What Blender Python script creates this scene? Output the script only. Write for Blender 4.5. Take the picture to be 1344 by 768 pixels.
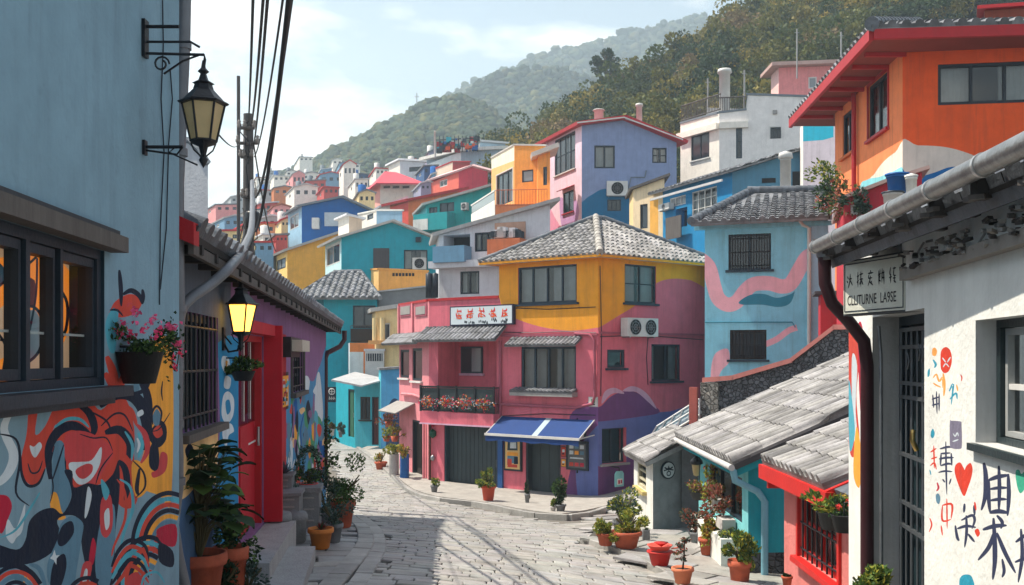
import bpy, math, random
import numpy as np
from mathutils import Vector, Matrix
from mathutils.geometry import delaunay_2d_cdt
R = math.radians
random.seed(7)
scene = bpy.context.scene
col = scene.collection
for o in list(bpy.data.objects): bpy.data.objects.remove(o)
# ---------------------------------------------------------------- camera, sky, sun, exposure
F, CX, CY = 1307.0, 672.0, 470.0
cam = bpy.data.objects.new('camera', bpy.data.cameras.new('camera'))
col.objects.link(cam)
cam.location = (0, 0, 0)
cam.rotation_euler = (R(90), 0, 0)
cam.data.sensor_width = 36; cam.data.lens = F/1344*36
cam.data.shift_y = (CY-384)/1344
cam.data.clip_start = .1; cam.data.clip_end = 6000
scene.camera = cam
try: scene.cycles.volume_bounces = 2
except Exception: pass
SUN = Vector((-0.95, 0.20, 0)).normalized(); SUN_EL = 61
sd = Vector((SUN.x*math.cos(R(SUN_EL)), SUN.y*math.cos(R(SUN_EL)), math.sin(R(SUN_EL))))
w = bpy.data.worlds.new('World'); scene.world = w; w.use_nodes = True
nt = w.node_tree; nt.nodes.clear()
def N(nt, t, **k):
    n = nt.nodes.new(t)
    for a, b in k.items():
        setattr(n, a, b)
    return n
L = lambda nt, a, b: nt.links.new(a, b)
wo = N(nt, 'ShaderNodeOutputWorld'); bg = N(nt, 'ShaderNodeBackground'); bg.inputs['Strength'].default_value = .072
sky = N(nt, 'ShaderNodeTexSky'); sky.sky_type = 'NISHITA'; sky.sun_disc = False
sky.sun_elevation = R(SUN_EL); sky.sun_rotation = math.atan2(sd.x, sd.y)
sky.dust_density = 1.6; sky.air_density = 1.2; sky.ozone_density = 1.4
tc = N(nt, 'ShaderNodeTexCoord'); mp = N(nt, 'ShaderNodeMapping'); mp.inputs['Scale'].default_value = (1.0, 1.0, 2.6)
mp.inputs['Location'].default_value = (.35, .1, .22)
L(nt, tc.outputs['Generated'], mp.inputs['Vector'])
n1 = N(nt, 'ShaderNodeTexNoise'); n1.inputs['Scale'].default_value = 4.6; n1.inputs['Detail'].default_value = 9; n1.inputs['Roughness'].default_value = .55
L(nt, mp.outputs[0], n1.inputs['Vector'])
cr = N(nt, 'ShaderNodeValToRGB'); cr.color_ramp.elements[0].position = .50; cr.color_ramp.elements[1].position = .66
L(nt, n1.outputs['Fac'], cr.inputs[0])
mx = N(nt, 'ShaderNodeMix'); mx.data_type = 'RGBA'
cf = N(nt, 'ShaderNodeMath'); cf.operation = 'MULTIPLY'; cf.inputs[1].default_value = .9; L(nt, cr.outputs[0], cf.inputs[0]); L(nt, cf.outputs[0], mx.inputs[0]); mx.inputs[7].default_value = (14.5, 14.1, 13.2, 1)
# pale haze veil, thickest at the horizon, thinned overhead to lower ambient light
mv = N(nt, 'ShaderNodeMix'); mv.data_type = 'RGBA'; mv.inputs[0].default_value = .55
sx_ = N(nt, 'ShaderNodeSeparateXYZ'); L(nt, tc.outputs['Generated'], sx_.inputs[0])
vr = N(nt, 'ShaderNodeMapRange'); vr.inputs[1].default_value = .05; vr.inputs[2].default_value = .50; vr.inputs[3].default_value = .85; vr.inputs[4].default_value = .0
L(nt, sx_.outputs['Z'], vr.inputs[0]); L(nt, vr.outputs[0], mv.inputs[0])
L(nt, sky.outputs[0], mv.inputs[6]); mv.inputs[7].default_value = (9.4, 10.8, 10.9, 1)
L(nt, mv.outputs[2], mx.inputs[6]); L(nt, mx.outputs[2], bg.inputs[0]); L(nt, bg.outputs[0], wo.inputs[0])
sl = bpy.data.lights.new('sun', 'SUN'); sl.energy = 5.0; sl.angle = R(.5); sl.color = (1, .90, .76)
so = bpy.data.objects.new('sun', sl); col.objects.link(so)
so.rotation_euler = sd.to_track_quat('Z', 'Y').to_euler()
vs = scene.view_settings; vs.view_transform = 'Standard'; vs.look = 'None'; vs.gamma = 1; vs.exposure = 0.78
# ---------------------------------------------------------------- materials
_M = {}
def M(name, c, rough=.8, var=.12, scale=2.5, bump=.15, bscale=45, spec=.3, metal=0, dirt=.0, vcol=False, transl=0, emit=0, coat=0, kind=None):
    if name in _M: return _M[name]
    m = bpy.data.materials.new(name); m.use_nodes = True; _M[name] = m
    t = m.node_tree; b = t.nodes['Principled BSDF']
    b.inputs['Roughness'].default_value = rough; b.inputs['Metallic'].default_value = metal
    b.inputs['Specular IOR Level'].default_value = spec; b.inputs['Coat Weight'].default_value = coat
    tc = N(t, 'ShaderNodeTexCoord'); P_ = tc.outputs['Object']
    base = N(t, 'ShaderNodeRGB'); base.outputs[0].default_value = (*c, 1); cur = base.outputs[0]
    if vcol:
        a = N(t, 'ShaderNodeAttribute'); a.attribute_name = 'Col'
        x = N(t, 'ShaderNodeMix'); x.data_type = 'RGBA'; x.blend_type = 'MULTIPLY'; x.inputs[0].default_value = 1
        L(t, cur, x.inputs[6]); L(t, a.outputs['Color'], x.inputs[7]); cur = x.outputs[2]
    if var:
        n = N(t, 'ShaderNodeTexNoise'); n.inputs['Scale'].default_value = scale; n.inputs['Detail'].default_value = 8; n.inputs['Roughness'].default_value = .65
        L(t, P_, n.inputs['Vector'])
        r = N(t, 'ShaderNodeMapRange'); r.inputs[1].default_value = .3; r.inputs[2].default_value = .7
        r.inputs[3].default_value = 1-var; r.inputs[4].default_value = 1+var
        L(t, n.outputs['Fac'], r.inputs[0])
        x = N(t, 'ShaderNodeVectorMath'); x.operation = 'SCALE'
        L(t, cur, x.inputs[0]); L(t, r.outputs[0], x.inputs['Scale']); cur = x.outputs[0]
    if dirt:
        mp = N(t, 'ShaderNodeMapping'); mp.inputs['Scale'].default_value = (5, 5, .35); L(t, P_, mp.inputs['Vector'])
        n = N(t, 'ShaderNodeTexNoise'); n.inputs['Scale'].default_value = 1.3; n.inputs['Detail'].default_value = 7; n.inputs['Roughness'].default_value = .7
        L(t, mp.outputs[0], n.inputs['Vector'])
        r = N(t, 'ShaderNodeMapRange'); r.inputs[1].default_value = .5; r.inputs[2].default_value = .78; r.inputs[3].default_value = 0; r.inputs[4].default_value = dirt
        L(t, n.outputs['Fac'], r.inputs[0])
        # patchy weathering (peeled and mottled paint)
        n2 = N(t, 'ShaderNodeTexNoise'); n2.inputs['Scale'].default_value = 7; n2.inputs['Detail'].default_value = 10; n2.inputs['Roughness'].default_value = .75
        L(t, P_, n2.inputs['Vector'])
        r2 = N(t, 'ShaderNodeMapRange'); r2.inputs[1].default_value = .58; r2.inputs[2].default_value = .70; r2.inputs[3].default_value = 0; r2.inputs[4].default_value = dirt*.5
        L(t, n2.outputs['Fac'], r2.inputs[0])
        ad = N(t, 'ShaderNodeMath'); ad.operation = 'ADD'; ad.use_clamp = True; L(t, r.outputs[0], ad.inputs[0]); L(t, r2.outputs[0], ad.inputs[1])
        x = N(t, 'ShaderNodeMix'); x.data_type = 'RGBA'; L(t, ad.outputs[0], x.inputs[0]); L(t, cur, x.inputs[6])
        x.inputs[7].default_value = (c[0]*.35+.03, c[1]*.35+.03, c[2]*.35+.03, 1); cur = x.outputs[2]
    hsrc = None
    if kind == 'rubble':
        v = N(t, 'ShaderNodeTexVoronoi'); v.feature = 'DISTANCE_TO_EDGE'; v.inputs['Scale'].default_value = 12; L(t, P_, v.inputs['Vector'])
        v2 = N(t, 'ShaderNodeTexVoronoi'); v2.inputs['Scale'].default_value = 12; L(t, P_, v2.inputs['Vector'])
        r = N(t, 'ShaderNodeMapRange'); r.inputs[2].default_value = .12; r.inputs[3].default_value = .45; L(t, v.outputs['Distance'], r.inputs[0])
        s_ = N(t, 'ShaderNodeSeparateColor'); L(t, v2.outputs['Color'], s_.inputs[0])
        rr = N(t, 'ShaderNodeMapRange'); rr.inputs[3].default_value = .7; rr.inputs[4].default_value = 1.35; L(t, s_.outputs[0], rr.inputs[0])
        mu = N(t, 'ShaderNodeMath'); mu.operation = 'MULTIPLY'; L(t, r.outputs[0], mu.inputs[0]); L(t, rr.outputs[0], mu.inputs[1])
        x = N(t, 'ShaderNodeVectorMath'); x.operation = 'SCALE'; L(t, cur, x.inputs[0]); L(t, mu.outputs[0], x.inputs['Scale']); cur = x.outputs[0]
        hsrc = (r.outputs[0], .05)
    if kind == 'corrug':
        wv = N(t, 'ShaderNodeTexWave'); wv.bands_direction = 'X'; wv.inputs['Scale'].default_value = 6; L(t, P_, wv.inputs['Vector']); hsrc = (wv.outputs['Fac'], .03)
    if kind == 'planks':
        mp = N(t, 'ShaderNodeMapping'); mp.inputs['Scale'].default_value = (14, 14, .6); L(t, P_, mp.inputs['Vector'])
        n = N(t, 'ShaderNodeTexNoise'); n.inputs['Scale'].default_value = 2; n.inputs['Detail'].default_value = 5; L(t, mp.outputs[0], n.inputs['Vector'])
        r = N(t, 'ShaderNodeMapRange'); r.inputs[3].default_value = .6; r.inputs[4].default_value = 1.4; L(t, n.outputs['Fac'], r.inputs[0])
        x = N(t, 'ShaderNodeVectorMath'); x.operation = 'SCALE'; L(t, cur, x.inputs[0]); L(t, r.outputs[0], x.inputs['Scale']); cur = x.outputs[0]
    L(t, cur, b.inputs['Base Color'])
    if bump:
        n = N(t, 'ShaderNodeTexNoise'); n.inputs['Scale'].default_value = bscale; n.inputs['Detail'].default_value = 6; L(t, P_, n.inputs['Vector'])
        bp = N(t, 'ShaderNodeBump'); bp.inputs['Strength'].default_value = min(1, bump*2); bp.inputs['Distance'].default_value = .01
        L(t, n.outputs['Fac'], bp.inputs['Height'])
        if hsrc:
            bp2 = N(t, 'ShaderNodeBump'); bp2.inputs['Strength'].default_value = 1; bp2.inputs['Distance'].default_value = hsrc[1]
            L(t, hsrc[0], bp2.inputs['Height']); L(t, bp.outputs[0], bp2.inputs['Normal']); bp = bp2
        L(t, bp.outputs[0], b.inputs['Normal'])
    if transl:
        tr = N(t, 'ShaderNodeBsdfTranslucent'); L(t, cur, tr.inputs[0]); ms = N(t, 'ShaderNodeMixShader'); ms.inputs[0].default_value = transl
        L(t, b.outputs[0], ms.inputs[1]); L(t, tr.outputs[0], ms.inputs[2]); L(t, ms.outputs[0], t.nodes['Material Output'].inputs[0])
    if emit:
        b.inputs['Emission Color'].default_value = (*c, 1); b.inputs['Emission Strength'].default_value = emit
    return m
def s2l(r, g, b): return tuple(((v/255+.055)/1.055)**2.4 if v > 10 else v/255/12.92 for v in (r, g, b))
def wallm(name, rgb, dirt=.5, **k):     # wall colour given as sRGB; sunlit-side tones hold sunlight
    gm = sum(rgb)/3; rgb = tuple(v*.96+gm*.04 for v in rgb)
    return M(name, s2l(*rgb), rough=.85, var=.10, bump=.25, bscale=30, dirt=dirt, spec=.2, **k)
def glassm(name, tint=(.75, .8, .82), opaque=None):
    if name in _M: return _M[name]
    m = bpy.data.materials.new(name); m.use_nodes = True; _M[name] = m; t = m.node_tree
    b = t.nodes['Principled BSDF']
    if opaque:
        b.inputs['Base Color'].default_value = (*opaque, 1); b.inputs['Roughness'].default_value = .12; b.inputs['Specular IOR Level'].default_value = .6
        return m
    gl = N(t, 'ShaderNodeBsdfGlossy'); gl.inputs['Roughness'].default_value = .04; tr = N(t, 'ShaderNodeBsdfTransparent'); tr.inputs[0].default_value = (*tint, 1)
    fr = N(t, 'ShaderNodeFresnel'); fr.inputs[0].default_value = 1.6; ms = N(t, 'ShaderNodeMixShader')
    ad = N(t, 'ShaderNodeMath'); ad.operation = 'ADD'; ad.inputs[1].default_value = .02; L(t, fr.outputs[0], ad.inputs[0])
    L(t, ad.outputs[0], ms.inputs[0]); L(t, tr.outputs[0], ms.inputs[1]); L(t, gl.outputs[0], ms.inputs[2]); L(t, ms.outputs[0], t.nodes['Material Output'].inputs[0])
    return m
GLASS = glassm('window_glass'); GCLEAR = glassm('clear_glass'); _f = GCLEAR.node_tree; _f.links.remove(_f.nodes['Mix Shader'].inputs[0].links[0]); _f.nodes['Mix Shader'].inputs[0].default_value = .10
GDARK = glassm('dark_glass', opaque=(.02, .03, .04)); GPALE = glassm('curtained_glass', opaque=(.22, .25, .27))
FRAME = M('dark_frame', (.012, .022, .035), rough=.45, var=.2, bump=.05)
FRAMEB = M('blue_black_frame', (.015, .035, .055), rough=.5, var=.2, bump=.05)
WHITE = M('white_paint', (.62, .62, .60), rough=.6, dirt=.2)
CURT = M('curtain_cloth', (.72, .72, .70), rough=.9, bump=0, transl=.3)
STEEL = M('galvanised_steel', (.32, .34, .36), rough=.38, metal=.8, var=.25, scale=9)
IRON = M('black_iron', (.012, .014, .018), rough=.4, var=.3)
RED = M('red_paint', s2l(170, 30, 38), rough=.5, dirt=.25)
DKWOOD = M('dark_wood', (.03, .022, .018), rough=.7, kind='planks')
WOODGREY = M('weathered_wood', (.10, .09, .085), rough=.8, kind='planks')
TILE = M('roof_tile', (.165, .175, .19), rough=.6, var=.5, scale=2.5, vcol=True, dirt=.4, bump=.4, bscale=30, spec=.4)
TILEW = M('roof_tile_pale', (.27, .265, .26), rough=.65, var=.5, scale=2.2, vcol=True, dirt=.45, bump=.4, bscale=30, spec=.35)
TILED = M('roof_tile_dark', (.10, .115, .135), rough=.5, var=.4, scale=7, vcol=True, bump=.4, bscale=30, spec=.4)
CONC = M('concrete', (.30, .29, .28), rough=.85, dirt=.5, bump=.4)
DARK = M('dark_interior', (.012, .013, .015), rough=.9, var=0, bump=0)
TERRA = M('terracotta', s2l(176, 88, 62), rough=.75, dirt=.35, scale=9, var=.2)
SOIL = M('soil', (.03, .022, .015), rough=1, bump=.8, bscale=60)
LEAF = M('leaf', (1, 1, 1), rough=.6, var=0, bump=0, vcol=True, transl=.25, spec=.15)
PETAL = M('petal', (1, 1, 1), rough=.6, var=0, bump=0, vcol=True, transl=.35)
BARK = M('bark', (.07, .05, .035), rough=.95, bump=.8, bscale=20)
# ---------------------------------------------------------------- mesh builder
def tag(o, label=None, cat=None, group=None, kind=None):
    if label: o['label'] = label
    if cat: o['category'] = cat
    if group: o['group'] = group
    if kind: o['kind'] = kind
    return o
class MB:
    def __init__(s): s.v = []; s.f = []; s.m = []; s.c = []; s.sm = []
    def add(s, V, Fc, mat, c=(1, 1, 1), smooth=False):
        n = len(s.v); s.v.extend([tuple(p) for p in V])
        for f in Fc: s.f.append(tuple(i+n for i in f)); s.m.append(mat); s.c.append(c); s.sm.append(smooth)
    def poly(s, pts, mat, c=(1, 1, 1)): s.add(pts, [tuple(range(len(pts)))], mat, c)
    def hexa(s, p, mat, c=(1, 1, 1)):   # p: 4 bottom, 4 top
        s.add(p, [(3, 2, 1, 0), (4, 5, 6, 7), (0, 1, 5, 4), (1, 2, 6, 5), (2, 3, 7, 6), (3, 0, 4, 7)], mat, c)
    def box(s, c0, sz, mat, rot=0, c=(1, 1, 1), tilt=None):
        Mx = Matrix.Rotation(rot, 3, 'Z')
        if tilt: Mx = Mx @ tilt
        a, b, d = sz[0]/2, sz[1]/2, sz[2]/2
        s.hexa([Vector(c0)+Mx@Vector(q) for q in ((-a, -b, -d), (a, -b, -d), (a, b, -d), (-a, b, -d), (-a, -b, d), (a, -b, d), (a, b, d), (-a, b, d))], mat, c)
    def tube(s, pts, r, mat, n=8, caps=True, c=(1, 1, 1)):
        pts = [Vector(p) for p in pts]; rs = r if isinstance(r, (list, tuple)) else [r]*len(pts)
        V = []; Fc = []; up = None
        for i, p in enumerate(pts):
            d = (pts[min(i+1, len(pts)-1)]-pts[max(i-1, 0)])
            d = d.normalized() if d.length > 1e-9 else Vector((0, 0, 1))
            if up is None or abs(up.dot(d)) > .98: up = Vector((0, 0, 1)) if abs(d.z) < .9 else Vector((1, 0, 0))
            a = d.cross(up).normalized(); b = a.cross(d).normalized(); up = b
            for k in range(n):
                t = 2*math.pi*k/n; V.append(p+rs[i]*(math.cos(t)*a+math.sin(t)*b))
        for i in range(len(pts)-1):
            for k in range(n): Fc.append((i*n+k, i*n+(k+1) % n, (i+1)*n+(k+1) % n, (i+1)*n+k))
        s.add(V, Fc, mat, c, smooth=n > 4)
        if caps: s.add(V[:n], [tuple(range(n))], mat, c); s.add(V[-n:], [tuple(range(n))], mat, c)
    def lathe(s, prof, ctr, mat, n=16, ax=None, smooth=True, c=(1, 1, 1), phase=0):
        # prof [(r,z)], axis matrix ax (3x3) default identity
        V = []; Fc = []
        for r, z in prof:
            for k in range(n):
                t = 2*math.pi*k/n+phase; q = Vector((r*math.cos(t), r*math.sin(t), z)); V.append(Vector(ctr)+(ax@q if ax else q))
        for i in range(len(prof)-1):
            for k in range(n): Fc.append((i*n+k, i*n+(k+1) % n, (i+1)*n+(k+1) % n, (i+1)*n+k))
        s.add(V, Fc, mat, c, smooth)
    def build(s, name, parent=None, label=None, loc=None):
        if not s.f: return None
        # origin: location of the top-level thing
        L0 = Vector(loc) if loc is not None else Vector((0, 0, 0))
        p = parent
        while p is not None: L0 = Vector(p['_o']) if '_o' in p.keys() else L0; p = p.parent
        me = bpy.data.meshes.new(name)
        V = np.array(s.v, dtype=np.float64)-np.array(L0)
        me.from_pydata(V.tolist(), [], s.f)
        ms = []
        for m in s.m:
            if m not in ms: ms.append(m)
        for m in ms: me.materials.append(m)
        ix = {m: i for i, m in enumerate(ms)}
        me.polygons.foreach_set('material_index', [ix[m] for m in s.m])
        me.polygons.foreach_set('use_smooth', s.sm)
        if any(c != (1, 1, 1) for c in s.c) or any(m in (TILE, TILEW, TILED, LEAF, PETAL) for m in ms):
            at = me.color_attributes.new('Col', 'FLOAT_COLOR', 'CORNER')
            lens = [len(f) for f in s.f]; A = np.ones((sum(lens), 4), dtype=np.float32)
            A[:, :3] = np.repeat(np.array(s.c, dtype=np.float32), lens, axis=0); at.data.foreach_set('color', A.ravel())
        me.update()
        o = bpy.data.objects.new(name, me); col.objects.link(o)
        if parent is not None: o.parent = parent
        elif loc is not None: o.location = loc
        if label: o['label'] = label
        return o
def thing(name, label, cat, loc, group=None):
    o = bpy.data.objects.new(name, None); col.objects.link(o); o.location = loc; o['_o'] = tuple(loc); o.empty_display_size = .2
    return tag(o, label, cat, group)
def copy_tree(o, parent=None):
    c = o.copy(); col.objects.link(c); c.parent = parent
    for ch in list(o.children): copy_tree(ch, c)
    return c
# ---------------------------------------------------------------- pixel rays, faces
def P(px, py, D): return Vector(((px-CX)/F*D, D, -(py-CY)/F*D))
def XY(px, D): return ((px-CX)/F*D, D)
def crv(pts, n=6, closed=True):
    out = []; m = len(pts)
    rng = range(m) if closed else range(m-1)
    for i in rng:
        p0, p1, p2, p3 = (pts[(i-1) % m], pts[i], pts[(i+1) % m], pts[(i+2) % m]) if closed else (pts[max(i-1, 0)], pts[i], pts[i+1], pts[min(i+2, m-1)])
        for k in range(n):
            t = k/n
            out.append(tuple(.5*((2*p1[j])+(-p0[j]+p2[j])*t+(2*p0[j]-5*p1[j]+4*p2[j]-p3[j])*t*t+(-p0[j]+3*p1[j]-3*p2[j]+p3[j])*t**3) for j in (0, 1)))
    if not closed: out.append(tuple(pts[-1][:2]))
    return out
def stroke(pts, w, n=5, taper=False):
    c = crv(pts, n, closed=False); m = len(c); l = []; r = []
    for i, p in enumerate(c):
        a = c[max(i-1, 0)]; b = c[min(i+1, m-1)]; dx, dy = b[0]-a[0], b[1]-a[1]; q = math.hypot(dx, dy) or 1
        t = i/(m-1)
        ww = w/2*((math.sin(math.pi*(t*.9+.07))**.6) if taper else 1)
        l.append((p[0]-dy/q*ww, p[1]+dx/q*ww)); r.append((p[0]+dy/q*ww, p[1]-dx/q*ww))
    return l+r[::-1]
class Face:
    def __init__(s, p0, p1):
        s.o = Vector((p0[0], p0[1], 0)); d = Vector((p1[0]-p0[0], p1[1]-p0[1], 0)); s.len = d.length; s.u = d.normalized(); s.n = Vector((s.u.y, -s.u.x, 0))
        s.holes = []; s.paints = []
    def hit(s, px, py):
        a = (px-CX)/F; b = -(py-CY)/F
        # o + s u = t (a,1)
        det = s.u.x*1-s.u.y*a   # solve s*u - t*(a,1) = -o
        t = (s.u.x*(s.o.y)-s.u.y*(s.o.x))/det
        sc = (t*a-s.o.x)*s.u.x+(t-s.o.y)*s.u.y
        return sc, t*b
    def W(s, a, d, z): return s.o+s.u*a+s.n*d+Vector((0, 0, z))
    def rect(s, x0, y0, x1, y1):
        c = (x0+x1)/2; cy = (y0+y1)/2
        return s.hit(x0, cy)[0], s.hit(x1, cy)[0], s.hit(c, y1)[1], s.hit(c, y0)[1]
    def box(s, mb, s0, s1, d0, d1, z0, z1, mat, c=(1, 1, 1)):
        mb.hexa([s.W(s0, d1, z0), s.W(s1, d1, z0), s.W(s1, d0, z0), s.W(s0, d0, z0), s.W(s0, d1, z1), s.W(s1, d1, z1), s.W(s1, d0, z1), s.W(s0, d0, z1)], mat, c)
    def paint(s, pts, mat, smooth=True, n=5, px=True):
        q = crv(pts, n) if smooth else pts
        s.paints.append(([s.hit(*p) for p in q] if px else q, mat))
    def brush(s, pts, w, mat, taper=False, n=5):
        s.paints.append(([s.hit(*p) for p in stroke(pts, w, n, taper)], mat))
    def wall(s, mb, outline, mat, dep=.12, revm=None, d=0):
        polys = [outline]+[p for p, _ in s.paints]+[[(h[0], h[2]), (h[1], h[2]), (h[1], h[3]), (h[0], h[3])] for h in s.holes]
        npnt = len(s.paints); V = []; Fc = []
        for p in polys:
            k = len(V); V += [Vector((q[0], q[1])) for q in p]
            A = sum(p[i][0]*p[(i+1) % len(p)][1]-p[(i+1) % len(p)][0]*p[i][1] for i in range(len(p)))
            r = list(range(k, k+len(p))); Fc.append(r if A > 0 else r[::-1])
        vo, eo, fo, ov, oe, of = delaunay_2d_cdt(V, [], Fc, 1, 1e-5)
        base = len(mb.v); mb.v.extend([tuple(s.W(q[0], d, q[1])) for q in vo])
        for f, ids in zip(fo, of):
            if 0 not in ids or any(i > npnt for i in ids): continue
            k = max(i for i in ids); mm = mat if k == 0 else s.paints[k-1][1]
            mb.f.append(tuple(base+i for i in f)); mb.m.append(mm); mb.c.append((1, 1, 1)); mb.sm.append(False)
        for h in s.holes:
            s0, s1, z0, z1, dp = h; rm = revm or mat
            for q in (((s0, 0, z0), (s1, 0, z0), (s1, -dp, z0), (s0, -dp, z0)), ((s0, 0, z1), (s0, -dp, z1), (s1, -dp, z1), (s1, 0, z1)), ((s0, 0, z0), (s0, -dp, z0), (s0, -dp, z1), (s0, 0, z1)), ((s1, 0, z0), (s1, 0, z1), (s1, -dp, z1), (s1, -dp, z0))):
                mb.poly([s.W(*t) for t in q], rm)
def jit(a=.15): return random.uniform(1-a, 1+a)
def window(root, f, rc, nv=2, nh=1, fm=None, fw=.05, dep=.10, sill=None, curt=0, glass=None, grille=0, hood=None, px=True, label=None, name='window', trim=None):
    fm = fm or FRAMEB; s0, s1, z0, z1 = f.rect(*rc) if px else rc
    f.holes.append((s0, s1, z0, z1, dep+.03)); mb = MB(); d0, d1 = -dep, -dep+.07
    glass = glass or GLASS
    f.box(mb, s0, s0+fw, d0, d1, z0, z1, fm); f.box(mb, s1-fw, s1, d0, d1, z0, z1, fm)
    f.box(mb, s0+fw, s1-fw, d0, d1, z0, z0+fw, fm); f.box(mb, s0+fw, s1-fw, d0, d1, z1-fw, z1, fm)
    for i in range(1, nv):
        c = s0+(s1-s0)*i/nv; f.box(mb, c-fw*.45, c+fw*.45, d0+.01, d1-.004, z0+fw, z1-fw, fm)
    for j in range(1, nh):
        c = z0+(z1-z0)*j/nh; f.box(mb, s0+fw, s1-fw, d0+.015, d1-.012, c-fw*.3, c+fw*.3, fm)
    o = mb.build(name, root, label)
    g = MB(); g.poly([f.W(s0+fw*.5, d0+.03, z0+fw*.5), f.W(s1-fw*.5, d0+.03, z0+fw*.5), f.W(s1-fw*.5, d0+.03, z1-fw*.5), f.W(s0+fw*.5, d0+.03, z1-fw*.5)], glass); g.build('pane', o)
    if curt:
        c = MB(); wv = random.uniform(.05, .09); hw = (s1-s0)*curt/2
        for a, b in ((s0, s0+hw), (s1-hw, s1)):
            m = max(4, int((b-a)/.03)); V = []
            for i in range(m+1):
                q = a+(b-a)*i/m; dd = -dep-.12+.025*math.sin(q/wv*2*math.pi)+.008*math.sin(q*31)
                V += [f.W(q, dd, z0), f.W(q, dd, z1)]
            c.add(V, [(2*i, 2*i+2, 2*i+3, 2*i+1) for i in range(m)], CURT, smooth=True)
        c.build('curtain', o)
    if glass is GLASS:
        c = MB(); bd = -dep-.5; c.poly([f.W(s0-.4, bd, z0-.3), f.W(s1+.4, bd, z0-.3), f.W(s1+.4, bd, z1+.3), f.W(s0-.4, bd, z1+.3)], DARK); c.build('dark_backing', o)  # dark sheet added behind the glass so the room reads unlit
    if sill:
        c = MB(); f.box(c, s0-.08, s1+.08, -dep+.075, .09, z0-.07, z0-.004, sill); c.build('sill', o)
    if trim:
        c = MB(); t = .06
        f.box(c, s0-t, s0, -.01, .03, z0, z1, trim); f.box(c, s1, s1+t, -.01, .03, z0, z1, trim); f.box(c, s0-t, s1+t, -.01, .035, z1, z1+t, trim); c.build('trim', o)
    if grille:
        c = MB()
        for i in range(grille):
            q = s0+(s1-s0)*(i+.5)/grille; c.tube([f.W(q, -.01, z0), f.W(q, -.01, z1)], .009 if grille > 12 else .012, IRON, 5)
        for q in (.12, .5, .88): c.tube([f.W(s0, -.01, z0+(z1-z0)*q), f.W(s1, -.01, z0+(z1-z0)*q)], .012, IRON, 5)
        c.build('grille', o)
    if hood:
        c = MB(); hh = .16; f2 = [f.W(s0-.12, .02, z1+hh+.1), f.W(s1+.12, .02, z1+hh+.1), f.W(s1+.12, .38, z1+hh-.06), f.W(s0-.12, .38, z1+hh-.06)]
        slab(c, f2, .05, hood); c.build('window_hood', o)
    return o
def door(root, f, rc, mat, fm=None, dep=.15, planks=6, px=True, glass_top=0, label=None, leaves=1, name='door'):
    s0, s1, z0, z1 = f.rect(*rc) if px else rc
    f.holes.append((s0, s1, z0, z1, dep+.04)); fm = fm or FRAME; mb = MB(); fw = .07
    for l in range(leaves):
        a = s0+fw+(s1-s0-2*fw)*l/leaves; b = s0+fw+(s1-s0-2*fw)*(l+1)/leaves
        zt = z1-fw-(z1-z0)*glass_top
        for i in range(planks):
            f.box(mb, a+(b-a)*i/planks+.004, a+(b-a)*(i+1)/planks-.004, -dep-.03, -dep+.012*(i % 2)+.004, z0+.02, zt, mat)
        f.box(mb, a, b, -dep-.035, -dep-.002, z0+.015, zt+.002, mat)
    o = mb.build(name, root, label)
    fr = MB(); f.box(fr, s0, s0+fw, -dep-.03, -.02, z0, z1, fm); f.box(fr, s1-fw, s1, -dep-.03, -.02, z0, z1, fm); f.box(fr, s0+fw, s1-fw, -dep-.03, -.02, z1-fw, z1, fm); fr.build('door_frame', o)
    h = MB(); h.tube([f.W(s1-fw-.1, -dep+.06, z0+(z1-z0)*.42), f.W(s1-fw-.1, -dep+.06, z0+(z1-z0)*.52)], .018, STEEL, 6); h.build('handle', o)
    if glass_top:
        g = MB(); g.poly([f.W(s0+fw, -dep, zt), f.W(s1-fw, -dep, zt), f.W(s1-fw, -dep, z1-fw), f.W(s0+fw, -dep, z1-fw)], GLASS); g.build('pane', o)
    return o
def slab(mb, q, th, mat, c=(1, 1, 1)):
    q = [Vector(p) for p in q]; n = (q[1]-q[0]).cross(q[-1]-q[0]).normalized()
    if n.z < 0: n = -n
    m = len(q); b = [p-n*th for p in q]
    mb.add(q+b, [tuple(range(m)), tuple(range(2*m-1, m-1, -1))]+[(i, i+m, (i+1) % m+m, (i+1) % m) for i in range(m)], mat, c)
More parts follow.
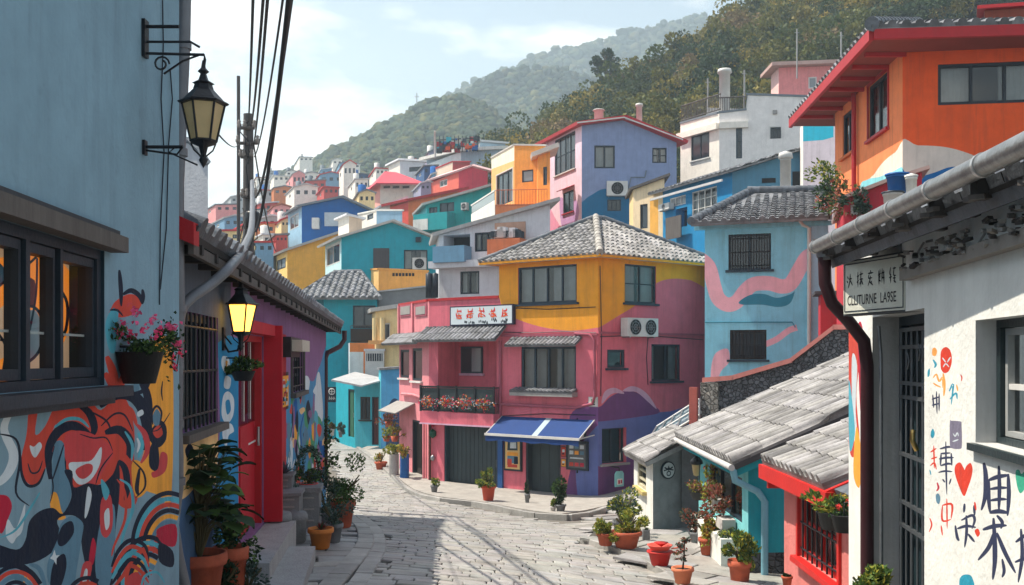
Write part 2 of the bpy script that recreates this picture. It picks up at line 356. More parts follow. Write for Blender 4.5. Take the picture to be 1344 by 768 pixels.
def tiles(mb, poly, mat, w=.22, course=.3, r=.05, step=.02, seed=0, under=None, th=.08, cap=True, cv=.3):
    """poly: first two points are the eave; rest go round. Rows of round tiles run up the slope."""
    rd = random.Random(seed+int(w*1000)); poly = [Vector(p) for p in poly]; A, B = poly[0], poly[1]; u = (B-A).normalized()
    n = (B-A).cross(poly[2]-A).normalized()
    if n.z < 0: n = -n
    t = n.cross(u).normalized()
    if t.dot(poly[2]-A) < 0: t = -t
    q = [((p-A).dot(u), (p-A).dot(t)) for p in poly]
    smin = min(a for a, _ in q); smax = max(a for a, _ in q)
    def rng(s):
        ys = []
        for i in range(len(q)):
            (a, b), (c, d) = q[i], q[(i+1) % len(q)]
            if abs(c-a) < 1e-9: continue
            k = (s-a)/(c-a)
            if -1e-6 <= k <= 1+1e-6: ys.append(b+(d-b)*k)
        return (min(ys), max(ys)) if ys else (0, 0)
    nc = max(1, round((smax-smin)/w)); ww = (smax-smin)/nc; prof = [(0, 0), (.14, 0), (.18, .55), (.30, .9), (.46, 1), (.62, .9), (.74, .55), (.78, 0), (1, 0)]
    tm = max(b for _, b in q); t0 = min(b for _, b in q); nr = int((tm-t0)/course)+1
    for i in range(nc):
        xs = [smin+ww*(i+a) for a, _ in prof]; xs[0] += 1e-4; xs[-1] -= 1e-4; hs = [b*r for _, b in prof]; R_ = [rng(x) for x in xs]
        for j in range(nr):
            a = t0+j*course; b = a+course; dz = rd.uniform(-.006, .006); ds = rd.uniform(-.008, .008); g = rd.uniform(1-cv, 1+cv); dt = rd.uniform(-.015, .015)
            if rd.random() < .06: g *= .55
            V = []; ok = False
            for x, h, (lo, hi) in zip(xs, hs, R_):
                ta = min(max(a+(dt if j else 0), lo), hi); tb = min(max(b+.02, lo), hi)
                if tb-ta > .01: ok = True
                V.append(A+u*(x+ds)+t*ta+n*(h+step+dz)); V.append(A+u*(x+ds)+t*tb+n*(h*.92+dz))
                V.append(A+u*(x+ds)+t*ta+n*(-.03 if j == 0 else h*.8))
            if not ok: continue
            m = len(xs); cc = (g, g, g*rd.uniform(.98, 1.05))
            mb.add(V, [(3*k, 3*k+3, 3*k+4, 3*k+1) for k in range(m-1)], mat, cc, smooth=True)
            mb.add([v for k in range(m) for v in (V[3*k], V[3*k+2])], [(2*k, 2*k+1, 2*k+3, 2*k+2) for k in range(m-1)], mat, (g*.7,)*3)
    slab(mb, [p-n*.02 for p in poly], th, under or mat)
def ridge(mb, a, b, r, mat, seg=.35, c=(1, 1, 1)):
    a = Vector(a); b = Vector(b); n = max(2, int((b-a).length/seg)); 
    for i in range(n):
        p = a+(b-a)*i/n; q = a+(b-a)*(i+1)/n+(b-a).normalized()*.02; g = random.uniform(.75, 1.25)
        mb.tube([p, q], [r*1.08, r*.95], mat, 10, True, (c[0]*g, c[1]*g, c[2]*g))
# ---------------------------------------------------------------- ground height
GP = [(-3, 0, -2.1), (3, 0, -2.1), (0, -6, -2.0), (-2.5, 7, -2.32), (0, 7, -2.28), (2.5, 7, -2.45), (-2.5, 10, -2.37), (-2.6, 13, -2.5), (-3, 17, -2.9), (-1, 10.5, -2.4),
      (2, 13, -2.96), (3.1, 14, -3.16), (3, 10, -2.85), (3.5, 18, -3.2), (.4, 15.5, -2.95), (1.3, 16, -3.02), (-2, 15, -2.74), (2.64, 30, -4.29), (-.7, 29, -4.2), (-2.5, 28, -4.02),
      (-4, 35, -4.22), (-4.8, 37, -4.25), (-8.5, 48, -4.4), (-6.5, 50, -4.4), (-3, 34.1, -4.29), (4.2, 33, -3.9), (6.5, 36, -3.0), (-12, 40, -4.3), (2, 20, -3.45), (2, 25, -3.95), (-5, 25, -3.7),
      (-10, 55, -4.3), (9, 20, -3.0), (8, 10, -2.8), (-8, 15, -2.8), (-8, 5, -2.3), (5.5, 28, -3.7)]
_g = np.array(GP); _n = len(_g)
def _U(r): return np.where(r > 1e-9, r*r*np.log(np.maximum(r, 1e-9)), 0)
_K = _U(np.hypot(_g[:, None, 0]-_g[None, :, 0], _g[:, None, 1]-_g[None, :, 1]))+np.eye(_n)*2.0
_Pm = np.c_[np.ones(_n), _g[:, :2]]; _A = np.block([[_K, _Pm], [_Pm.T, np.zeros((3, 3))]])
_w = np.linalg.solve(_A, np.r_[_g[:, 2], 0, 0, 0])
def gh(x, y):
    x = np.asarray(x, float); y = np.asarray(y, float)
    r = np.hypot(x[..., None]-_g[:, 0], y[..., None]-_g[:, 1])
    return _U(r)@_w[:_n]+_w[_n]+_w[_n+1]*x+_w[_n+2]*y
def G(px, py, lift=0):
    a = (px-CX)/F; b = -(py-CY)/F; t = np.arange(3, 70, .02); d = t*b-(gh(a*t, t)+lift); i = np.argmax(d < 0)
    return Vector((a*t[i], t[i], float(gh(a*t[i], t[i]))+lift))
def Gxy(x, y, lift=0): return Vector((x, y, float(gh(x, y))+lift))
TP = []      # extra terrain points under the houses
# ---------------------------------------------------------------- hills, terrain, street
def nz(x, y, s=1.0, seed=0):
    v = 0
    for k, (a, b, c) in enumerate(((.9, 1.3, .5), (1.9, -1.1, .27), (-2.7, 3.1, .15), (5.1, 4.3, .08))): v = v+c*np.sin((a*x+b*y)*s+seed*1.7+k*2.1+1.3*np.sin((b*x-a*y)*s*.7+seed))
    return v
FOREST = M('forest_floor', (.035, .045, .02), rough=1, var=.4, scale=.15, bump=0)
FARTREE = M('far_foliage', (1, 1, 1), rough=.9, var=0, bump=0, vcol=True, spec=.1)
HILLS = {}
def hill(key, ridge, Dr, Df, zf, pw=1.0, amp=1.0, mat=FOREST):
    xs = np.linspace(ridge[0][0], ridge[-1][0], 120); ys = np.interp(xs, [p[0] for p in ridge], [p[1] for p in ridge])
    def pt(i_px, v):
        py = np.interp(i_px, [p[0] for p in ridge], [p[1] for p in ridge]); D = Df+(Dr-Df)*v; zr = -(py-CY)/F*Dr
        x = (i_px-CX)/F*D; vv = np.clip(v, 0, 1)
        z = zf+(zr-zf)*vv**pw-np.clip(v-1, 0, 1)*Dr*.25+amp*nz(x*.12/amp**.5, D*.12/amp**.5, 1, Dr)*np.clip(vv*2, 0, 1)*np.clip((1.15-vv)*4, .15, 1)
        return x, D, z
    vsn = np.concatenate([[-1], np.linspace(0, 1.5, 40)]); V = []; Fc = []
    for v in vsn:
        X, D, Z = pt(xs, np.full_like(xs, max(v, 0)))
        if v < 0: Z = Z*0-16
        V += [(float(a), float(b), float(c)) for a, b, c in zip(X, D, Z)]
    n = len(xs)
    for j in range(len(vsn)-1):
        for i in range(n-1): Fc.append((j*n+i, j*n+i+1, (j+1)*n+i+1, (j+1)*n+i))
    mb = MB(); mb.add(V, Fc, mat, smooth=True); o = mb.build('hillside', None, loc=V[n//2]); tag(o, kind='structure')
    HILLS[key] = (pt, ridge)
    return o
hill('near', [(585, 282), (640, 244), (690, 218), (750, 188), (800, 155), (850, 132), (905, 86), (950, 62), (1010, 36), (1100, -50), (1300, -120), (1600, -160)], 125, 72, 9, .9, 1.6)
hill('left', [(60, 318), (270, 283), (340, 250), (400, 221), (450, 194), (500, 168), (560, 143), (600, 138), (640, 146), (700, 185), (760, 240), (900, 330)], 320, 150, 3, .95, 4)
hill('mid', [(440, 250), (540, 175), (580, 146), (620, 120), (660, 100), (700, 88), (740, 88), (775, 100), (820, 135), (900, 200), (1000, 280)], 470, 340, 16, 1, 6)
hill('far', [(300, 330), (480, 203), (560, 143), (600, 121), (680, 84), (740, 69), (800, 49), (850, 34), (900, 25), (960, 20), (1040, 30), (1200, 60)], 690, 490, 28, 1, 7)
# far woods: one mass of crowns per hill
def ico():
    t = (1+5**.5)/2; v = [(-1, t, 0), (1, t, 0), (-1, -t, 0), (1, -t, 0), (0, -1, t), (0, 1, t), (0, -1, -t), (0, 1, -t), (t, 0, -1), (t, 0, 1), (-t, 0, -1), (-t, 0, 1)]
    f = [(0, 11, 5), (0, 5, 1), (0, 1, 7), (0, 7, 10), (0, 10, 11), (1, 5, 9), (5, 11, 4), (11, 10, 2), (10, 7, 6), (7, 1, 8), (3, 9, 4), (3, 4, 2), (3, 2, 6), (3, 6, 8), (3, 8, 9), (4, 9, 5), (2, 4, 11), (6, 2, 10), (8, 6, 7), (9, 8, 1)]
    V = [Vector(q).normalized() for q in v]; Fn = []; mid = {}
    def m(a, b):
        k = (min(a, b), max(a, b))
        if k not in mid: mid[k] = len(V); V.append(((V[a]+V[b])/2).normalized())
        return mid[k]
    for a, b, c in f:
        ab, bc, ca = m(a, b), m(b, c), m(c, a); Fn += [(a, ab, ca), (b, bc, ab), (c, ca, bc), (ab, bc, ca)]
    return np.array([tuple(q) for q in V]), np.array(Fn)
IV, IF = ico()
def woods(key, n, r, cols, name, label, seed=1, v0=.05):
    rg = np.random.default_rng(seed); pt, ridge = HILLS[key]
    px = rg.uniform(max(ridge[0][0], 150), min(ridge[-1][0], 1250), n); v = rg.uniform(v0, 1.03, n)**.9
    X, D, Z = pt(px, v); k = len(IV)
    sz = r*rg.uniform(.55, 1.35, n)*(1+.35*nz(X*.05, D*.05, 1, seed))
    nzv = rg.uniform(.62, 1.3, (n, k))
    Vt = IV[None]*sz[:, None, None]*nzv[..., None]*np.array([1, 1, .85])[None, None]+np.stack([X, D, Z+sz*.45], 1)[:, None]
    Fa = (IF[None]+(np.arange(n)*k)[:, None, None]).reshape(-1, 3)
    me = bpy.data.meshes.new(name); nv, nf = n*k, len(Fa); me.vertices.add(nv); c0 = Vt.reshape(-1, 3)[0].copy()
    me.vertices.foreach_set('co', (Vt.reshape(-1, 3)-c0).ravel()); me.loops.add(nf*3); me.loops.foreach_set('vertex_index', Fa.ravel())
    me.polygons.add(nf); me.polygons.foreach_set('loop_start', np.arange(nf)*3); me.polygons.foreach_set('loop_total', np.full(nf, 3))
    me.update(); me.validate()
    pal = np.array(cols); pi = rg.integers(0, len(pal), n)
    patch = nz(X*.03, D*.03, 1, seed+5)
    C = pal[pi]*(1+.3*patch[:, None])*rg.uniform(.75, 1.3, (n, 1))
    A = np.ones((nf*3, 4), np.float32); A[:, :3] = np.repeat(C, len(IF)*3, axis=0)
    at = me.color_attributes.new('Col', 'FLOAT_COLOR', 'CORNER'); at.data.foreach_set('color', A.ravel()); me.materials.append(FARTREE)
    o = bpy.data.objects.new(name, me); o.location = c0; col.objects.link(o); tag(o, label, 'forest', kind='stuff'); return o
G1 = [(.032, .050, .024), (.045, .060, .024), (.022, .040, .024), (.07, .07, .026), (.03, .046, .028)]
woods('left', 15000, 1.2, G1, 'forest', 'green wood covering the hill behind the far roofs at left', 1)
woods('mid', 6000, 1.9, G1, 'forest', 'hazy wood on the rounded middle hill', 2)
woods('far', 7000, 2.7, G1, 'forest', 'blue hazed wood on the farthest mountain ridge', 3)
EARTH = M('earth', (.15, .14, .125), rough=1, bump=.6, scale=1.5)
JOINT = M('joint_earth', (.075, .07, .062), rough=1, bump=.6)
def make_terrain():
    xs = np.concatenate([np.linspace(-140, -14, 40), np.linspace(-13, 13, 66), np.linspace(14, 120, 40)])
    ys = np.concatenate([np.linspace(-30, -6, 6), np.linspace(-5, 56, 130), np.linspace(58, 180, 60)])
    X, Y = np.meshgrid(xs, ys)
    cl = np.array([(0, -30), (0, 0), (0, 12), (-.5, 18), (-1, 25), (-2.5, 32), (-6, 40), (-8, 54)])
    d = np.full(X.shape, 1e9)
    for a, b in zip(cl[:-1], cl[1:]):
        ab = b-a; t = np.clip(((X-a[0])*ab[0]+(Y-a[1])*ab[1])/(ab@ab), 0, 1)
        d = np.minimum(d, np.hypot(X-a[0]-t*ab[0], Y-a[1]-t*ab[1]))
    tp = np.array(TP); Wt = 1/((X[..., None]-tp[:, 0])**2+(Y[..., None]-tp[:, 1])**2+4)**1.8
    far = (Wt*tp[:, 2]).sum(-1)/Wt.sum(-1)
    m = np.clip((d-5.5)/3.0, 0, 1); m = m*m*(3-2*m)
    g = gh(np.clip(X, -12, 10), np.clip(Y, -6, 55))
    Z = g*(1-m)+far*m-.02
    V = [(float(a), float(b), float(c)) for a, b, c in zip(X.ravel(), Y.ravel(), Z.ravel())]; n = len(xs)
    mb = MB(); mb.add(V, [(j*n+i, j*n+i+1, (j+1)*n+i+1, (j+1)*n+i) for j in range(len(ys)-1) for i in range(n-1)], EARTH, smooth=True)
    tag(mb.build('ground'), kind='structure')
    mb = MB(); mb.poly([(-3000, -500, -14), (3000, -500, -14), (3000, 3500, -14), (-3000, 3500, -14)], EARTH); tag(mb.build('plain'), kind='structure')
def inpoly(x, y, poly):
    c = False; n = len(poly)
    for i in range(n):
        x1, y1 = poly[i]; x2, y2 = poly[(i+1) % n]
        if (y1 > y) != (y2 > y) and x < (x2-x1)*(y-y1)/(y2-y1)+x1: c = not c
    return c
STONE = M('paving_stone', (.31, .305, .295), rough=.5, var=.3, scale=2.2, vcol=True, dirt=.25, bump=.5, bscale=22, spec=.35)
def stones(name, poly, lo, hi, sx, sy, rot=0, lift=.03, label=None, gap=.012, cv=.18, seed=3, bend=0, hj=.006):
    rd = random.Random(seed); mb = MB(); cr_, sr = math.cos(rot), math.sin(rot)
    cs = [(a*cr_+b*sr, -a*sr+b*cr_) for a in (lo[0], hi[0]) for b in (lo[1], hi[1])]
    lo = (min(c[0] for c in cs), min(c[1] for c in cs)); hi = (max(c[0] for c in cs), max(c[1] for c in cs)); y = lo[1]
    while y < hi[1]:
        h = sy*rd.uniform(.8, 1.25); x = lo[0]-rd.random()*sx
        while x < hi[0]:
            w_ = sx*rd.uniform(.6, 1.45); pts = []
            for a, b in ((x+gap, y+gap), (x+w_-gap, y+gap), (x+w_-gap, y+h-gap), (x+gap, y+h-gap)):
                a += rd.uniform(-.006, .006); b += rd.uniform(-.006, .006)+bend*math.sin(a*.7+y*.2)+.02*math.sin(a*2.3)
                pts.append((a*cr_-b*sr, a*sr+b*cr_))
            cx = sum(p[0] for p in pts)/4; cy = sum(p[1] for p in pts)/4
            if cy > 1.5:
                z = float(gh(cx, cy)); qx, qy = cx/cy*F+CX, CY-z/cy*F
                if inpoly(qx, qy, poly):
                    dz = rd.uniform(-hj, hj); tx, ty = rd.uniform(-.02, .02), rd.uniform(-.02, .02)
                    Z = [float(gh(p[0], p[1]))+lift+dz+tx*(p[0]-cx)+ty*(p[1]-cy) for p in pts]
                    g = rd.uniform(1-cv, 1+cv); c = (g*rd.uniform(.96, 1.05), g, g*rd.uniform(.93, 1.04)); bv = .014
                    inn = [(p[0]+(cx-p[0])*bv/max(.05, abs(cx-p[0])), p[1]+(cy-p[1])*bv/max(.05, abs(cy-p[1]))) for p in pts]
                    V = [(p[0], p[1], q-.04) for p, q in zip(pts, Z)]+[(p[0], p[1], q-.008) for p, q in zip(pts, Z)]+[(p[0], p[1], q) for p, q in zip(inn, Z)]
                    mb.add(V, [(8, 9, 10, 11)]+[(i, (i+1) % 4, (i+1) % 4+4, i+4) for i in range(4)]+[(i+4, (i+1) % 4+4, (i+1) % 4+8, i+8) for i in range(4)], STONE, c)
            x += w_
        y += h
    return tag(mb.build(name, loc=mb.v[0]), label, kind='structure')
ST = [(462, 672), (452, 640), (440, 612), (430, 598), (424, 585), (450, 578), (480, 592), (510, 618), (540, 648), (600, 664), (650, 674), (740, 690), (805, 688), (850, 668), (800, 700), (772, 716), (820, 730), (868, 752), (895, 775), (1150, 1500), (200, 1500), (440, 800), (470, 775), (488, 742), (500, 715), (490, 692)]
stones('street', ST, (-9, 4), (6, 52), .36, .21, gap=.007, cv=.14, rot=.03, bend=.10, label=None)
JP = JOINT
def sheet(name, pts, lift, mat, skirt=.2, px=True, kind='structure', c=None, thick=None):
    W_ = [G(*p) for p in pts] if px else [Vector((p[0], p[1], 0)) for p in pts]
    # refine the outline, then triangulate with inner points so that the sheet follows the ground
    o = []
    for i in range(len(W_)):
        a, b = W_[i], W_[(i+1) % len(W_)]; k = max(1, int((b-a).length/.5))
        for j in range(k): o.append((a.x+(b.x-a.x)*j/k, a.y+(b.y-a.y)*j/k))
    A = sum(o[i][0]*o[(i+1) % len(o)][1]-o[(i+1) % len(o)][0]*o[i][1] for i in range(len(o)))
    if A < 0: o = o[::-1]
    xs = [p[0] for p in o]; ys = [p[1] for p in o]; inn = []
    x = min(xs)+.3
    while x < max(xs):
        y = min(ys)+.3
        while y < max(ys):
            if inpoly(x, y, o): inn.append((x, y))
            y += .6
        x += .6
    V = [Vector(p) for p in o+inn]; vo, _, fo, _, _, _ = delaunay_2d_cdt(V, [], [list(range(len(o)))], 1, 1e-5)
    mb = MB(); mb.add([(p[0], p[1], float(gh(p[0], p[1]))+lift) for p in vo], [tuple(f) for f in fo], mat, smooth=False)
    n = len(o); mb.add([(p[0], p[1], float(gh(*p))+lift) for p in o]+[(p[0], p[1], float(gh(*p))+lift-skirt) for p in o], [(i, (i+1) % n, (i+1) % n+n, i+n) for i in range(n)], mat)
    return tag(mb.build(name, loc=mb.v[0]), kind=kind)
def kerb(name, line, wd, lift, hgt, seed=2, seglen=.7, off=0, mat=None):
    """row of long kerb stones along a line of ground points"""
    rd = random.Random(seed); mb = MB(); pts = [G(*p) for p in line]; c = []
    q = crv([(p.x, p.y) for p in pts], 8, closed=False); q = [Vector((a, b, 0)) for a, b in q]
    # resample
    out = [q[0]]; acc = 0
    L_ = [0]
    for i in range(1, len(q)): L_.append(L_[-1]+(q[i]-q[i-1]).length)
    def at(s):
        for i in range(1, len(q)):
            if L_[i] >= s: return q[i-1]+(q[i]-q[i-1])*((s-L_[i-1])/(L_[i]-L_[i-1]+1e-9))
        return q[-1]
    s = 0
    while s < L_[-1]-.05:
        e = min(L_[-1], s+seglen*rd.uniform(.75, 1.3)); a = at(s+.008); b = at(e-.008); d = (b-a).normalized(); n = Vector((-d.y, d.x, 0))
        g = rd.uniform(.8, 1.15); V = []
        jt = rd.uniform(-.006, .006)
        for zz, ins in ((-hgt, 0), (-.012, 0), (0, .012)):
            for p, sg, dd in ((a, -1, 1), (b, -1, -1), (b, 1, -1), (a, 1, 1)):
                r_ = p+n*sg*(wd/2-ins)+n*off+d*dd*ins; V.append((r_.x, r_.y, float(gh(r_.x, r_.y))+lift+zz+jt))
        mb.add(V, [(8, 9, 10, 11)]+[(k+i, k+(i+1) % 4, k+4+(i+1) % 4, k+4+i) for k in (0, 4) for i in range(4)], STONE, (g, g, g*.98)); s = e
    return tag(mb.build(name, loc=mb.v[0]), kind='structure')
PAVE = M('pavement_concrete', (.34, .325, .30), rough=.75, var=.22, scale=3, dirt=.4, bump=.5)
# left footway: bands of long stones bending round to the doorstep
kerb('kerb', [(462, 668), (487, 690), (498, 716), (486, 744), (462, 780), (420, 850)], .20, .045, .15, 5)
kerb('kerb', [(450, 672), (473, 692), (480, 714), (464, 740), (430, 778), (380, 850)], .24, .06, .15, 6)
stones('footway', [(445, 668), (462, 690), (468, 713), (452, 738), (418, 775), (360, 850), (100, 1300), (-200, 900), (200, 700), (330, 690), (400, 640), (428, 640)], (-4.5, 4), (0, 26), .55, .42, rot=.2, lift=.04, cv=.22, seed=9)
# footway round the pink corner house
sheet('pavement', [(474, 592), (500, 612), (545, 648), (575, 657), (640, 665), (735, 681), (800, 668), (850, 634), (835, 616), (780, 655), (563, 634), (524, 596), (500, 580)], .12, PAVE)
kerb('kerb', [(470, 590), (500, 613), (543, 650), (575, 659), (640, 667), (735, 683), (802, 669), (855, 633)], .16, .135, .25, 7, .9)
# alley climbing beside it and the terrace in front of the low houses
stones('alley', [(745, 690), (800, 676), (862, 636), (905, 600), (880, 690), (840, 705), (772, 716)], (0, 14), (8, 40), .75, .5, rot=.6, lift=.035, cv=.2, seed=12)
stones('terrace', [(775, 716), (822, 733), (868, 754), (893, 775), (990, 850), (1100, 900), (1100, 760), (930, 700), (860, 690), (800, 700)], (.5, 7), (6, 22), .8, .6, rot=-.5, lift=.12, cv=.15, seed=14)
sheet('terrace', [(772, 712), (822, 731), (868, 752), (893, 773), (1000, 860), (1130, 900), (1150, 760), (940, 690), (860, 680), (800, 690)], .09, JOINT)
kerb('kerb', [(766, 714), (822, 733), (868, 754), (893, 775), (1010, 870)], .16, .13, .25, 8, .9)
# ---------------------------------------------------------------- two-faced block house
def house(name, label, Lc, Cc, Rc, profF, profL, mats, deep=8, cat='house', group=None, base=None, rear=None):
    a, c, r = Vector((*XY(*Lc), 0)), Vector((*XY(*Cc), 0)), Vector((*XY(*Rc), 0))
    fL = Face(a, c); fF = Face(c, r)
    pf = [list(fF.hit(*p)) for p in profF]; pf[0][0] = 0; pf[-1][0] = fF.len
    pl = [list(fL.hit(*p)) for p in profL] if profL else [[0, pf[0][1]], [fL.len, pf[0][1]]]; pl[0][0] = 0; pl[-1][0] = fL.len; pl[-1][1] = pf[0][1]
    zb = min(p[1] for p in pf)-deep if base is None else base
    zg = zb+min(deep*.2, 2) if base is None else base
    TP.append((c.x, c.y+1, zg)); TP.append((r.x, r.y+2, zg))
    root = thing(name, label, cat, (c.x, c.y, zg), group)
    root['_z'] = zb
    H = dict(root=root, L=fL, F=fF, pf=pf, pl=pl, zb=zb, a=a, c=c, r=r, mats=mats, rear=rear)
    return H
def finish(H, roof='slab', rmat=None, ov=.25, th=.1, wname='wall', wt=.26, extra=None, flatpar=None, closed=True):
    root, fL, fF, pf, pl, zb, a, c, r = (H[k] for k in ('root', 'L', 'F', 'pf', 'pl', 'zb', 'a', 'c', 'r'))
    mb = MB()
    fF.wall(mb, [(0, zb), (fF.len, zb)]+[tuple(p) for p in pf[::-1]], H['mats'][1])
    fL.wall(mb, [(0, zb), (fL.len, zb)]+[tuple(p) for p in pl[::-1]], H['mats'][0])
    b = r+(a-c); zr = pf[-1][1]
    back = a-c
    def Z(p, z): return Vector((p.x, p.y, z))
    mb.poly([Z(r, zb), Z(b, zb), Z(b, zr), Z(r, zr)], H['mats'][1])
    mb.poly([Z(b, zb), Z(a, zb)]+[fF.W(s, 0, z)+back for s, z in pf], H['mats'][1])
    mb.build(wname, root)
    e = back.normalized()
    if roof in ('slab', 'tile'):
        rb = MB()
        for i in range(len(pf)-1):
            (s0, z0), (s1, z1) = pf[i], pf[i+1]; sl = (z1-z0)/(s1-s0+1e-9)
            if i == 0 : s0 -= ov; z0 -= sl*ov
            if i == len(pf)-2: s1 += ov; z1 += sl*ov
            q0, q1 = fF.W(s0, 0, z0+th+.01), fF.W(s1, 0, z1+th+.01)
            A_, B_, C_, D_ = q0-e*ov, q1-e*ov, q1+back+e*ov, q0+back+e*ov
            if roof == 'tile':
                pl_ = [A_, D_, C_, B_] if z0 < z1 else [B_, C_, D_, A_]
                tiles(rb, pl_, rmat or TILE, w=wt, th=th*.6)
            else: slab(rb, [A_, B_, C_, D_], th, rmat or CONC)
        rb.build('roof', root)
    elif roof == 'flat':
        rb = MB(); zt = min(p[1] for p in pf)-.35
        rb.poly([Z(a, zt), Z(c, zt), Z(r, zt), Z(b, zt)], CONC); rb.build('roof', root)
        pb = MB(); t = .12
        cop = rmat or CONC
        f2 = Face((c.x, c.y), (r.x, r.y)); 
        for (s0, z0), (s1, z1) in zip(pf[:-1], pf[1:]):
            pb.hexa([fF.W(s0-.04, .05, z0+.002), fF.W(s1+.04, .05, z1+.002), fF.W(s1+.04, -.14, z1+.002), fF.W(s0-.04, -.14, z0+.002), fF.W(s0-.04, .05, z0+th), fF.W(s1+.04, .05, z1+th), fF.W(s1+.04, -.14, z1+th), fF.W(s0-.04, -.14, z0+th)], cop)
        for (s0, z0), (s1, z1) in zip(pl[:-1], pl[1:]):
            pb.hexa([fL.W(s0, .05, z0+.002), fL.W(s1-.15, .05, z1+.002), fL.W(s1-.15, -.14, z1+.002), fL.W(s0, -.14, z0+.002), fL.W(s0, .05, z0+th), fL.W(s1-.15, .05, z1+th), fL.W(s1-.15, -.14, z1+th), fL.W(s0, -.14, z0+th)], cop)
        pb.build('coping', root)
    return H
def rail(root, f, x0, x1, ytop, ybot, mat=IRON, n=14, off=.0, panel=None, px=True, name='railing', r=.016):
    s0, s1, z0, z1 = f.rect(x0, ytop, x1, ybot) if px else (x0, x1, ybot, ytop); mb = MB()
    for z in (z0+.02, z1): mb.tube([f.W(s0, off, z), f.W(s1, off, z)], r*1.3, mat, 6)
    for i in range(n+1): s = s0+(s1-s0)*i/n; mb.tube([f.W(s, off, z0), f.W(s, off, z1)], r*.7, mat, 4, False)
    o = mb.build(name, root)
    if panel:
        p = MB(); f.box(p, s0, s1, off-.02, off-.005, z0, z1, panel); p.build('panel', o)
    return o
def ac(f, rc, label, fans=1, dep=.3, group='air conditioners on house walls', off=.06):
    s0, s1, z0, z1 = f.rect(*rc); loc = f.W((s0+s1)/2, off, z0)
    t = thing('air_conditioner', label, 'air conditioner', loc, group); mb = MB()
    f.box(mb, s0, s1, off, off+dep, z0, z1, WHITE); mb.build('case', t)
    w_ = (s1-s0)/fans
    for k in range(fans):
        c = MB(); cs = s0+w_*(k+.5); R0 = min(w_, z1-z0)*.42; cz = (z0+z1)/2; V = []
        n = 20
        ring = [f.W(cs+R0*math.cos(2*math.pi*i/n), off+dep+.006, cz+R0*math.sin(2*math.pi*i/n)) for i in range(n)]
        c.poly(ring, DARK)
        for rr in (.35, .7, 1): c.tube([f.W(cs+R0*rr*math.cos(2*math.pi*i/n), off+dep+.012, cz+R0*rr*math.sin(2*math.pi*i/n)) for i in range(n+1)], .007, STEEL, 4, False)
        for i in range(4):
            an = math.pi*i/4; c.tube([f.W(cs+R0*math.cos(an), off+dep+.014, cz+R0*math.sin(an)), f.W(cs-R0*math.cos(an), off+dep+.014, cz-R0*math.sin(an))], .005, STEEL, 4, False)
        c.build('fan_grille', t)
    b = MB()
    for s in (s0+.1*(s1-s0), s1-.1*(s1-s0)): f.box(b, s-.02, s+.02, 0, off+dep*.9, z0-.04, z0-.003, STEEL)
    b.build('bracket', t); return t
def strokes_text(mb, s, pos, ux, uz, h, mat, dep=.004, weight=0, nrm=None, sx=1.0):
    cu = bpy.data.curves.new('t', 'FONT'); cu.body = s; cu.size = 1; cu.offset = weight; cu.resolution_u = 3
    o = bpy.data.objects.new('t', cu); col.objects.link(o); dg = bpy.context.evaluated_depsgraph_get(); me = o.evaluated_get(dg).to_mesh()
    V = [tuple(v.co) for v in me.vertices]; Fc = [tuple(p.vertices) for p in me.polygons]; o.evaluated_get(dg).to_mesh_clear()
    bpy.data.objects.remove(o); bpy.data.curves.remove(cu)
    if V:
        mb.add([Vector(pos)+Vector(ux)*v[0]*h*sx+Vector(uz)*v[1]*h+Vector(nrm)*dep for v in V], Fc, mat)
        return max(v[0] for v in V)*h*sx
    return 0
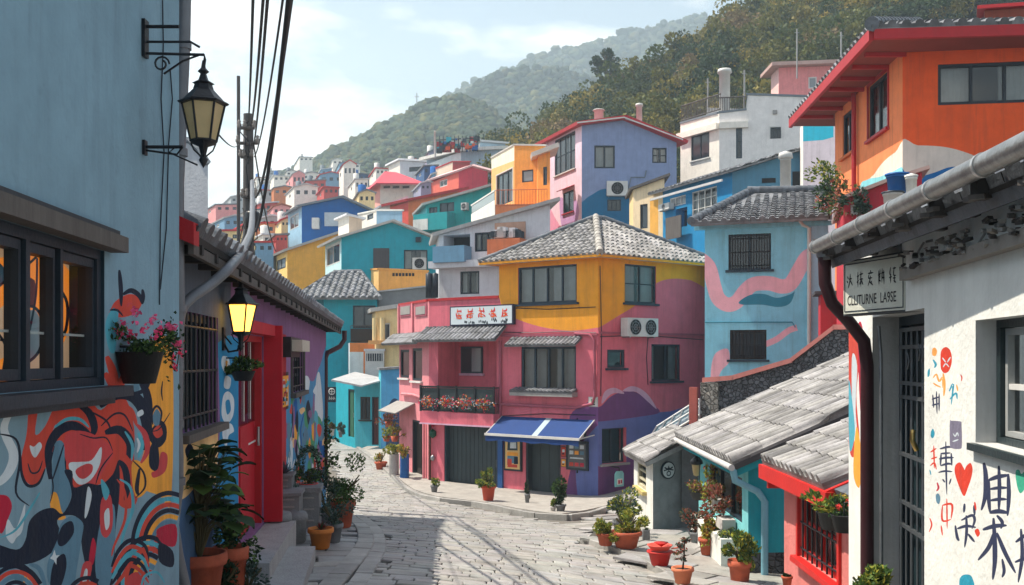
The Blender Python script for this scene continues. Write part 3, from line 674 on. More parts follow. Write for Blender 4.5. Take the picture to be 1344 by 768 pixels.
# ================================================================ the pink and yellow corner house
PINK = wallm('pink_paint', (216, 108, 124)); PINKL = wallm('pink_sunlit_side', (222, 138, 146)); YEL = wallm('amber_paint', (236, 158, 44)); PURP = wallm('purple_paint', (112, 68, 122))  # the lighter pink has sunlight put into the side face's colour
BLUEV = wallm('violet_blue_paint', (96, 110, 170)); MAUVE = wallm('pale_mauve_paint', (205, 165, 190)); NAVYAWN = M('blue_canvas', s2l(14, 56, 116), rough=.75, bump=.3, var=.08)
GREYDOOR = M('grey_green_door', (.032, .05, .058), rough=.55, kind='planks'); ROSE = wallm('rose_trim', (170, 88, 105))
def corner_house():
    A = XY(524, 37.2); C1 = XY(563, 34.1); C = XY(785, 30); Rr = XY(925, 33)
    fS, fF, fR = Face(A, C1), Face(C1, C), Face(C, Rr); zb = -5.2
    root = thing('corner_house', 'pink corner house with amber upper storey, blue awning and hipped tile roof', 'house', (C[0], C[1], -4.25))
    zt = 3.02; zw = fF.hit(600, 394)[1]; s6 = fF.hit(655, 400)[0]
    H = dict(root=root)
    # painted areas
    fF.paint([(652, 300), (660, 408), (676, 418), (710, 429), (748, 434), (784, 430), (800, 425), (800, 300)], YEL, n=4)
    fR.paint([(770, 300), (770, 434), (786, 430), (811, 415), (835, 400), (850, 383), (863, 371), (882, 366), (907, 368), (940, 378), (940, 300)], YEL, n=4)
    fF.paint([(740, 700), (744, 640), (752, 600), (748, 575), (752, 540), (800, 536), (800, 700)], PURP, n=4)
    fF.paint([(766, 700), (758, 650), (756, 610), (765, 580), (800, 560), (800, 700)], BLUEV, n=4)
    fR.paint([(770, 700), (770, 548), (800, 552), (845, 544), (880, 540), (940, 538), (940, 700)], BLUEV, n=4)
    fR.paint([(776, 538), (789, 533), (801, 521), (818, 514), (835, 515), (852, 528), (866, 541), (840, 547), (791, 553), (776, 552)], PURP, n=4)
    fR.paint([(791, 520), (796, 512), (806, 509), (816, 513), (819, 517), (808, 516), (800, 519), (790, 530)], MAUVE, n=4)
    fR.paint([(817, 513), (828, 507), (840, 510), (852, 520), (862, 537), (850, 527), (836, 515), (826, 514)], MAUVE, n=4)
    fR.paint([(776, 620), (800, 612), (850, 600), (850, 700), (776, 700)], PURP, n=4)
    # openings
    window(root, fF, (680, 349, 757, 398), 4, 1, fw=.06, curt=.9, sill=FRAMEB)
    window(root, fF, (684, 455, 756, 512), 4, 1, fw=.07, curt=.8, sill=None)
    window(root, fR, (820, 348, 861, 398), 2, 2, fw=.05, curt=.9, sill=FRAMEB)
    window(root, fR, (797, 459, 820, 483), 1, 1, fw=.08, sill=FRAMEB)
    window(root, fR, (855, 452, 893, 500), 2, 1, fw=.06, curt=.5, sill=FRAMEB)
    window(root, fR, (790, 562, 822, 608), 2, 1, fw=.05, dep=.2, sill=CONC)
    window(root, fS, (525, 459, 537, 496), 1, 1, fw=.09, fm=FRAME, sill=WHITE); window(root, fS, (541, 457, 554, 500), 1, 1, fw=.09, fm=FRAME, sill=WHITE)
    door(root, fS, (541, 552, 556, 628), DKWOOD, planks=4, label='tall narrow brown side door')
    door(root, fF, (583, 557, 653, 651), GREYDOOR, fm=FRAMEB, planks=12, dep=.22, leaves=2, name='garage_door')
    door(root, fF, (690, 572, 736, 657), GREYDOOR, planks=7, dep=.25)
    s0, s1, z0, z1 = fF.rect(575, 447, 652, 540); fF.holes.append((s0, s1, z0, z1, 1.1))
    # walls
    mb = MB()
    fF.wall(mb, [(0, zb), (fF.len, zb), (fF.len, zt), (s6, zt), (s6, zw), (0, zw)], PINK)
    fR.wall(mb, [(0, zb), (fR.len, zb), (fR.len, zt), (0, zt)], PINK); fS.wall(mb, [(0, zb), (fS.len, zb), (fS.len, zw), (0, zw)], PINKL)
    mb.poly([fF.W(s0, -1.08, z0), fF.W(s1, -1.08, z0), fF.W(s1, -1.08, z1), fF.W(s0, -1.08, z1)], PINK)
    a2 = fF.W(s6, 0, 0); B = a2+Vector((*Rr, 0))-Vector((*C, 0)); Av = Vector((*A, 0)); up = lambda p, z: Vector((p[0], p[1], z))
    R3 = Vector((*Rr, 0)); Bw = Av+(a2-Vector((*C1, 0)))
    for p, q, z in ((R3, B, zt), (B, Bw, zw-.2), (Bw, Av, zw)): mb.poly([up(p, zb), up(q, zb), up(q, z), up(p, z)], PINK)
    mb.poly([up(a2, zw-.4), up(B, zw-.4), up(B, zt), up(a2, zt)], YEL)
    mb.build('wall', root)
    m = MB(); m.poly([up(Av, zw-.3), up(C1, zw-.3), up(a2, zw-.3), up(Bw, zw-.3)], CONC)
    fF.box(m, -.03, s6-.02, -.16, .04, zw+.002, zw+.09, RED); fS.box(m, 0, fS.len-.16, -.16, .04, zw+.002, zw+.09, RED); m.build('coping', root)
    # side terrace rail boxes in the parapet of the side face
    m = MB()
    for x0, x1 in ((526, 541), (546, 561)):
        q = fS.rect(x0, 400, x1, 415); fS.box(m, q[0], q[1], .01, .04, q[2], q[3], ROSE); fS.box(m, q[0]+.12, q[1]-.12, .041, .055, q[2]+.06, q[3]-.06, CONC)
    q = fS.rect(524, 398, 563, 436); fS.box(m, q[0], q[0]+.1, .01, .07, q[2], q[3], PINKL); fS.box(m, (q[0]+q[1])/2-.05, (q[0]+q[1])/2+.05, .01, .07, q[2], q[3], PINKL); m.build('parapet_panel', root)
    # window on the loggia's rear wall
    f3 = Face(tuple(fF.W(0, -1.07, 0)[:2]), tuple(fF.W(fF.len, -1.07, 0)[:2])); q = f3.rect(606, 455, 634, 490)
    m = MB(); f3.box(m, q[0], q[1], 0, .05, q[2], q[3], FRAMEB); f3.box(m, q[0]-.06, q[1]+.06, 0, .08, q[2]-.08, q[2]-.003, MAUVE); o = m.build('window', root)
    m = MB(); xm = q[0]*.5+q[1]*.5; f3.box(m, q[0]+.06, xm-.02, .052, .06, q[2]+.06, q[3]-.06, GDARK); f3.box(m, xm+.02, q[1]-.06, .052, .06, q[2]+.06, q[3]-.06, GPALE); m.build('pane', o)
    # balcony
    q = fF.rect(562, 541, 658, 556); m = MB(); fF.box(m, q[0], q[1], .002, .42, q[2], q[3], PINK); bo = m.build('balcony', root)
    m = MB(); fF.box(m, q[0]-.02, q[1]+.02, 0.004, .44, q[2]-.05, q[2]-.003, MAUVE); m.build('balcony_edge', bo)
    qr = fF.rect(562, 508, 658, 541); m = MB()
    for z in (q[3]+.05, qr[3]): fF.box(m, q[0], q[1], .37, .41, z-.03, z+.03, IRON)
    for i in range(5):
        s = q[0]+(q[1]-q[0])*i/4; fF.box(m, s-.03, s+.03, .372, .408, q[3]+.003, qr[3]+.05, IRON)
    for sd_ in (q[0]+.02, q[1]-.02): m.tube([fF.W(sd_, .02, qr[3]), fF.W(sd_, .38, qr[3])], .025, IRON, 6)
    for sd_ in (q[0]+.02, q[1]-.02):
        for k in range(4): m.tube([fF.W(sd_, .05+k*.1, q[3]), fF.W(sd_, .05+k*.1, qr[3])], .01, IRON, 4)
    m.build('railing', bo)
    m = MB(); fF.box(m, q[0]+.03, q[1]-.03, .36, .368, q[3]+.08, qr[3]-.04, M('smoked_panel', (.03, .045, .05), rough=.3, var=.3)); m.build('railing_panel', bo)
    # flower troughs hung in the balcony
    rd = random.Random(4); m = MB()
    for k in range(4):
        c_ = (q[0]+(q[1]-q[0])*(k+.5)/4)
        for i in range(260):
            p = fF.W(c_+rd.gauss(0, .17), .44+rd.random()*.08, q[3]+.33+rd.gauss(0, .09)); leafq(m, p, .085, rd, rd.choice([(.75, .06, .05), (.85, .30, .06), (.8, .78, .75), (.08, .16, .05), (.7, .05, .15), (.1, .3, .4)]), PETAL)
    m.build('balcony_flowers', bo)
    # small tiled hoods and the striped lean-to over the balcony
    m = MB(); q = fF.rect(560, 433, 668, 447); tiles(m, [fF.W(q[0], .75, q[2]), fF.W(q[1], .75, q[2]), fF.W(q[1]-.1, .02, q[3]+.12), fF.W(q[0], .02, q[3]+.12)], TILE, w=.17, course=.4, r=.04, th=.04); m.build('balcony_roof', root)
    m = MB(); q = fF.rect(672, 445, 764, 453); tiles(m, [fF.W(q[0], .42, q[2]), fF.W(q[1], .42, q[2]), fF.W(q[1], .02, q[3]+.06), fF.W(q[0], .02, q[3]+.06)], TILE, w=.16, course=.3, r=.04, th=.04); m.build('window_hood', root)
    m = MB(); q = fF.rect(676, 513, 758, 520); fF.box(m, q[0], q[1], .002, .3, q[2], q[3]-.02, CONC)
    tiles(m, [fF.W(q[0], .32, q[3]-.02), fF.W(q[1], .32, q[3]-.02), fF.W(q[1], .02, q[3]+.08), fF.W(q[0], .02, q[3]+.08)], TILE, w=.15, course=.3, r=.03, th=.02); m.build('window_ledge', root)
    m = MB(); q = fS.rect(520, 441, 563, 451); tiles(m, [fS.W(q[0]-.3, .5, q[2]), fS.W(q[1], .5, q[2]), fS.W(q[1], .02, q[3]+.1), fS.W(q[0]-.3, .02, q[3]+.1)], TILE, w=.16, course=.3, r=.035, th=.04); m.build('window_hood', root)
    m = MB(); q = fS.rect(524, 531, 545, 540); slab(m, [fS.W(q[0]-.2, .75, q[2]), fS.W(q[1], .75, q[2]), fS.W(q[1], .02, q[3]+.1), fS.W(q[0]-.2, .02, q[3]+.1)], .04, CONC); m.build('door_hood', root)
    # belt course, pipes
    m = MB(); z = fF.hit(720, 440)[1]
    fF.box(m, s6+.1, fF.len, .002, .05, z-.03, z+.03, ROSE); fR.box(m, .0, fR.len, .002, .045, fR.hit(850, 438)[1]-.03, fR.hit(850, 438)[1]+.03, ROSE); m.build('belt_course', root)
    m = MB(); pt = [fF.hit(*p) for p in ((756, 438), (775, 439), (781, 446), (782, 470), (782, 520), (779, 530), (757, 535), (655, 530))]
    m.tube([fF.W(s, .07, z) for s, z in pt], .045, ROSE, 8)
    pt = [fF.hit(*p) for p in ((658, 447), (658, 560))]; m.tube([fF.W(s, .06, z) for s, z in pt], .05, ROSE, 8)
    m.build('drain_pipe', root)
    m = MB(); pt = [fF.hit(*p) for p in ((566, 556), (566, 636))]; m.tube([fF.W(s, .07, z) for s, z in pt], .05, M('rust_pipe', (.10, .03, .025), rough=.6), 8)
    pt = [fS.hit(*p) for p in ((530, 517), (545, 518), (557, 522), (559, 552), (559, 634))]; m.tube([fS.W(s, .08, z) for s, z in pt], .05, PINKL, 8); m.build('drain_pipe', root)
    m = MB()
    for ys, xs_ in (((436, 437, 435, 437), (662, 700, 740, 783)), ((546, 543, 545), (660, 715, 782)), ((404, 406, 403), (660, 720, 782))): pt = [fF.hit(x, y) for x, y in zip(xs_, ys)]; m.tube([fF.W(s, .02, z) for s, z in pt], .012, FRAME, 4)
    for ys, xs_ in (((442, 440, 446), (787, 840, 922)), ((349, 440, 520), (787, 789, 788)), ((443, 470, 505), (850, 848, 850))): pt = [fR.hit(x, y) for x, y in zip(xs_, ys)]; m.tube([fR.W(s, .02, z) for s, z in pt], .012, FRAME, 4)
    m.build('cable', root)
    # blue door post
    m = MB(); q = fF.rect(655, 556, 661, 655); fF.box(m, q[0], q[1], .003, .08, q[2], q[3], M('blue_post', s2l(30, 80, 140), rough=.6)); m.build('door_post', root)
    # doorstep
    m = MB(); q = fF.rect(686, 657, 742, 663); fF.box(m, q[0], q[1], .003, .3, q[2]-.1, q[3]+.02, CONC); m.build('doorstep', root)
    # awning
    q = fF.rect(660, 547, 779, 560); m = MB(); a_, b_ = q[0]-.02, fF.len-.12
    zt_, zf = fF.hit(700, 548)[1], fF.hit(700, 548)[1]-.52
    mid0, mid1 = a_+(b_-a_)*.50, a_+(b_-a_)*.56; stripe = M('pale_stripe_canvas', (.35, .45, .5), rough=.7)
    for s, e, mt in ((a_, mid0, NAVYAWN), (mid0, mid1, stripe), (mid1, b_, NAVYAWN)):
        slab(m, [fF.W(s, .87, zf), fF.W(e, .87, zf), fF.W(e, .03, zt_), fF.W(s, .03, zt_)], .02, mt)
    aw = m.build('awning', root)
    m = MB(); n = 26
    for i in range(n):
        s = a_+(b_-a_)*i/n; e = a_+(b_-a_)*(i+1)/n; m.poly([fF.W(s, .88, zf-.045), fF.W(e, .88, zf-.045), fF.W(e, .885, zf-.20-.02*math.cos(i)), fF.W(s, .885, zf-.20-.02*math.cos(i-1))], NAVYAWN)
    m.build('valance', aw)
    m = MB(); fF.box(m, a_-.02, b_+.02, .85, .91, zf-.045, zf+.03, WHITE)
    for s in (a_, b_): m.tube([fF.W(s, .87, zf), fF.W(s, .02, zt_-.45)], .018, WHITE, 6); m.tube([fF.W(s, .87, zf), fF.W(s, .02, zt_)], .018, WHITE, 6)
    m.build('awning_frame', aw)
    # hipped roof
    e1 = (a2-Vector((*C, 0))).normalized(); e2 = (R3-Vector((*C, 0))).normalized(); ov = .42
    c0 = Vector((*C, 0))-e1*ov-e2*ov; c1 = a2+e1*ov-e2*ov; c2 = B+e1*ov+e2*ov; c3 = R3+e2*ov-e1*ov; zt2 = zt+.06
    ap = Vector((2.78, 33.0, 4.62)); ap2 = Vector((3.05, 33.3, 4.62)); U = lambda p, z=zt2: Vector((p.x, p.y, z))
    m = MB(); m.poly([U(c0, zt+.0), U(c1, zt+.0), U(c2, zt+.0), U(c3, zt+.0)], YEL)
    for p, q_ in ((c0, c1), (c1, c2), (c2, c3), (c3, c0)):
        d = (q_-p).normalized(); nn = Vector((-d.y, d.x, 0)); 
        slab(m, [U(p, zt+.10), U(q_, zt+.10), U(q_, zt+.10)+nn*-.05, U(p, zt+.10)+nn*-.05], .11, YEL)
    rf = m.build('eave', root)
    m = MB()
    tiles(m, [U(c1), U(c0), ap], TILEW, w=.22, course=.27, r=.065, step=.025, seed=1); tiles(m, [U(c0), U(c3), ap2, ap], TILEW, w=.22, course=.27, r=.065, step=.025, seed=2)
    tiles(m, [U(c3), U(c2), ap2], TILE, w=.24, seed=3); tiles(m, [U(c2), U(c1), ap, ap2], TILE, w=.24, seed=4)
    ridge(m, U(c0)+Vector((0, 0, .05)), ap+Vector((0, 0, .07)), .11, TILEW, .3, (1.5, 1.45, 1.35)); 
    for c_ in (c1,): ridge(m, U(c_)+Vector((0, 0, .05)), ap+Vector((0, 0, .07)), .09, TILED)
    for c_ in (c3, c2): ridge(m, U(c_)+Vector((0, 0, .05)), ap2+Vector((0, 0, .07)), .09, TILED)
    ridge(m, ap, ap2, .13, TILED); m.build('roof', root)
    ac(fR, (813, 418, 853, 442), 'white twin-fan air conditioner on the pink and amber wall', 2)
    return fS, fF, fR
def leafq(mb, p, s, rd, c, mat=None, dirv=None, asp=.5):
    """one pointed leaf"""
    if dirv is None: d = Vector((rd.gauss(0, 1), rd.gauss(0, 1), rd.gauss(.25, .8))).normalized()
    else: d = (Vector(dirv)+Vector((rd.gauss(0, .35), rd.gauss(0, .35), rd.gauss(0, .35)))).normalized()
    a = d.cross(Vector((rd.gauss(0, 1), rd.gauss(0, 1), rd.gauss(0, 1)))).normalized(); n = d.cross(a)
    g = rd.uniform(.65, 1.35); c = (c[0]*g, c[1]*g, c[2]*g); q = s*rd.uniform(.7, 1.3)
    mb.add([p-d*q*.5, p-d*q*.05+a*q*asp*.55+n*q*.12, p+d*q*.5-n*q*.1, p-d*q*.05-a*q*asp*.55+n*q*.12, p], [(0, 1, 4), (1, 2, 4), (2, 3, 4), (3, 0, 4)], mat or LEAF, c)
fS, fF, fR = corner_house()
# ================================================================ blue house with pink waves
SKYB = wallm('sky_blue_paint', (132, 204, 228)); PALEP = wallm('pale_pink_paint', (238, 178, 192)); TEALB = wallm('teal_blue_paint', (52, 138, 165)); CRIM = wallm('crimson_paint', (182, 48, 62))
def fol_patch(mb, c, rad, n, size, cols, seed, mat=None, flat=False, up=.25):
    rd = random.Random(seed); cl = [(Vector((rd.gauss(0, .45), rd.gauss(0, .45), rd.gauss(0, .4))), rd.uniform(.3, .55)) for _ in range(7)]
    for i in range(n):
        k, r = rd.choice(cl); v = Vector((rd.gauss(0, 1), rd.gauss(0, 1), rd.gauss(0, 1))).normalized()*r*rd.uniform(.6, 1.1)+k
        leafq(mb, Vector(c)+Vector((v.x*rad[0], v.y*rad[1], v.z*rad[2])), size, rd, rd.choice(cols), mat, dirv=(v.x, v.y, v.z+up) if rd.random() < .7 else None)
H = house('blue_wave_house', 'sky blue house with pink wave painting and shuttered windows', (931, 34.5), (925, 29.5), (1087, 28.4), [(925, 297), (1087, 288)], None, (SKYB, SKYB), deep=10)
f = H['F']
f.brush([(915, 338), (930, 350), (937, 375), (943, 392), (955, 400), (967, 396), (978, 382), (990, 373), (1010, 372), (1026, 376), (1038, 372), (1050, 352), (1060, 337), (1075, 333), (1095, 335)], 19, PALEP)
f.brush([(930, 350), (936, 378), (948, 396), (960, 399), (972, 390)], 14, PALEP)
f.paint([(970, 396), (985, 387), (1003, 386), (1020, 391), (1038, 386), (1043, 383), (1037, 398), (1022, 403), (1000, 400), (975, 400)], TEALB)
f.brush([(1005, 452), (1020, 445), (1035, 434), (1046, 430)], 8, PALEP); f.paint([(933, 500), (934, 478), (940, 463), (955, 458), (957, 475), (946, 488), (938, 510)], PALEP)
f.paint([(1064, 280), (1064, 520), (1095, 520), (1095, 280)], wallm('pale_blue_paint', (160, 200, 222)), smooth=False)
LOUV = M('louvre_dark', (.02, .025, .03), rough=.5, var=.3)
o = window(H['root'], f, (956, 307, 1012, 354), 2, 1, fw=.06, dep=.12, grille=16, sill=FRAMEB, glass=GDARK, label='upper dark window behind close upright bars')
o = window(H['root'], f, (958, 433, 1006, 472), 3, 1, fw=.06, fm=DKWOOD, dep=.12, grille=10, sill=FRAMEB, glass=GDARK, label='lower brown window behind upright bars')
finish(H, roof='none')
def wave_roof(H):
    root = H['root']; m = MB(); e0, e1 = P(907, 293, 28.9), P(1092, 284, 27.8); r1, r0 = P(1092, 250, 32.3), P(985, 252, 32.8)
    tiles(m, [e0, e1, r1, r0], TILE, w=.26, course=.34, r=.07, step=.035, seed=11)
    ridge(m, r0+Vector((-.1, 0, .05)), r1+Vector((0, 0, .05)), .13, TILED); ridge(m, e0+Vector((0, 0, .06)), r0+Vector((0, 0, .05)), .12, TILED)
    b0, b1 = Vector((r0.x+1.5, 36.5, e0.z)), Vector((r1.x, 36.5, e1.z)); slab(m, [r0, r1, b1, b0], .08, TILED); slab(m, [e0, r0, b0], .08, TILED); m.build('roof', root)
    m = MB(); f = H['F']; z = H['pf'][0][1]; f.box(m, -.3, f.len+.1, .003, .12, z-.12, z+.0, SKYB); m.build('fascia', root)
    m = MB(); pt = [f.hit(*p) for p in ((1050, 291), (1054, 296), (1062, 300), (1062, 460))]; m.tube([f.W(s, .09, z) for s, z in pt], .055, WHITE, 8)
    pt = [f.hit(*p) for p in ((926, 423), (1040, 423), (1044, 430))]; m.tube([f.W(s, .06, z) for s, z in pt], .02, TEALB, 6); m.build('drain_pipe', root)
wave_roof(H)
m = MB(); 
# ================================================================ orange house up at the right
ORA = wallm('orange_paint', (232, 90, 40)); BEIGE = wallm('beige_paint', (205, 196, 188)); BLU = wallm('deep_blue_paint', (24, 100, 165)); AQUA = wallm('aqua_paint', (130, 205, 215))
H = house('orange_house', 'orange house with red eaves and a beige and blue wave along its foot', (1096, 27.5), (1184.6, 22), (1460, 21.4), [(1184.6, 58), (1460, 49)], [(1096, 145), (1184.6, 58)], (wallm('orange_sunlit_side', (240, 136, 84)), ORA), deep=8)  # side wall lighter than the front: sunlight put into its colour
f = H['F']; g = H['L']
f.paint([(1180, 193), (1205, 191), (1240, 193), (1270, 201), (1292, 212), (1330, 240), (1500, 260), (1500, 330), (1180, 330)], BEIGE)
f.paint([(1180, 226), (1190, 228), (1205, 232), (1225, 227), (1250, 219), (1280, 222), (1310, 240), (1500, 270), (1500, 330), (1180, 330)], BLU)
g.paint([(1188, 194), (1175, 200), (1160, 212), (1148, 228), (1140, 245), (1138, 330), (1188, 330)], wallm('cream_paint', (225, 215, 200))); g.paint([(1188, 228), (1172, 225), (1155, 232), (1138, 236), (1128, 250), (1128, 330), (1188, 330)], AQUA)
window(H['root'], f, (1231, 82, 1364, 136), 3, 1, fw=.07, curt=.75, fm=FRAME, sill=None, label='long window with curtains drawn')
window(H['root'], g, (1140, 103, 1166, 176), 2, 1, fw=.09, fm=FRAME, curt=.6, sill=RED, trim=RED); window(H['root'], g, (1106, 146, 1121, 203), 2, 1, fw=.09, fm=FRAME, curt=.6, sill=wallm('sill_orange', (210, 110, 60)))
finish(H, roof='none')
def orange_roof(root):
    m = MB(); z = 6.82
    q = [Vector((7.62, 21.0, z)), Vector((14.5, 20.4, z)), Vector((14.5, 29, z)), Vector((8.15, 29, z))]
    slab(m, q, .07, M('red_brown_soffit', s2l(130, 60, 50), rough=.7))
    for a, b in ((q[0], q[1]), (q[3], q[0])):
        d = (b-a).normalized(); n = Vector((d.y, -d.x, 0)); m.hexa([a+n*.0-Vector((0, 0, .12)), b-Vector((0, 0, .12)), b+n*.09-Vector((0, 0, .12)), a+n*.09-Vector((0, 0, .12)), a+Vector((0, 0, .12)), b+Vector((0, 0, .12)), b+n*.09+Vector((0, 0, .12)), a+n*.09+Vector((0, 0, .12))], RED)
    # rafters under the side eave
    for i in range(7):
        y = 22+i*.95; m.box((8.25+.08*i*.95*.5, y, z-.12), (.9, .09, .09), RED)
    m.build('eave', root); m = MB(); zz = z+.14
    q = [Vector((7.55, 20.9, zz)), Vector((14.6, 20.3, zz)), Vector((14.6, 24.8, 8.35)), Vector((10.2, 25, 8.35))]
    tiles(m, q, TILE, w=.28, course=.36, r=.08, step=.04, seed=21); tiles(m, [Vector((8.1, 29.1, zz)), q[0], q[3]], TILE, w=.28, course=.36, r=.08, seed=22); slab(m, [q[3], q[2], Vector((14.6, 29, zz)), Vector((8.1, 29, zz))], .06, TILED)
    ridge(m, q[0]+Vector((0, 0, .06)), q[3]+Vector((0, 0, .06)), .14, TILED); m.build('roof', root)
    m = MB(); f = H['L']; pt = [f.hit(*p) for p in ((1114, 106), (1118, 112), (1125, 118), (1126, 135), (1126, 255))]
    m.tube([f.W(pt[0][0], .5, pt[0][1])]+[f.W(s, .1, z) for s, z in pt[1:]], .06, RED, 8); m.build('drain_pipe', root)
orange_roof(H['root'])
H = house('roof_hut', 'brown rooftop chimney hut behind the orange house roof', (1290, 25), (1292, 23.5), (1350, 23), [(1292, 14), (1350, 10)], None, (CONC, wallm('brick_brown', (140, 70, 55))), deep=1.9)
finish(H, 'slab', RED, ov=.15, th=.08)
# red lean-to under it with plants and buckets
H = house('red_lean_to', 'red lean-to at the foot of the orange house', (1098, 24), (1108, 20.5), (1210, 19.8), [(1108, 262), (1165, 240), (1210, 226)], None, (CRIM, CRIM), deep=6)
window(H['root'], H['F'], (1116, 268, 1132, 282), 2, 1, fw=.05, fm=WHITE, glass=GDARK); finish(H, 'slab', M('pinkish_slab', (.45, .30, .27), rough=.8), ov=.12, th=.07)
# ================================================================ stone ramp wall
RUB = M('rubble_stone', (.17, .165, .17), rough=.9, kind='rubble', bump=.8, bscale=30); RUBL = M('rubble_stone_pale', (.30, .28, .25), rough=.9, kind='rubble', bump=.8, bscale=30)
COP = M('pink_coping', s2l(215, 135, 125), rough=.8, dirt=.35)
def stone_wall():
    D0, D1 = 20.6, 19.0; A = XY(924, D0+.1); B = XY(1190, D1); f = Face(A, B); t = thing('stone_wall', 'dark rubble wall with stepped pink coping below the blue wave house', 'wall', (A[0], A[1], -3.2))
    pr = [f.hit(*p) for p in ((924, 502), (963, 499), (1040, 476), (1095, 433), (1190, 431))]; pr[0] = (0, pr[0][1]); m = MB()
    f.wall(m, [(0, -4), (f.len, -4)]+[(min(a, f.len), b) for a, b in pr[::-1]], RUB)
    e = [f.W(a, -.4, b) for a, b in pr]; g0 = [f.W(a, 0, b) for a, b in pr]
    for i in range(4): m.poly([g0[i], g0[i+1], e[i+1], e[i]], RUB)
    m.poly([f.W(0, 0, -4), f.W(0, 0, pr[0][1]), f.W(0, -.4, pr[0][1]), f.W(0, -.4, -4)], RUBL); m.poly([f.W(0, -.4, -4), f.W(f.len, -.4, -4)]+e[::-1], RUB); m.build('masonry', t)
    m = MB()
    for i in range(4):
        a, b = pr[i], pr[i+1]; m.hexa([f.W(a[0]-.02, .07, a[1]+.003), f.W(b[0]+.0, .07, b[1]+.003), f.W(b[0], -.47, b[1]+.003), f.W(a[0]-.02, -.47, a[1]+.003), f.W(a[0]-.02, .07, a[1]+.1), f.W(b[0], .07, b[1]+.1), f.W(b[0], -.47, b[1]+.1), f.W(a[0]-.02, -.47, a[1]+.1)], COP)
    m.build('coping', t)
    m = MB(); q = f.rect(923, 502, 944, 565); f.box(m, q[0]-.03, q[1], .003, .12, -4, q[3], RUBL); m.build('pillar', t)
    m = MB(); f.box(m, q[0]-.24, q[0]-.08, .1, .22, -3.6, f.hit(915, 508)[1], wallm('salmon_post', (190, 100, 90))); m.build('post', t)
stone_wall()
# ================================================================ grey stone hut
GREYP = wallm('grey_render', (150, 152, 160)); WHT = wallm('white_render', (222, 222, 216)); TEAL = wallm('teal_paint', (30, 152, 168)); TEALL = wallm('teal_sunlit_side', (120, 200, 205))  # light teal: sunlight put into the colour of the cottage's side wall
H = house('stone_hut', 'small grey stone hut with pale tile roof and round emblem', (832, 20.0), (857, 18.0), (921, 18.6), [(857, 601), (921, 569)], [(832, 594), (857, 601)], (WHT, M('hut_render', (.22, .225, .24), rough=.9, dirt=.5, bump=1, bscale=14, var=.25)), deep=3, base=-3.6)
window(H['root'], H['L'], (837, 607, 848, 641), 1, 3, fw=.06, fm=wallm('cream_frame', (190, 185, 160)), dep=.08, sill=wallm('sill_yellow', (190, 170, 110)))
finish(H, roof='none')
m = MB(); zc = H['pf'][0][1]; c = H['c']; r = H['r']; a = H['a']; dF = (r-c).normalized(); dB = (a-c).normalized()
e0 = c-dF*.5-dB*.25; e1 = a-dF*.45+dB*.3; ra = c+dF*1.3-dB*.25; sl = (H['pf'][1][1]-zc)/H['F'].len
def rz(p, base=c): return zc+.06+sl*((p-base).dot(dF))
zq = lambda x: -1.84+.47*(x-2.38)
q = [(2.36, 17.75), (2.26, 20.3), (3.32, 20.5), (3.32, 17.9)]; tiles(m, [Vector((x, y, zq(x))) for x, y in q], TILEW, w=.19, course=.34, r=.06, step=.015, seed=31); m.build('roof', H['root'])
def emblem(f, px, py, rpx, label):
    s, z = f.hit(px, py); R0 = rpx/F*18.3; t = thing('round_emblem', label, 'sign', f.W(s, .03, z)); m = MB(); disc = lambda r, d: [f.W(s+r*math.cos(k*math.pi/16), d, z+r*math.sin(k*math.pi/16)) for k in range(32)]
    m.poly(disc(R0, .03), FRAME); m.add(disc(R0, .03)+disc(R0, .0), [(i, (i+1) % 32, (i+1) % 32+32, i+32) for i in range(32)], FRAME); m.build('rim', t); m = MB(); m.poly(disc(R0*.86, .034), M('emblem_white', (.5, .52, .55), rough=.7)); m.build('disc', t)
    m = MB()
    for pts, w in ((((-.6, .35), (-.2, .15), (0, .3), (.2, .15), (.6, .35)), .16), (((-.7, -.02), (0, .1), (.7, -.02)), .14), (((-.25, -.25), (0, -.12), (.25, -.25), (.2, -.55), (-.2, -.55), (-.25, -.25)), .12), (((0, -.12), (0, .5)), .12)):
        o = stroke([(p[0], p[1]) for p in pts], w, 4); n = len(o)//2
        for i in range(n-1): m.poly([f.W(s+p[0]*R0, .037, z+p[1]*R0) for p in (o[i], o[i+1], o[-2-i], o[-1-i])], FRAME)
    m.build('motif', t)
emblem(H['F'], 876, 617, 11.5, 'round black and white emblem on the stone hut')
# glass lean-to behind the hut
def leanto():
    t = thing('glass_lean_to', 'lean-to of glass panes on white rails behind the stone hut', 'lean-to', P(890, 640, 23)); m = MB(); a, b, c_, d = P(846, 588, 21.5), P(862, 560, 24.5), P(918, 524, 24.5), P(918, 545, 21.5)
    n = 5
    for i in range(n+1): m.tube([a+(d-a)*i/n, b+(c_-b)*i/n], .025, STEEL, 5)
    for k in (0, .5, 1): m.tube([a+(b-a)*k, d+(c_-d)*k], .03, WHITE, 5)
    for p in (a, b, d, c_): m.tube([p, Vector((p.x, p.y, -3.9))], .03, WHITE, 5)
    m.build('frame', t); m = MB(); m.poly([p-Vector((0, 0, .03)) for p in (a, d, c_, b)], glassm('sky_glass', opaque=(.10, .17, .22))); m.build('pane', t)
leanto()
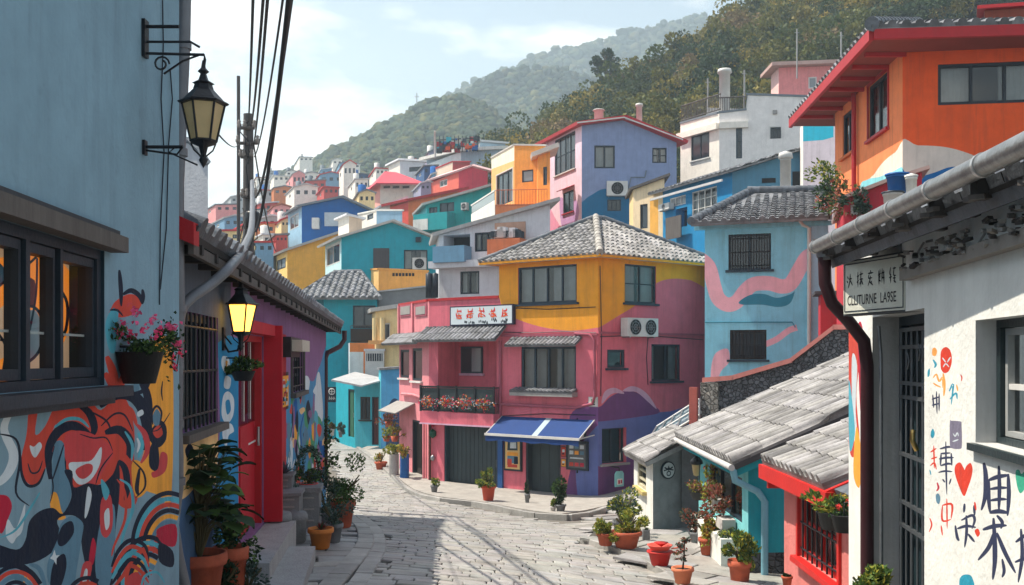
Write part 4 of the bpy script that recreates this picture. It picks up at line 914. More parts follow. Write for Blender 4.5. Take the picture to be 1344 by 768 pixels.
# ================================================================ teal house right foreground
H = house('teal_cottage', 'teal cottage with pale tile roof and a planted window, beside the stone hut', (917, 17.7), (982, 14.0), (1160, 13.6), [(982, 606), (1160, 530)], [(917, 578), (982, 606)], (TEALL, TEAL), deep=3, base=-3.4)
f = H['F']; g = H['L']
g.holes = []; window(H['root'], g, (932, 617, 974, 672), 3, 1, fw=.05, fm=FRAMEB, dep=.08, curt=.7)
f.paint([(975, 726), (1100, 724), (1100, 900), (975, 900)], M('dark_stone', (.07, .075, .085), rough=.9, kind='rubble'), smooth=False)  # darker rubble band along the foot of the front wall
finish(H, roof='none')
m = MB(); zc = H['pf'][0][1]; c = H['c']; a = H['a']; dF = Vector((1, 0, 0)); sl = math.tan(R(24.5))
q = [(3.02, 13.62), (3.02, 18.4), (7.5, 18.4), (7.5, 13.4)]; zz = lambda x: -1.44+(x-3.02)*sl
tiles(m, [Vector((x, y, zz(x))) for x, y in q], TILEW, w=.205, course=.48, r=.10, step=.014, seed=41, under=M('roof_edge', (.06, .06, .065), rough=.9)); m.build('roof', H['root'])
m = MB(); m.hexa([Vector((3.05, 13.70, zz(3.05)-.22)), Vector((7.4, 13.5, zz(7.4)-.24)), Vector((7.4, 13.56, zz(7.4)-.24)), Vector((3.05, 13.76, zz(3.05)-.22)), Vector((3.05, 13.70, zz(3.05)-.09)), Vector((7.4, 13.5, zz(7.4)-.09)), Vector((7.4, 13.56, zz(7.4)-.09)), Vector((3.05, 13.76, zz(3.05)-.09))], TEAL)
m.hexa([Vector((3.06, 13.8, -1.62)), Vector((3.12, 13.8, -1.62)), Vector((3.12, 18.3, -1.62)), Vector((3.06, 18.3, -1.62)), Vector((3.06, 13.8, -1.49)), Vector((3.12, 13.8, -1.49)), Vector((3.12, 18.3, -1.49)), Vector((3.06, 18.3, -1.49))], TEAL); m.build('fascia', H['root'])
m = MB(); m.tube([(3.0, 13.6, -1.5), (3.0, 18.3, -1.5)], .045, M('white_gutter', (.5, .5, .5), rough=.5), 8); m.tube([(3.03, 13.66, -1.52), (3.06, 13.66, -1.68), (3.42, 13.86, -1.86), (3.52, 13.87, -2.0), (3.52, 13.88, -3.3)], .05, wallm('pipe_blue', (120, 175, 195)), 8); m.build('drain_pipe', H['root'])
m = MB(); g.box(m, .9, g.len-.4, .003, .3, -3.2, -2.62, WHT); m.build('planter_ledge', H['root'])
# porch between the hut and the cottage
m = MB(); mb = m; t = thing('porch', 'dark recessed gateway between the stone hut and the teal cottage', 'gate', P(922, 690, 18.9)); m.hexa([P(918, 700, 19.2), P(936, 700, 19.2), P(936, 700, 19.4), P(918, 700, 19.4), P(918, 590, 19.2), P(936, 590, 19.2), P(936, 590, 19.4), P(918, 590, 19.4)], GREYDOOR); m.build('gate_leaf', t)
# ================================================================ red cottage
PWALL = M('pink_brick', s2l(205, 120, 115), rough=.85, dirt=.4, bump=.6, bscale=18); REDB = M('bright_red_paint', s2l(196, 34, 30), rough=.5, dirt=.2)
def red_cottage():
    t = thing('red_cottage', 'little pink cottage with red window frame and eaves below the white wall', 'house', (3.3, 10, -3.0)); f = Face((3.17, 11.6), (3.13, 8.6)); m = MB()
    window(t, f, (1050, 652, 1102, 748), 2, 2, fw=.07, fm=REDB, dep=.1, curt=.8, sill=REDB, trim=REDB, grille=8); f.wall(m, [(0, -4), (f.len, -4), (f.len, -1.3), (0, -1.3)], PWALL)
    g = Face((3.13, 8.6), (6, 8.6)); g.wall(m, [(0, -4), (g.len, -4), (g.len, 0), (0, -1.3)], PWALL); m.poly([f.W(0, 0, -4), f.W(0, 0, -1.3), Vector((6, 11.6, -.1)), Vector((6, 11.6, -4))], PWALL); m.build('wall', t)
    m = MB(); z = lambda x: -1.20+(x-2.93)*.42
    tiles(m, [Vector((2.93, 9.4, z(2.93))), Vector((2.93, 11.7, z(2.93))), Vector((6, 11.7, z(6))), Vector((6, 9.2, z(6)))], TILEW, w=.175, course=.34, r=.085, step=.014, seed=51); 
    slab(m, [Vector((3.0, 8.5, z(3.0)-.05)), Vector((3.0, 9.4, z(3.0)-.05)), Vector((6, 9.3, z(6)-.05)), Vector((6, 8.5, z(6)-.05))], .06, TILED); m.build('roof', t)
    m = MB(); m.box((2.95, 10.5, -1.33), (.08, 2.5, .16), REDB); m.hexa([Vector((2.93, 9.28, -1.42)), Vector((6, 9.1, .0)), Vector((6, 9.16, .0)), Vector((2.93, 9.34, -1.42)), Vector((2.93, 9.28, -1.24)), Vector((6, 9.1, .14)), Vector((6, 9.16, .14)), Vector((2.93, 9.34, -1.24))], REDB)
    for y in (9.5, 11.5): m.box((3.05, y, -1.45), (.2, .06, .1), REDB)
    m.build('fascia', t)
    return f
fRC = red_cottage()
# ================================================================ the hillside village, nearest first
def win(H, face, rc, **k): return window(H['root'], H[face], rc, **k)
FW = dict(fw=.07, dep=.1)
def plate(root, name, f, rc, d0, d1, mat, px=True):
    q = f.rect(*rc) if px else rc; m = MB(); f.box(m, q[0], q[1], d0, d1, q[2], q[3], mat); return m.build(name, root)
def prism(mb, pts, z0, z1, mat, c=(1, 1, 1)):
    n = len(pts); mb.add([(p[0], p[1], z0) for p in pts]+[(p[0], p[1], z1) for p in pts], [tuple(range(n-1, -1, -1)), tuple(range(n, 2*n))]+[(i, (i+1) % n, (i+1) % n+n, i+n) for i in range(n)], mat, c)
# --- grey white house behind the pink wing
GREYW = wallm('cool_white_paint', (205, 208, 214)); LIL = wallm('lilac_grey_paint', (150, 152, 178)); PINKW = wallm('pinkish_white_paint', (225, 200, 202))
SLATEB = M('blue_grey_slab', (.16, .19, .22), rough=.7, dirt=.4)
H = house('white_terrace_house', 'grey white terrace house with blue balcony and orange roof box behind the pink wing', (572, 45), (576, 42), (722, 40), [(576, 309), (722, 268)], None, (GREYW, GREYW), deep=9)
R_ = H['root']; f = H['F']
win(H, 'F', (604, 356, 629, 386), nv=2, fm=FRAME, curt=.5, **FW); win(H, 'F', (623, 305, 648, 330), nv=3, fm=FRAME, curt=.5, **FW)
f.holes.append((*f.rect(582, 308, 617, 326), 1.0)); plate(R_, 'loggia_back', f, (580, 305, 619, 328), -1.02, -.98, DARK)
finish(H, 'slab', M('pale_slab_roof', (.42, .41, .40), rough=.8, dirt=.5), ov=.35, th=.14)
plate(R_, 'balcony', f, (578, 325, 619, 346), .003, .7, wallm('balcony_blue', (105, 150, 180))); plate(R_, 'ledge', f, (570, 343, 656, 352), .004, .55, GREYW); plate(R_, 'roof_box', f, (650, 316, 692, 340), .003, .8, wallm('box_orange', (205, 115, 75)))
plate(R_, 'screen_wall', f, (650, 292, 690, 314), .003, .06, wallm('tan_panel', (190, 150, 130)))
m = MB(); rd = random.Random(3)
for k in range(9):
    s, z = f.hit(655+k*4, 312); f.box(m, s-.12*jit(), s+.14*jit(), .25, .55, z-.05, z+rd.uniform(.1, .55), rd.choice([WHITE, FRAME, STEEL, GREYW]))
m.build('rooftop_clutter', R_)
tk = thing('water_tank', 'dark upright tanks beside the grey white terrace house', 'tank', P(567, 392, 41.5)); m = MB()
for x in (563, 571): m.lathe([(.0, 0), (.14, 0), (.14, 1.0), (0, 1.05)], P(x, 391, 41.4), FRAME, 12)
m.build('barrel', tk)
# --- teal gable house
TEALG = wallm('gable_teal_paint', (24, 158, 178)); TEALD = wallm('dark_teal_paint', (18, 128, 150))
H = house('teal_gable_house', 'broad teal gable house with brown shutter and white verge', (427, 62.59), (448, 58.50), (585, 58.50), [(448, 312), (514, 292), (585, 320)], [(427, 322), (448, 312)], (wallm('white_teal_paint', (190, 225, 228)), TEALG), deep=9)
win(H, 'L', (429, 322, 446, 347), nv=2, fm=WHITE, trim=WHITE, curt=.5, fw=.06, dep=.06); win(H, 'F', (530, 328, 561, 354), nv=2, fm=FRAME, curt=.6, **FW)
plate(H['root'], 'shutter', H['F'], (490, 326, 511, 354), .003, .05, M('brown_shutter', (.06, .055, .06), rough=.6, kind='planks')); plate(H['root'], 'wall_lamp', H['F'], (546, 312, 553, 318), .003, .3, FRAME)
finish(H, 'slab', M('pale_verge', (.50, .48, .45), rough=.8, dirt=.4), ov=.45, th=.13); ac(H['F'], (542, 339, 560, 354), 'white air conditioner under the teal gable window')
# --- ochre parapet and grey lean-to below it
OCH = wallm('ochre_paint', (226, 160, 78)); H = house('ochre_terrace', 'low ochre terrace box with a row of vent slots', (483, 59.40), (497, 56.40), (562, 56.40), [(497, 354), (562, 357)], [(483, 355), (497, 354)], (wallm('light_ochre_paint', (235, 190, 120)), OCH), deep=5)
for k in range(7): plate(H['root'], 'vent_slot', H['F'], (515+k*4.3, 358.5, 518+k*4.3, 362.5), .003, .02, DARK)
finish(H, 'flat', OCH)
H = house('grey_lean_to', 'grey corrugated lean-to under the ochre terrace', (492, 56.25), (497, 54.38), (570, 54.38), [(497, 384), (570, 376)], None, (GREYW, M('grey_corrugated', (.32, .34, .36), rough=.6, kind='corrug')), deep=5); finish(H, 'slab', M('pale_tin', (.45, .46, .47), rough=.5, dirt=.5), ov=.2, th=.08)
# --- cream house with columns
CRM = wallm('cream_yellow_paint', (232, 205, 150)); H = house('cream_porch_house', 'cream house with round columns and pale porch roof, left of the pink side wall', (488, 53.94), (493, 51.46), (527, 50.84), [(493, 409), (527, 404)], None, (CRM, CRM), deep=7)
win(H, 'F', (499, 424, 512, 447), nv=1, fm=WHITE, glass=GDARK, **FW); finish(H, 'slab', M('pale_slab_roof', (.42, .41, .4)), ov=.35, th=.2)
m = MB(); f = H['F']
for x in (496, 506): s, z = f.hit(x, 447); m.tube([f.W(s, .3, z), f.W(s, .3, z+1.15)], .13, CRM, 12)
q = f.rect(490, 447, 528, 452); f.box(m, q[0], q[1], .003, .5, q[2], q[3], wallm('tan_paint', (190, 140, 85))); m.build('porch', H['root'])
# --- dark hipped roof teal house at the end of the street
H = house('hip_roof_teal_house', 'teal house with dark hipped tile roof and wooden balcony at the street end', (404, 57.34), (425, 53.68), (495, 53.68), [(425, 391), (495, 391)], None, (TEALD, TEALG), deep=8)
win(H, 'F', (463, 401, 493, 431), nv=2, fm=FRAME, fw=.08, dep=.1, glass=GDARK); finish(H, 'none')
plate(H['root'], 'balcony', H['F'], (462, 432, 494, 449), .003, .5, DKWOOD); rail(H['root'], H['F'], 462, 494, 428, 433, WOODGREY, 10, .45)
m = MB(); e0, e1, e2, e3 = P(385, 391, 53), P(499, 391, 53), P(494, 391, 58.5), P(385, 391, 59); e2.z = e3.z = e0.z; r0, r1 = P(438, 358, 56.2), P(474, 357, 56.2)
tiles(m, [e0, e1, r1, r0], TILE, w=.36, course=.4, r=.11, step=.03, seed=61); tiles(m, [e1, e2, r1], TILE, w=.36, course=.4, r=.1, seed=62); tiles(m, [e3, e0, r0], TILE, w=.36, course=.4, r=.1, seed=63); slab(m, [e2, e3, r0, r1], .05, TILED)
ridge(m, r0, r1, .16, TILED); ridge(m, e1, r1, .12, TILED); ridge(m, e0, r0, .12, TILED); m.build('roof', H['root'])
# utility boxes on a terrace
H = house('orange_ledge_house', 'narrow orange and white wall piece under the wooden balcony', (457, 53.11), (459, 51.98), (500, 51.98), [(459, 450), (500, 450)], None, (wallm('ledge_white', (200, 215, 220)), wallm('ledge_orange', (215, 130, 70))), deep=5)
H['F'].paint([(455, 462), (477, 462), (477, 500), (455, 500)], wallm('ledge_white', (200, 215, 220)), smooth=False); finish(H, 'none')
t = thing('utility_cabinet', 'white lattice topped utility cabinet above the teal awning', 'cabinet', P(491, 495, 51)); f = Face(XY(478, 51), XY(505, 51)); q = f.rect(479, 461, 504, 500); m = MB(); f.box(m, q[0], q[1], -.6, 0, q[2], q[3], WHITE); m.build('body', t)
m = MB(); f.box(m, q[0]-.05, q[1]+.05, -.65, .05, q[3]+.003, q[3]+.12, GREYW); m.build('lid', t); m = MB(); q2 = f.rect(481, 464, 502, 474)
f.box(m, q2[0], q2[1], .002, .02, q2[2], q2[3], FRAME)
for k in range(7): s = q2[0]+(q2[1]-q2[0])*(k+.5)/7; m.tube([f.W(s, .03, q2[2]), f.W(s, .03, q2[3])], .015, WHITE, 4)
m.build('lattice', t)
# --- lower teal house with white awning roof
TEAS = wallm('street_teal_paint', (72, 178, 196)); H = house('awning_teal_house', 'small teal house with pale awning roof, dark window and brown door at the bend', (441, 52), (466, 48.5), (501, 48), [(466, 500), (501, 499)], [(441, 501), (466, 500)], (TEALG, TEAS), deep=2, base=-4.7)
win(H, 'F', (473, 521, 486, 551), nv=2, fm=DKWOOD, fw=.07, dep=.08, glass=GDARK, sill=DKWOOD); door(H['root'], H['F'], (488, 521, 498, 584), M('red_brown_door', (.09, .022, .018), rough=.6, kind='planks'), planks=4, dep=.08)
door(H['root'], H['L'], (457, 511, 465, 574), M('green_door', (.02, .10, .06), rough=.6), planks=3, dep=.08); finish(H, 'none')
m = MB(); slab(m, [P(435, 498, 46.3), P(475, 506, 46.3), P(502, 496, 48.4), P(466, 488, 50.2)], .08, M('pale_tin', (.45, .46, .47))); slab(m, [P(474, 506, 46.35), P(505, 498, 46.6), P(505, 494, 48.4), P(500, 495, 48.5)], .06, M('pale_tin', (.45, .46, .47))); m.build('awning_roof', H['root'])
H = house('blue_arch_house', 'blue house with an arched doorway beside the pink side wall', (497, 47.5), (500, 46), (530, 45.5), [(500, 486), (530, 484)], None, (TEAS, wallm('mid_blue_paint', (66, 140, 186))), deep=2, base=-4.6)
f = H['F']; f.paint([(508, 620), (508, 545), (511, 530), (517, 523), (524, 527), (528, 540), (528, 620)], M('arch_dark_blue', s2l(22, 48, 84), rough=.8), n=4); finish(H, 'slab', TILE, ov=.1, th=.1)
H = house('far_teal_wall_house', 'flat teal house behind the dark street sign', (418, 56), (420, 54), (468, 54), [(420, 470), (468, 470)], None, (TEALG, wallm('sign_wall_teal', (40, 150, 170))), deep=2, base=-4.7); finish(H, 'flat')
f = Face(XY(428, 47), XY(442, 47)); t = thing('street_sign', 'small black sign with white emblem at the far bend', 'sign', P(435, 530, 47)); m = MB(); q = f.rect(430, 508, 441, 528); f.box(m, q[0], q[1], -.05, 0, q[2], q[3], FRAME); m.build('board', t)
m = MB(); s, z = f.hit(435.5, 514); m.tube([f.W(s+.14*math.cos(k*.524), .01, z+.14*math.sin(k*.524)) for k in range(13)], .022, WHITE, 4, False); m.tube([f.W(s-.14, .01, z), f.W(s+.14, .01, z)], .018, WHITE, 4); m.tube([f.W(s, .01, z-.14), f.W(s, .01, z+.14)], .018, WHITE, 4)
for k in range(3): m.tube([f.W(s-.12+.1*k, .01, z-.38), f.W(s-.1+.1*k, .01, z-.24), f.W(s-.05+.1*k, .01, z-.36)], .02, WHITE, 4)
m.build('motif', t); m = MB(); m.tube([P(429, 506, 47.05), P(421, 506, 47.05)], .02, IRON, 5); m.build('bracket', t)
# --- amber house far left and blue gable
H = house('amber_house', 'amber house with small tiled side roof, left of the teal gable', (357, 71.68), (377, 67.20), (452, 67.20), [(377, 329), (452, 304)], [(357, 339), (377, 329)], (wallm('light_amber_paint', (240, 200, 120)), wallm('amber_wall', (232, 168, 62))), deep=9)
win(H, 'L', (364, 340, 375, 353), nv=2, fm=FRAME, fw=.06, dep=.06, glass=GPALE); finish(H, 'slab', M('pale_slab_roof', (.42, .41, .4)), ov=.35, th=.15)
DBLU = wallm('strong_blue_paint', (18, 92, 165)); H = house('blue_gable_house', 'strong blue gable house with a pale garage door', (378, 76), (396, 72), (494, 72), [(396, 271), (448, 260), (494, 281)], [(378, 278), (396, 271)], (wallm('pale_sky_paint', (150, 190, 215)), DBLU), deep=8)
win(H, 'L', (381, 282, 392, 300), nv=2, fm=WHITE, fw=.06, dep=.06, glass=GDARK); plate(H['root'], 'garage_door', H['F'], (426, 279, 457, 297), .003, .06, M('pale_door', (.45, .5, .55), rough=.6)); plate(H['root'], 'window_box', H['F'], (411, 287, 420, 301), .003, .5, WHITE)
finish(H, 'slab', SLATEB, ov=.4, th=.14)
# --- teal balcony house, amber balcony house
H = house('teal_balcony_house', 'teal house with long balcony under the amber balcony house', (549, 72), (560, 68), (652, 65), [(560, 269), (652, 243)], [(549, 276), (560, 269)], (wallm('aqua_side_paint', (90, 195, 200)), wallm('green_teal_paint', (20, 150, 150))), deep=9)
win(H, 'F', (577, 266, 596, 278), nv=2, fm=FRAME, glass=GDARK, **FW); win(H, 'F', (563, 272, 574, 282), nv=2, fm=FRAME, glass=GDARK, **FW); finish(H, 'slab', M('pale_slab_roof', (.42, .41, .4)), ov=.5, th=.15)
plate(H['root'], 'balcony', H['F'], (553, 282, 597, 304), .003, .9, wallm('balcony_teal', (30, 160, 165))); plate(H['root'], 'balcony_panel', H['F'], (553, 290, 572, 304), .902, .93, WHT); ac(H['F'], (609, 267, 616, 276), 'small white air conditioner on the green teal wall')
AMB = wallm('amber_orange_paint', (232, 152, 66)); H = house('amber_balcony_house', 'amber house with pale parapet, sliding doors and an orange railed balcony', (645, 61.6), (675, 58), (716, 57), [(675, 191), (716, 192)], [(645, 208), (675, 191)], (wallm('amber_sunlit_side', (240, 185, 120)), AMB), deep=9)
g = H['L']; g.paint([(640, 200), (680, 183), (680, 209), (640, 224)], wallm('amber_sunlit_band', (235, 228, 205)), smooth=False); win(H, 'F', (685, 223, 700, 239), nv=1, fm=FRAME, glass=GPALE, **FW); win(H, 'L', (652, 226, 673, 268), nv=3, fm=FRAME, curt=.8, fw=.08, dep=.1, trim=WHITE)  # side wall and its pale upper band have sunlight put into their colour
finish(H, 'flat', M('pale_coping', (.5, .48, .45)), th=.1)
m = MB(); p = [XY(619, 60), XY(650, 54.6), XY(719, 54.2), XY(719, 58), XY(675, 58), XY(645, 61.6)]; z0 = -(289-CY)/F*56; z1 = -(270-CY)/F*55; prism(m, p, z0-.3, z1, wallm('balcony_orange', (222, 128, 82))); o = m.build('balcony', H['root'])
fb, fs = Face(p[1], p[2]), Face(p[0], p[1]); rail(H['root'], fb, 651, 718, 249, 270, M('orange_metal', s2l(190, 100, 60), rough=.5), 18)
m = MB(); zt_ = fs.hit(650, 251)[1]; fs.box(m, 0, fs.len, .003, .03, z0, z1+.25, WHT); fs.box(m, .1, fs.len-.1, .0, .02, z1+.26, zt_, glassm('rail_glass', opaque=(.25, .3, .3))); fs.box(m, 0, fs.len, -.02, .05, zt_, zt_+.08, WHT); m.build('balcony_panel', H['root'])
H = house('apricot_annex', 'apricot annex with a small white hood, right of the amber balcony house', (704, 58), (706, 56.5), (722, 56), [(706, 205), (722, 199)], None, (AMB, AMB), deep=8); win(H, 'F', (713, 219, 718, 243), nv=1, fm=FRAME, glass=GDARK, fw=.06, dep=.08); finish(H, 'slab', M('pale_coping', (.5, .48, .45)), ov=.5, th=.25)
# --- lavender house
LAVB = wallm('lavender_shade_side', (132, 148, 186)); LAVL = wallm('lavender_sunlit_side', (232, 205, 222)); H = house('lavender_house', 'tall lavender house with red edged gable roof and a blue painted wave', (712, 62.4), (763.5, 57), (888, 57), [(763.5, 165), (818, 158), (888, 187)], [(712, 190), (763.5, 165)], (LAVL, LAVB), deep=10)  # pale pink side, grey front: sunlight and shade put into the colours
f, g = H['F'], H['L']; f.paint([(760, 330), (760, 275), (768, 262), (778, 255), (792, 248), (812, 250), (824, 258), (828, 275), (829, 330)], wallm('wave_blue', (16, 104, 150))); g.paint([(708, 330), (708, 240), (720, 268), (728, 285), (736, 300), (742, 330)], wallm('rose_pink', (225, 150, 180)))
g.paint([(735, 260), (748, 268), (756, 262), (760, 280), (752, 300), (738, 300)], wallm('mauve_patch', (190, 150, 200)))
win(H, 'F', (780, 191, 807, 221), nv=2, fm=FRAME, curt=.9, fw=.09, dep=.1); win(H, 'F', (856, 194, 875, 214), nv=2, nh=2, fm=FRAME, curt=.7, fw=.08, dep=.1); win(H, 'F', (797, 262, 815, 277), nv=3, fm=FRAME, fw=.07, dep=.1)
win(H, 'L', (728, 178, 755, 226), nv=4, nh=2, fm=FRAME, curt=.9, fw=.09, dep=.1, sill=WHITE); win(H, 'L', (739, 251, 753, 279), nv=2, fm=FRAME, fw=.08, dep=.1, hood=RED, sill=RED); finish(H, 'slab', RED, ov=.45, th=.2)
m = MB()
for i in range(2):
    (s0, z0), (s1, z1) = H['pf'][i], H['pf'][i+1]; m.hexa([f.W(s0-.3*(i == 0), .46, z0+.03), f.W(s1+.3*(i == 1), .46, z1+.03), f.W(s1, .2, z1+.03), f.W(s0, .2, z0+.03), f.W(s0-.3*(i == 0), .46, z0+.1), f.W(s1+.3*(i == 1), .46, z1+.1), f.W(s1, .2, z1+.1), f.W(s0, .2, z0+.1)], WHITE)
m.build('bargeboard', H['root']); t = ac(f, (796, 239, 823, 258), 'large white air conditioner on the lavender house wall')
m = MB(); pt = [f.hit(*p) for p in ((822, 259), (828, 233), (846, 233), (848, 224))]; m.tube([f.W(s, .06, z) for s, z in pt], .035, SLATEB, 6); m.build('conduit', H['root'])
def vent(px, py, D, r, h, label, cap=True, name='roof_vent', mat=None, zdown=1.0):
    t = thing(name, label, 'roof vent', P(px, py, D)); m = MB(); b = P(px, py, D); m.lathe([(r, -zdown), (r, h*.8), (r*1.02, h*.8), (r*1.02, h*.82), (r*.8, h*.83), (0, h*.84)], b, mat or WHITE, 12); m.build('pipe', t)
    if cap: m = MB(); m.lathe([(r*.5, h*.83), (r*1.35, h*.86), (r*1.2, h), (0, h*1.06)], b, mat or WHITE, 12); m.build('cap', t)
vent(839, 158, 57.5, .17, .95, 'white chimney pipe on the lavender roof'); vent(786, 152, 59, .28, .35, 'squat white vent on the lavender roof', name='roof_vent')
vent(1031, 250, 40, .22, 1.5, 'tall white vent pipe behind the blue wave house roof'); vent(951, 124, 58, .32, 1.45, 'white ribbed chimney on the white house terrace')
# --- cream annex, blue mid house, white terrace house at the top
H = house('cream_annex', 'cream annex with yellow panel between the lavender and the blue house', (826, 54), (831, 51.5), (872, 50), [(831, 249), (872, 234)], None, (CRM, wallm('warm_cream_paint', (228, 205, 168))), deep=9); f = H['F']; f.paint([(853, 262), (864, 260), (864, 320), (853, 320)], wallm('panel_yellow', (238, 176, 80)), smooth=False)
win(H, 'F', (840, 268, 850, 300), nv=1, fm=FRAME, glass=GDARK, fw=.07, dep=.12); finish(H, 'slab', WOODGREY, ov=.3, th=.12)
MBLU = wallm('bright_blue_paint', (24, 128, 182)); H = house('blue_lean_house', 'bright blue house with long tiled lean roof below the white house', (870, 50), (961, 44.7), (1085, 44), [(961, 226), (1055, 197), (1085, 208)], [(870, 252), (961, 226)], (MBLU, wallm('slate_blue_paint', (74, 128, 158))), deep=9)
g = H['L']; win(H, 'L', (908, 248, 941, 284), nv=4, nh=3, fm=WHITE, curt=.4, fw=.05, dep=.1); win(H, 'L', (879, 258, 900, 270), nv=3, fm=WHITE, fw=.05, dep=.1, glass=GPALE); win(H, 'L', (887, 273, 902, 298), nv=1, fm=MBLU, fw=.05, dep=.5, glass=GDARK)
finish(H, 'tile', TILE, ov=.5, th=.12, wt=.34)
plate(H['root'], 'gutter', g, (866, 249, 961, 252), .5, .58, M('white_gutter', (.5, .5, .5))); t = ac(g, (872, 268, 886, 276), 'white air conditioner on the bright blue wall')
m = MB(); q = g.rect(884, 285, 904, 303); g.box(m, q[0], q[1], .4, .46, q[2]-.4, q[3], WOODGREY); m.build('screen', H['root'])
plate(H['root'], 'lattice_window', H['F'], (1000, 234, 1018, 240), .003, .03, DARK); plate(H['root'], 'dark_opening', H['F'], (1040, 225, 1060, 262), .003, .02, DARK)
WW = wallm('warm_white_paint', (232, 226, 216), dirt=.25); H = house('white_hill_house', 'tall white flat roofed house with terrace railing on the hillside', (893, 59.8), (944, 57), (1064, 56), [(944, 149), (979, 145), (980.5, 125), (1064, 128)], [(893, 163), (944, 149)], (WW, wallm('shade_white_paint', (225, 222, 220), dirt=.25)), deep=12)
win(H, 'L', (907, 174, 931, 209), nv=2, fm=FRAME, glass=GDARK, fw=.08, dep=.1, sill=WHITE); win(H, 'F', (966, 162, 974, 208), nv=1, nh=2, fm=FRAMEB, fw=.08, dep=.1); win(H, 'F', (1011, 167, 1025, 182), nv=3, fm=FRAME, fw=.06, dep=.1, trim=WHITE); plate(H['root'], 'vent_box', H['F'], (1014, 145, 1020, 150), .003, .1, CONC)
finish(H, 'flat', M('blue_grey_slab', (.16, .19, .22)), th=.12); rail(H['root'], H['L'], 893, 944, 131, 151, WOODGREY, 26, -.1, r=.03); rail(H['root'], H['F'], 944, 980, 127, 148, WOODGREY, 16, -.1, r=.03)
m = MB(); H['L'].box(m, -.1, H['L'].len, .003, .25, H['pl'][1][1]-.9, H['pl'][1][1]-.55, WW); H['F'].box(m, -.0, 1.6, .003, .22, H['pl'][1][1]-.9, H['pl'][1][1]-.55, WW); m.build('cornice', H['root'])
H = house('pink_hill_house', 'pink flat roofed house at the top beside the orange eaves', (1012, 72), (1022, 70), (1103, 69), [(1022, 89), (1103, 86)], [(1012, 99), (1022, 89)], (wallm('pale_rose', (235, 190, 185)), wallm('salmon_paint', (226, 138, 138))), deep=9); win(H, 'F', (1061, 101, 1072, 116), nv=1, fm=WHITE, glass=GPALE, fw=.08, dep=.1); finish(H, 'slab', M('pinkish_slab', (.45, .3, .27)), ov=.6, th=.25)
H = house('cyan_gable_house', 'pale house with a cyan painted panel tucked under the orange eaves', (1050, 44), (1054, 42), (1110, 41), [(1054, 150), (1110, 146)], None, (WW, wallm('pale_lilac_paint', (205, 195, 205))), deep=10); H['F'].paint([(1050, 140), (1094, 140), (1094, 180), (1080, 184), (1050, 186)], wallm('cyan_paint', (40, 176, 205)), smooth=False); finish(H, 'slab', SLATEB, ov=.1, th=.1)
H = house('crimson_house', 'plain crimson wall house between the blue wave house and the white wall', (1074, 27.4), (1077, 26.5), (1180, 26), [(1077, 387), (1180, 384)], None, (CRIM, CRIM), deep=6); finish(H, 'slab', M('dark_coping', (.06, .06, .07)), ov=.15, th=.08)
# --- rooftop studio, crimson, orange, mauve, white blocks higher up
H = house('rooftop_house', 'pale blue grey rooftop house with a bright painted parapet', (560, 100), (605, 96), (668, 95), [(605, 199), (668, 196)], [(560, 216), (605, 199)], (wallm('curved_white', (215, 222, 222)), wallm('pale_blue_grey', (160, 182, 198))), deep=9); finish(H, 'slab', WHT, ov=.5, th=.3)
H = house('rooftop_studio', 'blue grey studio box on the pale rooftop house', (628, 100), (630, 99), (664, 97), [(630, 187), (664, 190)], None, (GREYW, wallm('studio_blue', (130, 155, 175))), deep=4); finish(H, 'slab', SLATEB, ov=.4, th=.2)
t = thing('painted_parapet', 'jumble of red and blue painted panels and rails on the rooftop house', 'parapet', P(600, 200, 94)); f = Face(XY(570, 94), XY(630, 94)); m = MB(); rd = random.Random(8)
q = f.rect(573, 186, 592, 198); f.box(m, q[0], q[1], -.8, 0, q[2], q[3], CRIM)
cols_ = [CRIM, DBLU, ORA, TEALG, FRAMEB, WHT]
for k in range(46):
    x, y = rd.uniform(575, 628), rd.uniform(183, 199); s, z = f.hit(x, y); a = rd.uniform(.08, .3); f.box(m, s-a, s+a, -.3*rd.random(), .05+k*.01, z-a*.7, z+a*.8, rd.choice(cols_))
m.build('panel', t); m = MB()
for k in range(12): s, z = f.hit(572+k*5, 200); m.tube([f.W(s, .3, z), f.W(s, .3, z+1.5)], .04, FRAME, 4)
m.tube([P(570, 184, 93.7), P(630, 181, 93.7)], .05, FRAME, 4); m.build('rail', t)
vent(571, 200, 93, .1, 2.4, 'thin white mast at the left end of the painted parapet', cap=False, name='mast', zdown=.5)
H = house('crimson_hill_house', 'crimson house with arched light gable under the rooftop house', (566, 84), (602, 80), (640, 79), [(602, 225), (618, 219), (640, 225)], [(566, 240), (602, 225)], (wallm('coral_side', (225, 110, 95)), wallm('crimson_wall', (205, 62, 82))), deep=9); win(H, 'L', (577, 236, 587, 245), nv=2, fm=WHITE, fw=.08, dep=.1, glass=GDARK); finish(H, 'slab', wallm('pinkish_edge', (225, 190, 190)), ov=.4, th=.15)
H = house('brick_top_house', 'brown red stepped block behind the crimson house', (572, 88), (594, 86), (617, 85), [(594, 213), (617, 213)], [(572, 222), (594, 213)], (wallm('cream_side', (230, 205, 185)), wallm('brick_red', (150, 58, 62))), deep=5); finish(H, 'flat', RED)
H = house('orange_low_house', 'low orange house with red roof edge, above the teal gable', (512, 80), (536, 78), (602, 77), [(536, 264), (602, 251)], [(512, 273), (536, 264)], (wallm('coral_red', (215, 80, 66)), wallm('warm_orange', (226, 120, 66))), deep=7); finish(H, 'slab', wallm('red_roof', (190, 50, 52)), ov=.5, th=.2)
H = house('mauve_roof_house', 'white storeyed house with rose red roof and pink side', (480, 94), (499, 90), (551, 89), [(499, 241), (551, 242)], [(480, 247), (499, 241)], (wallm('pale_pink_side', (235, 170, 160)), WW), deep=9)
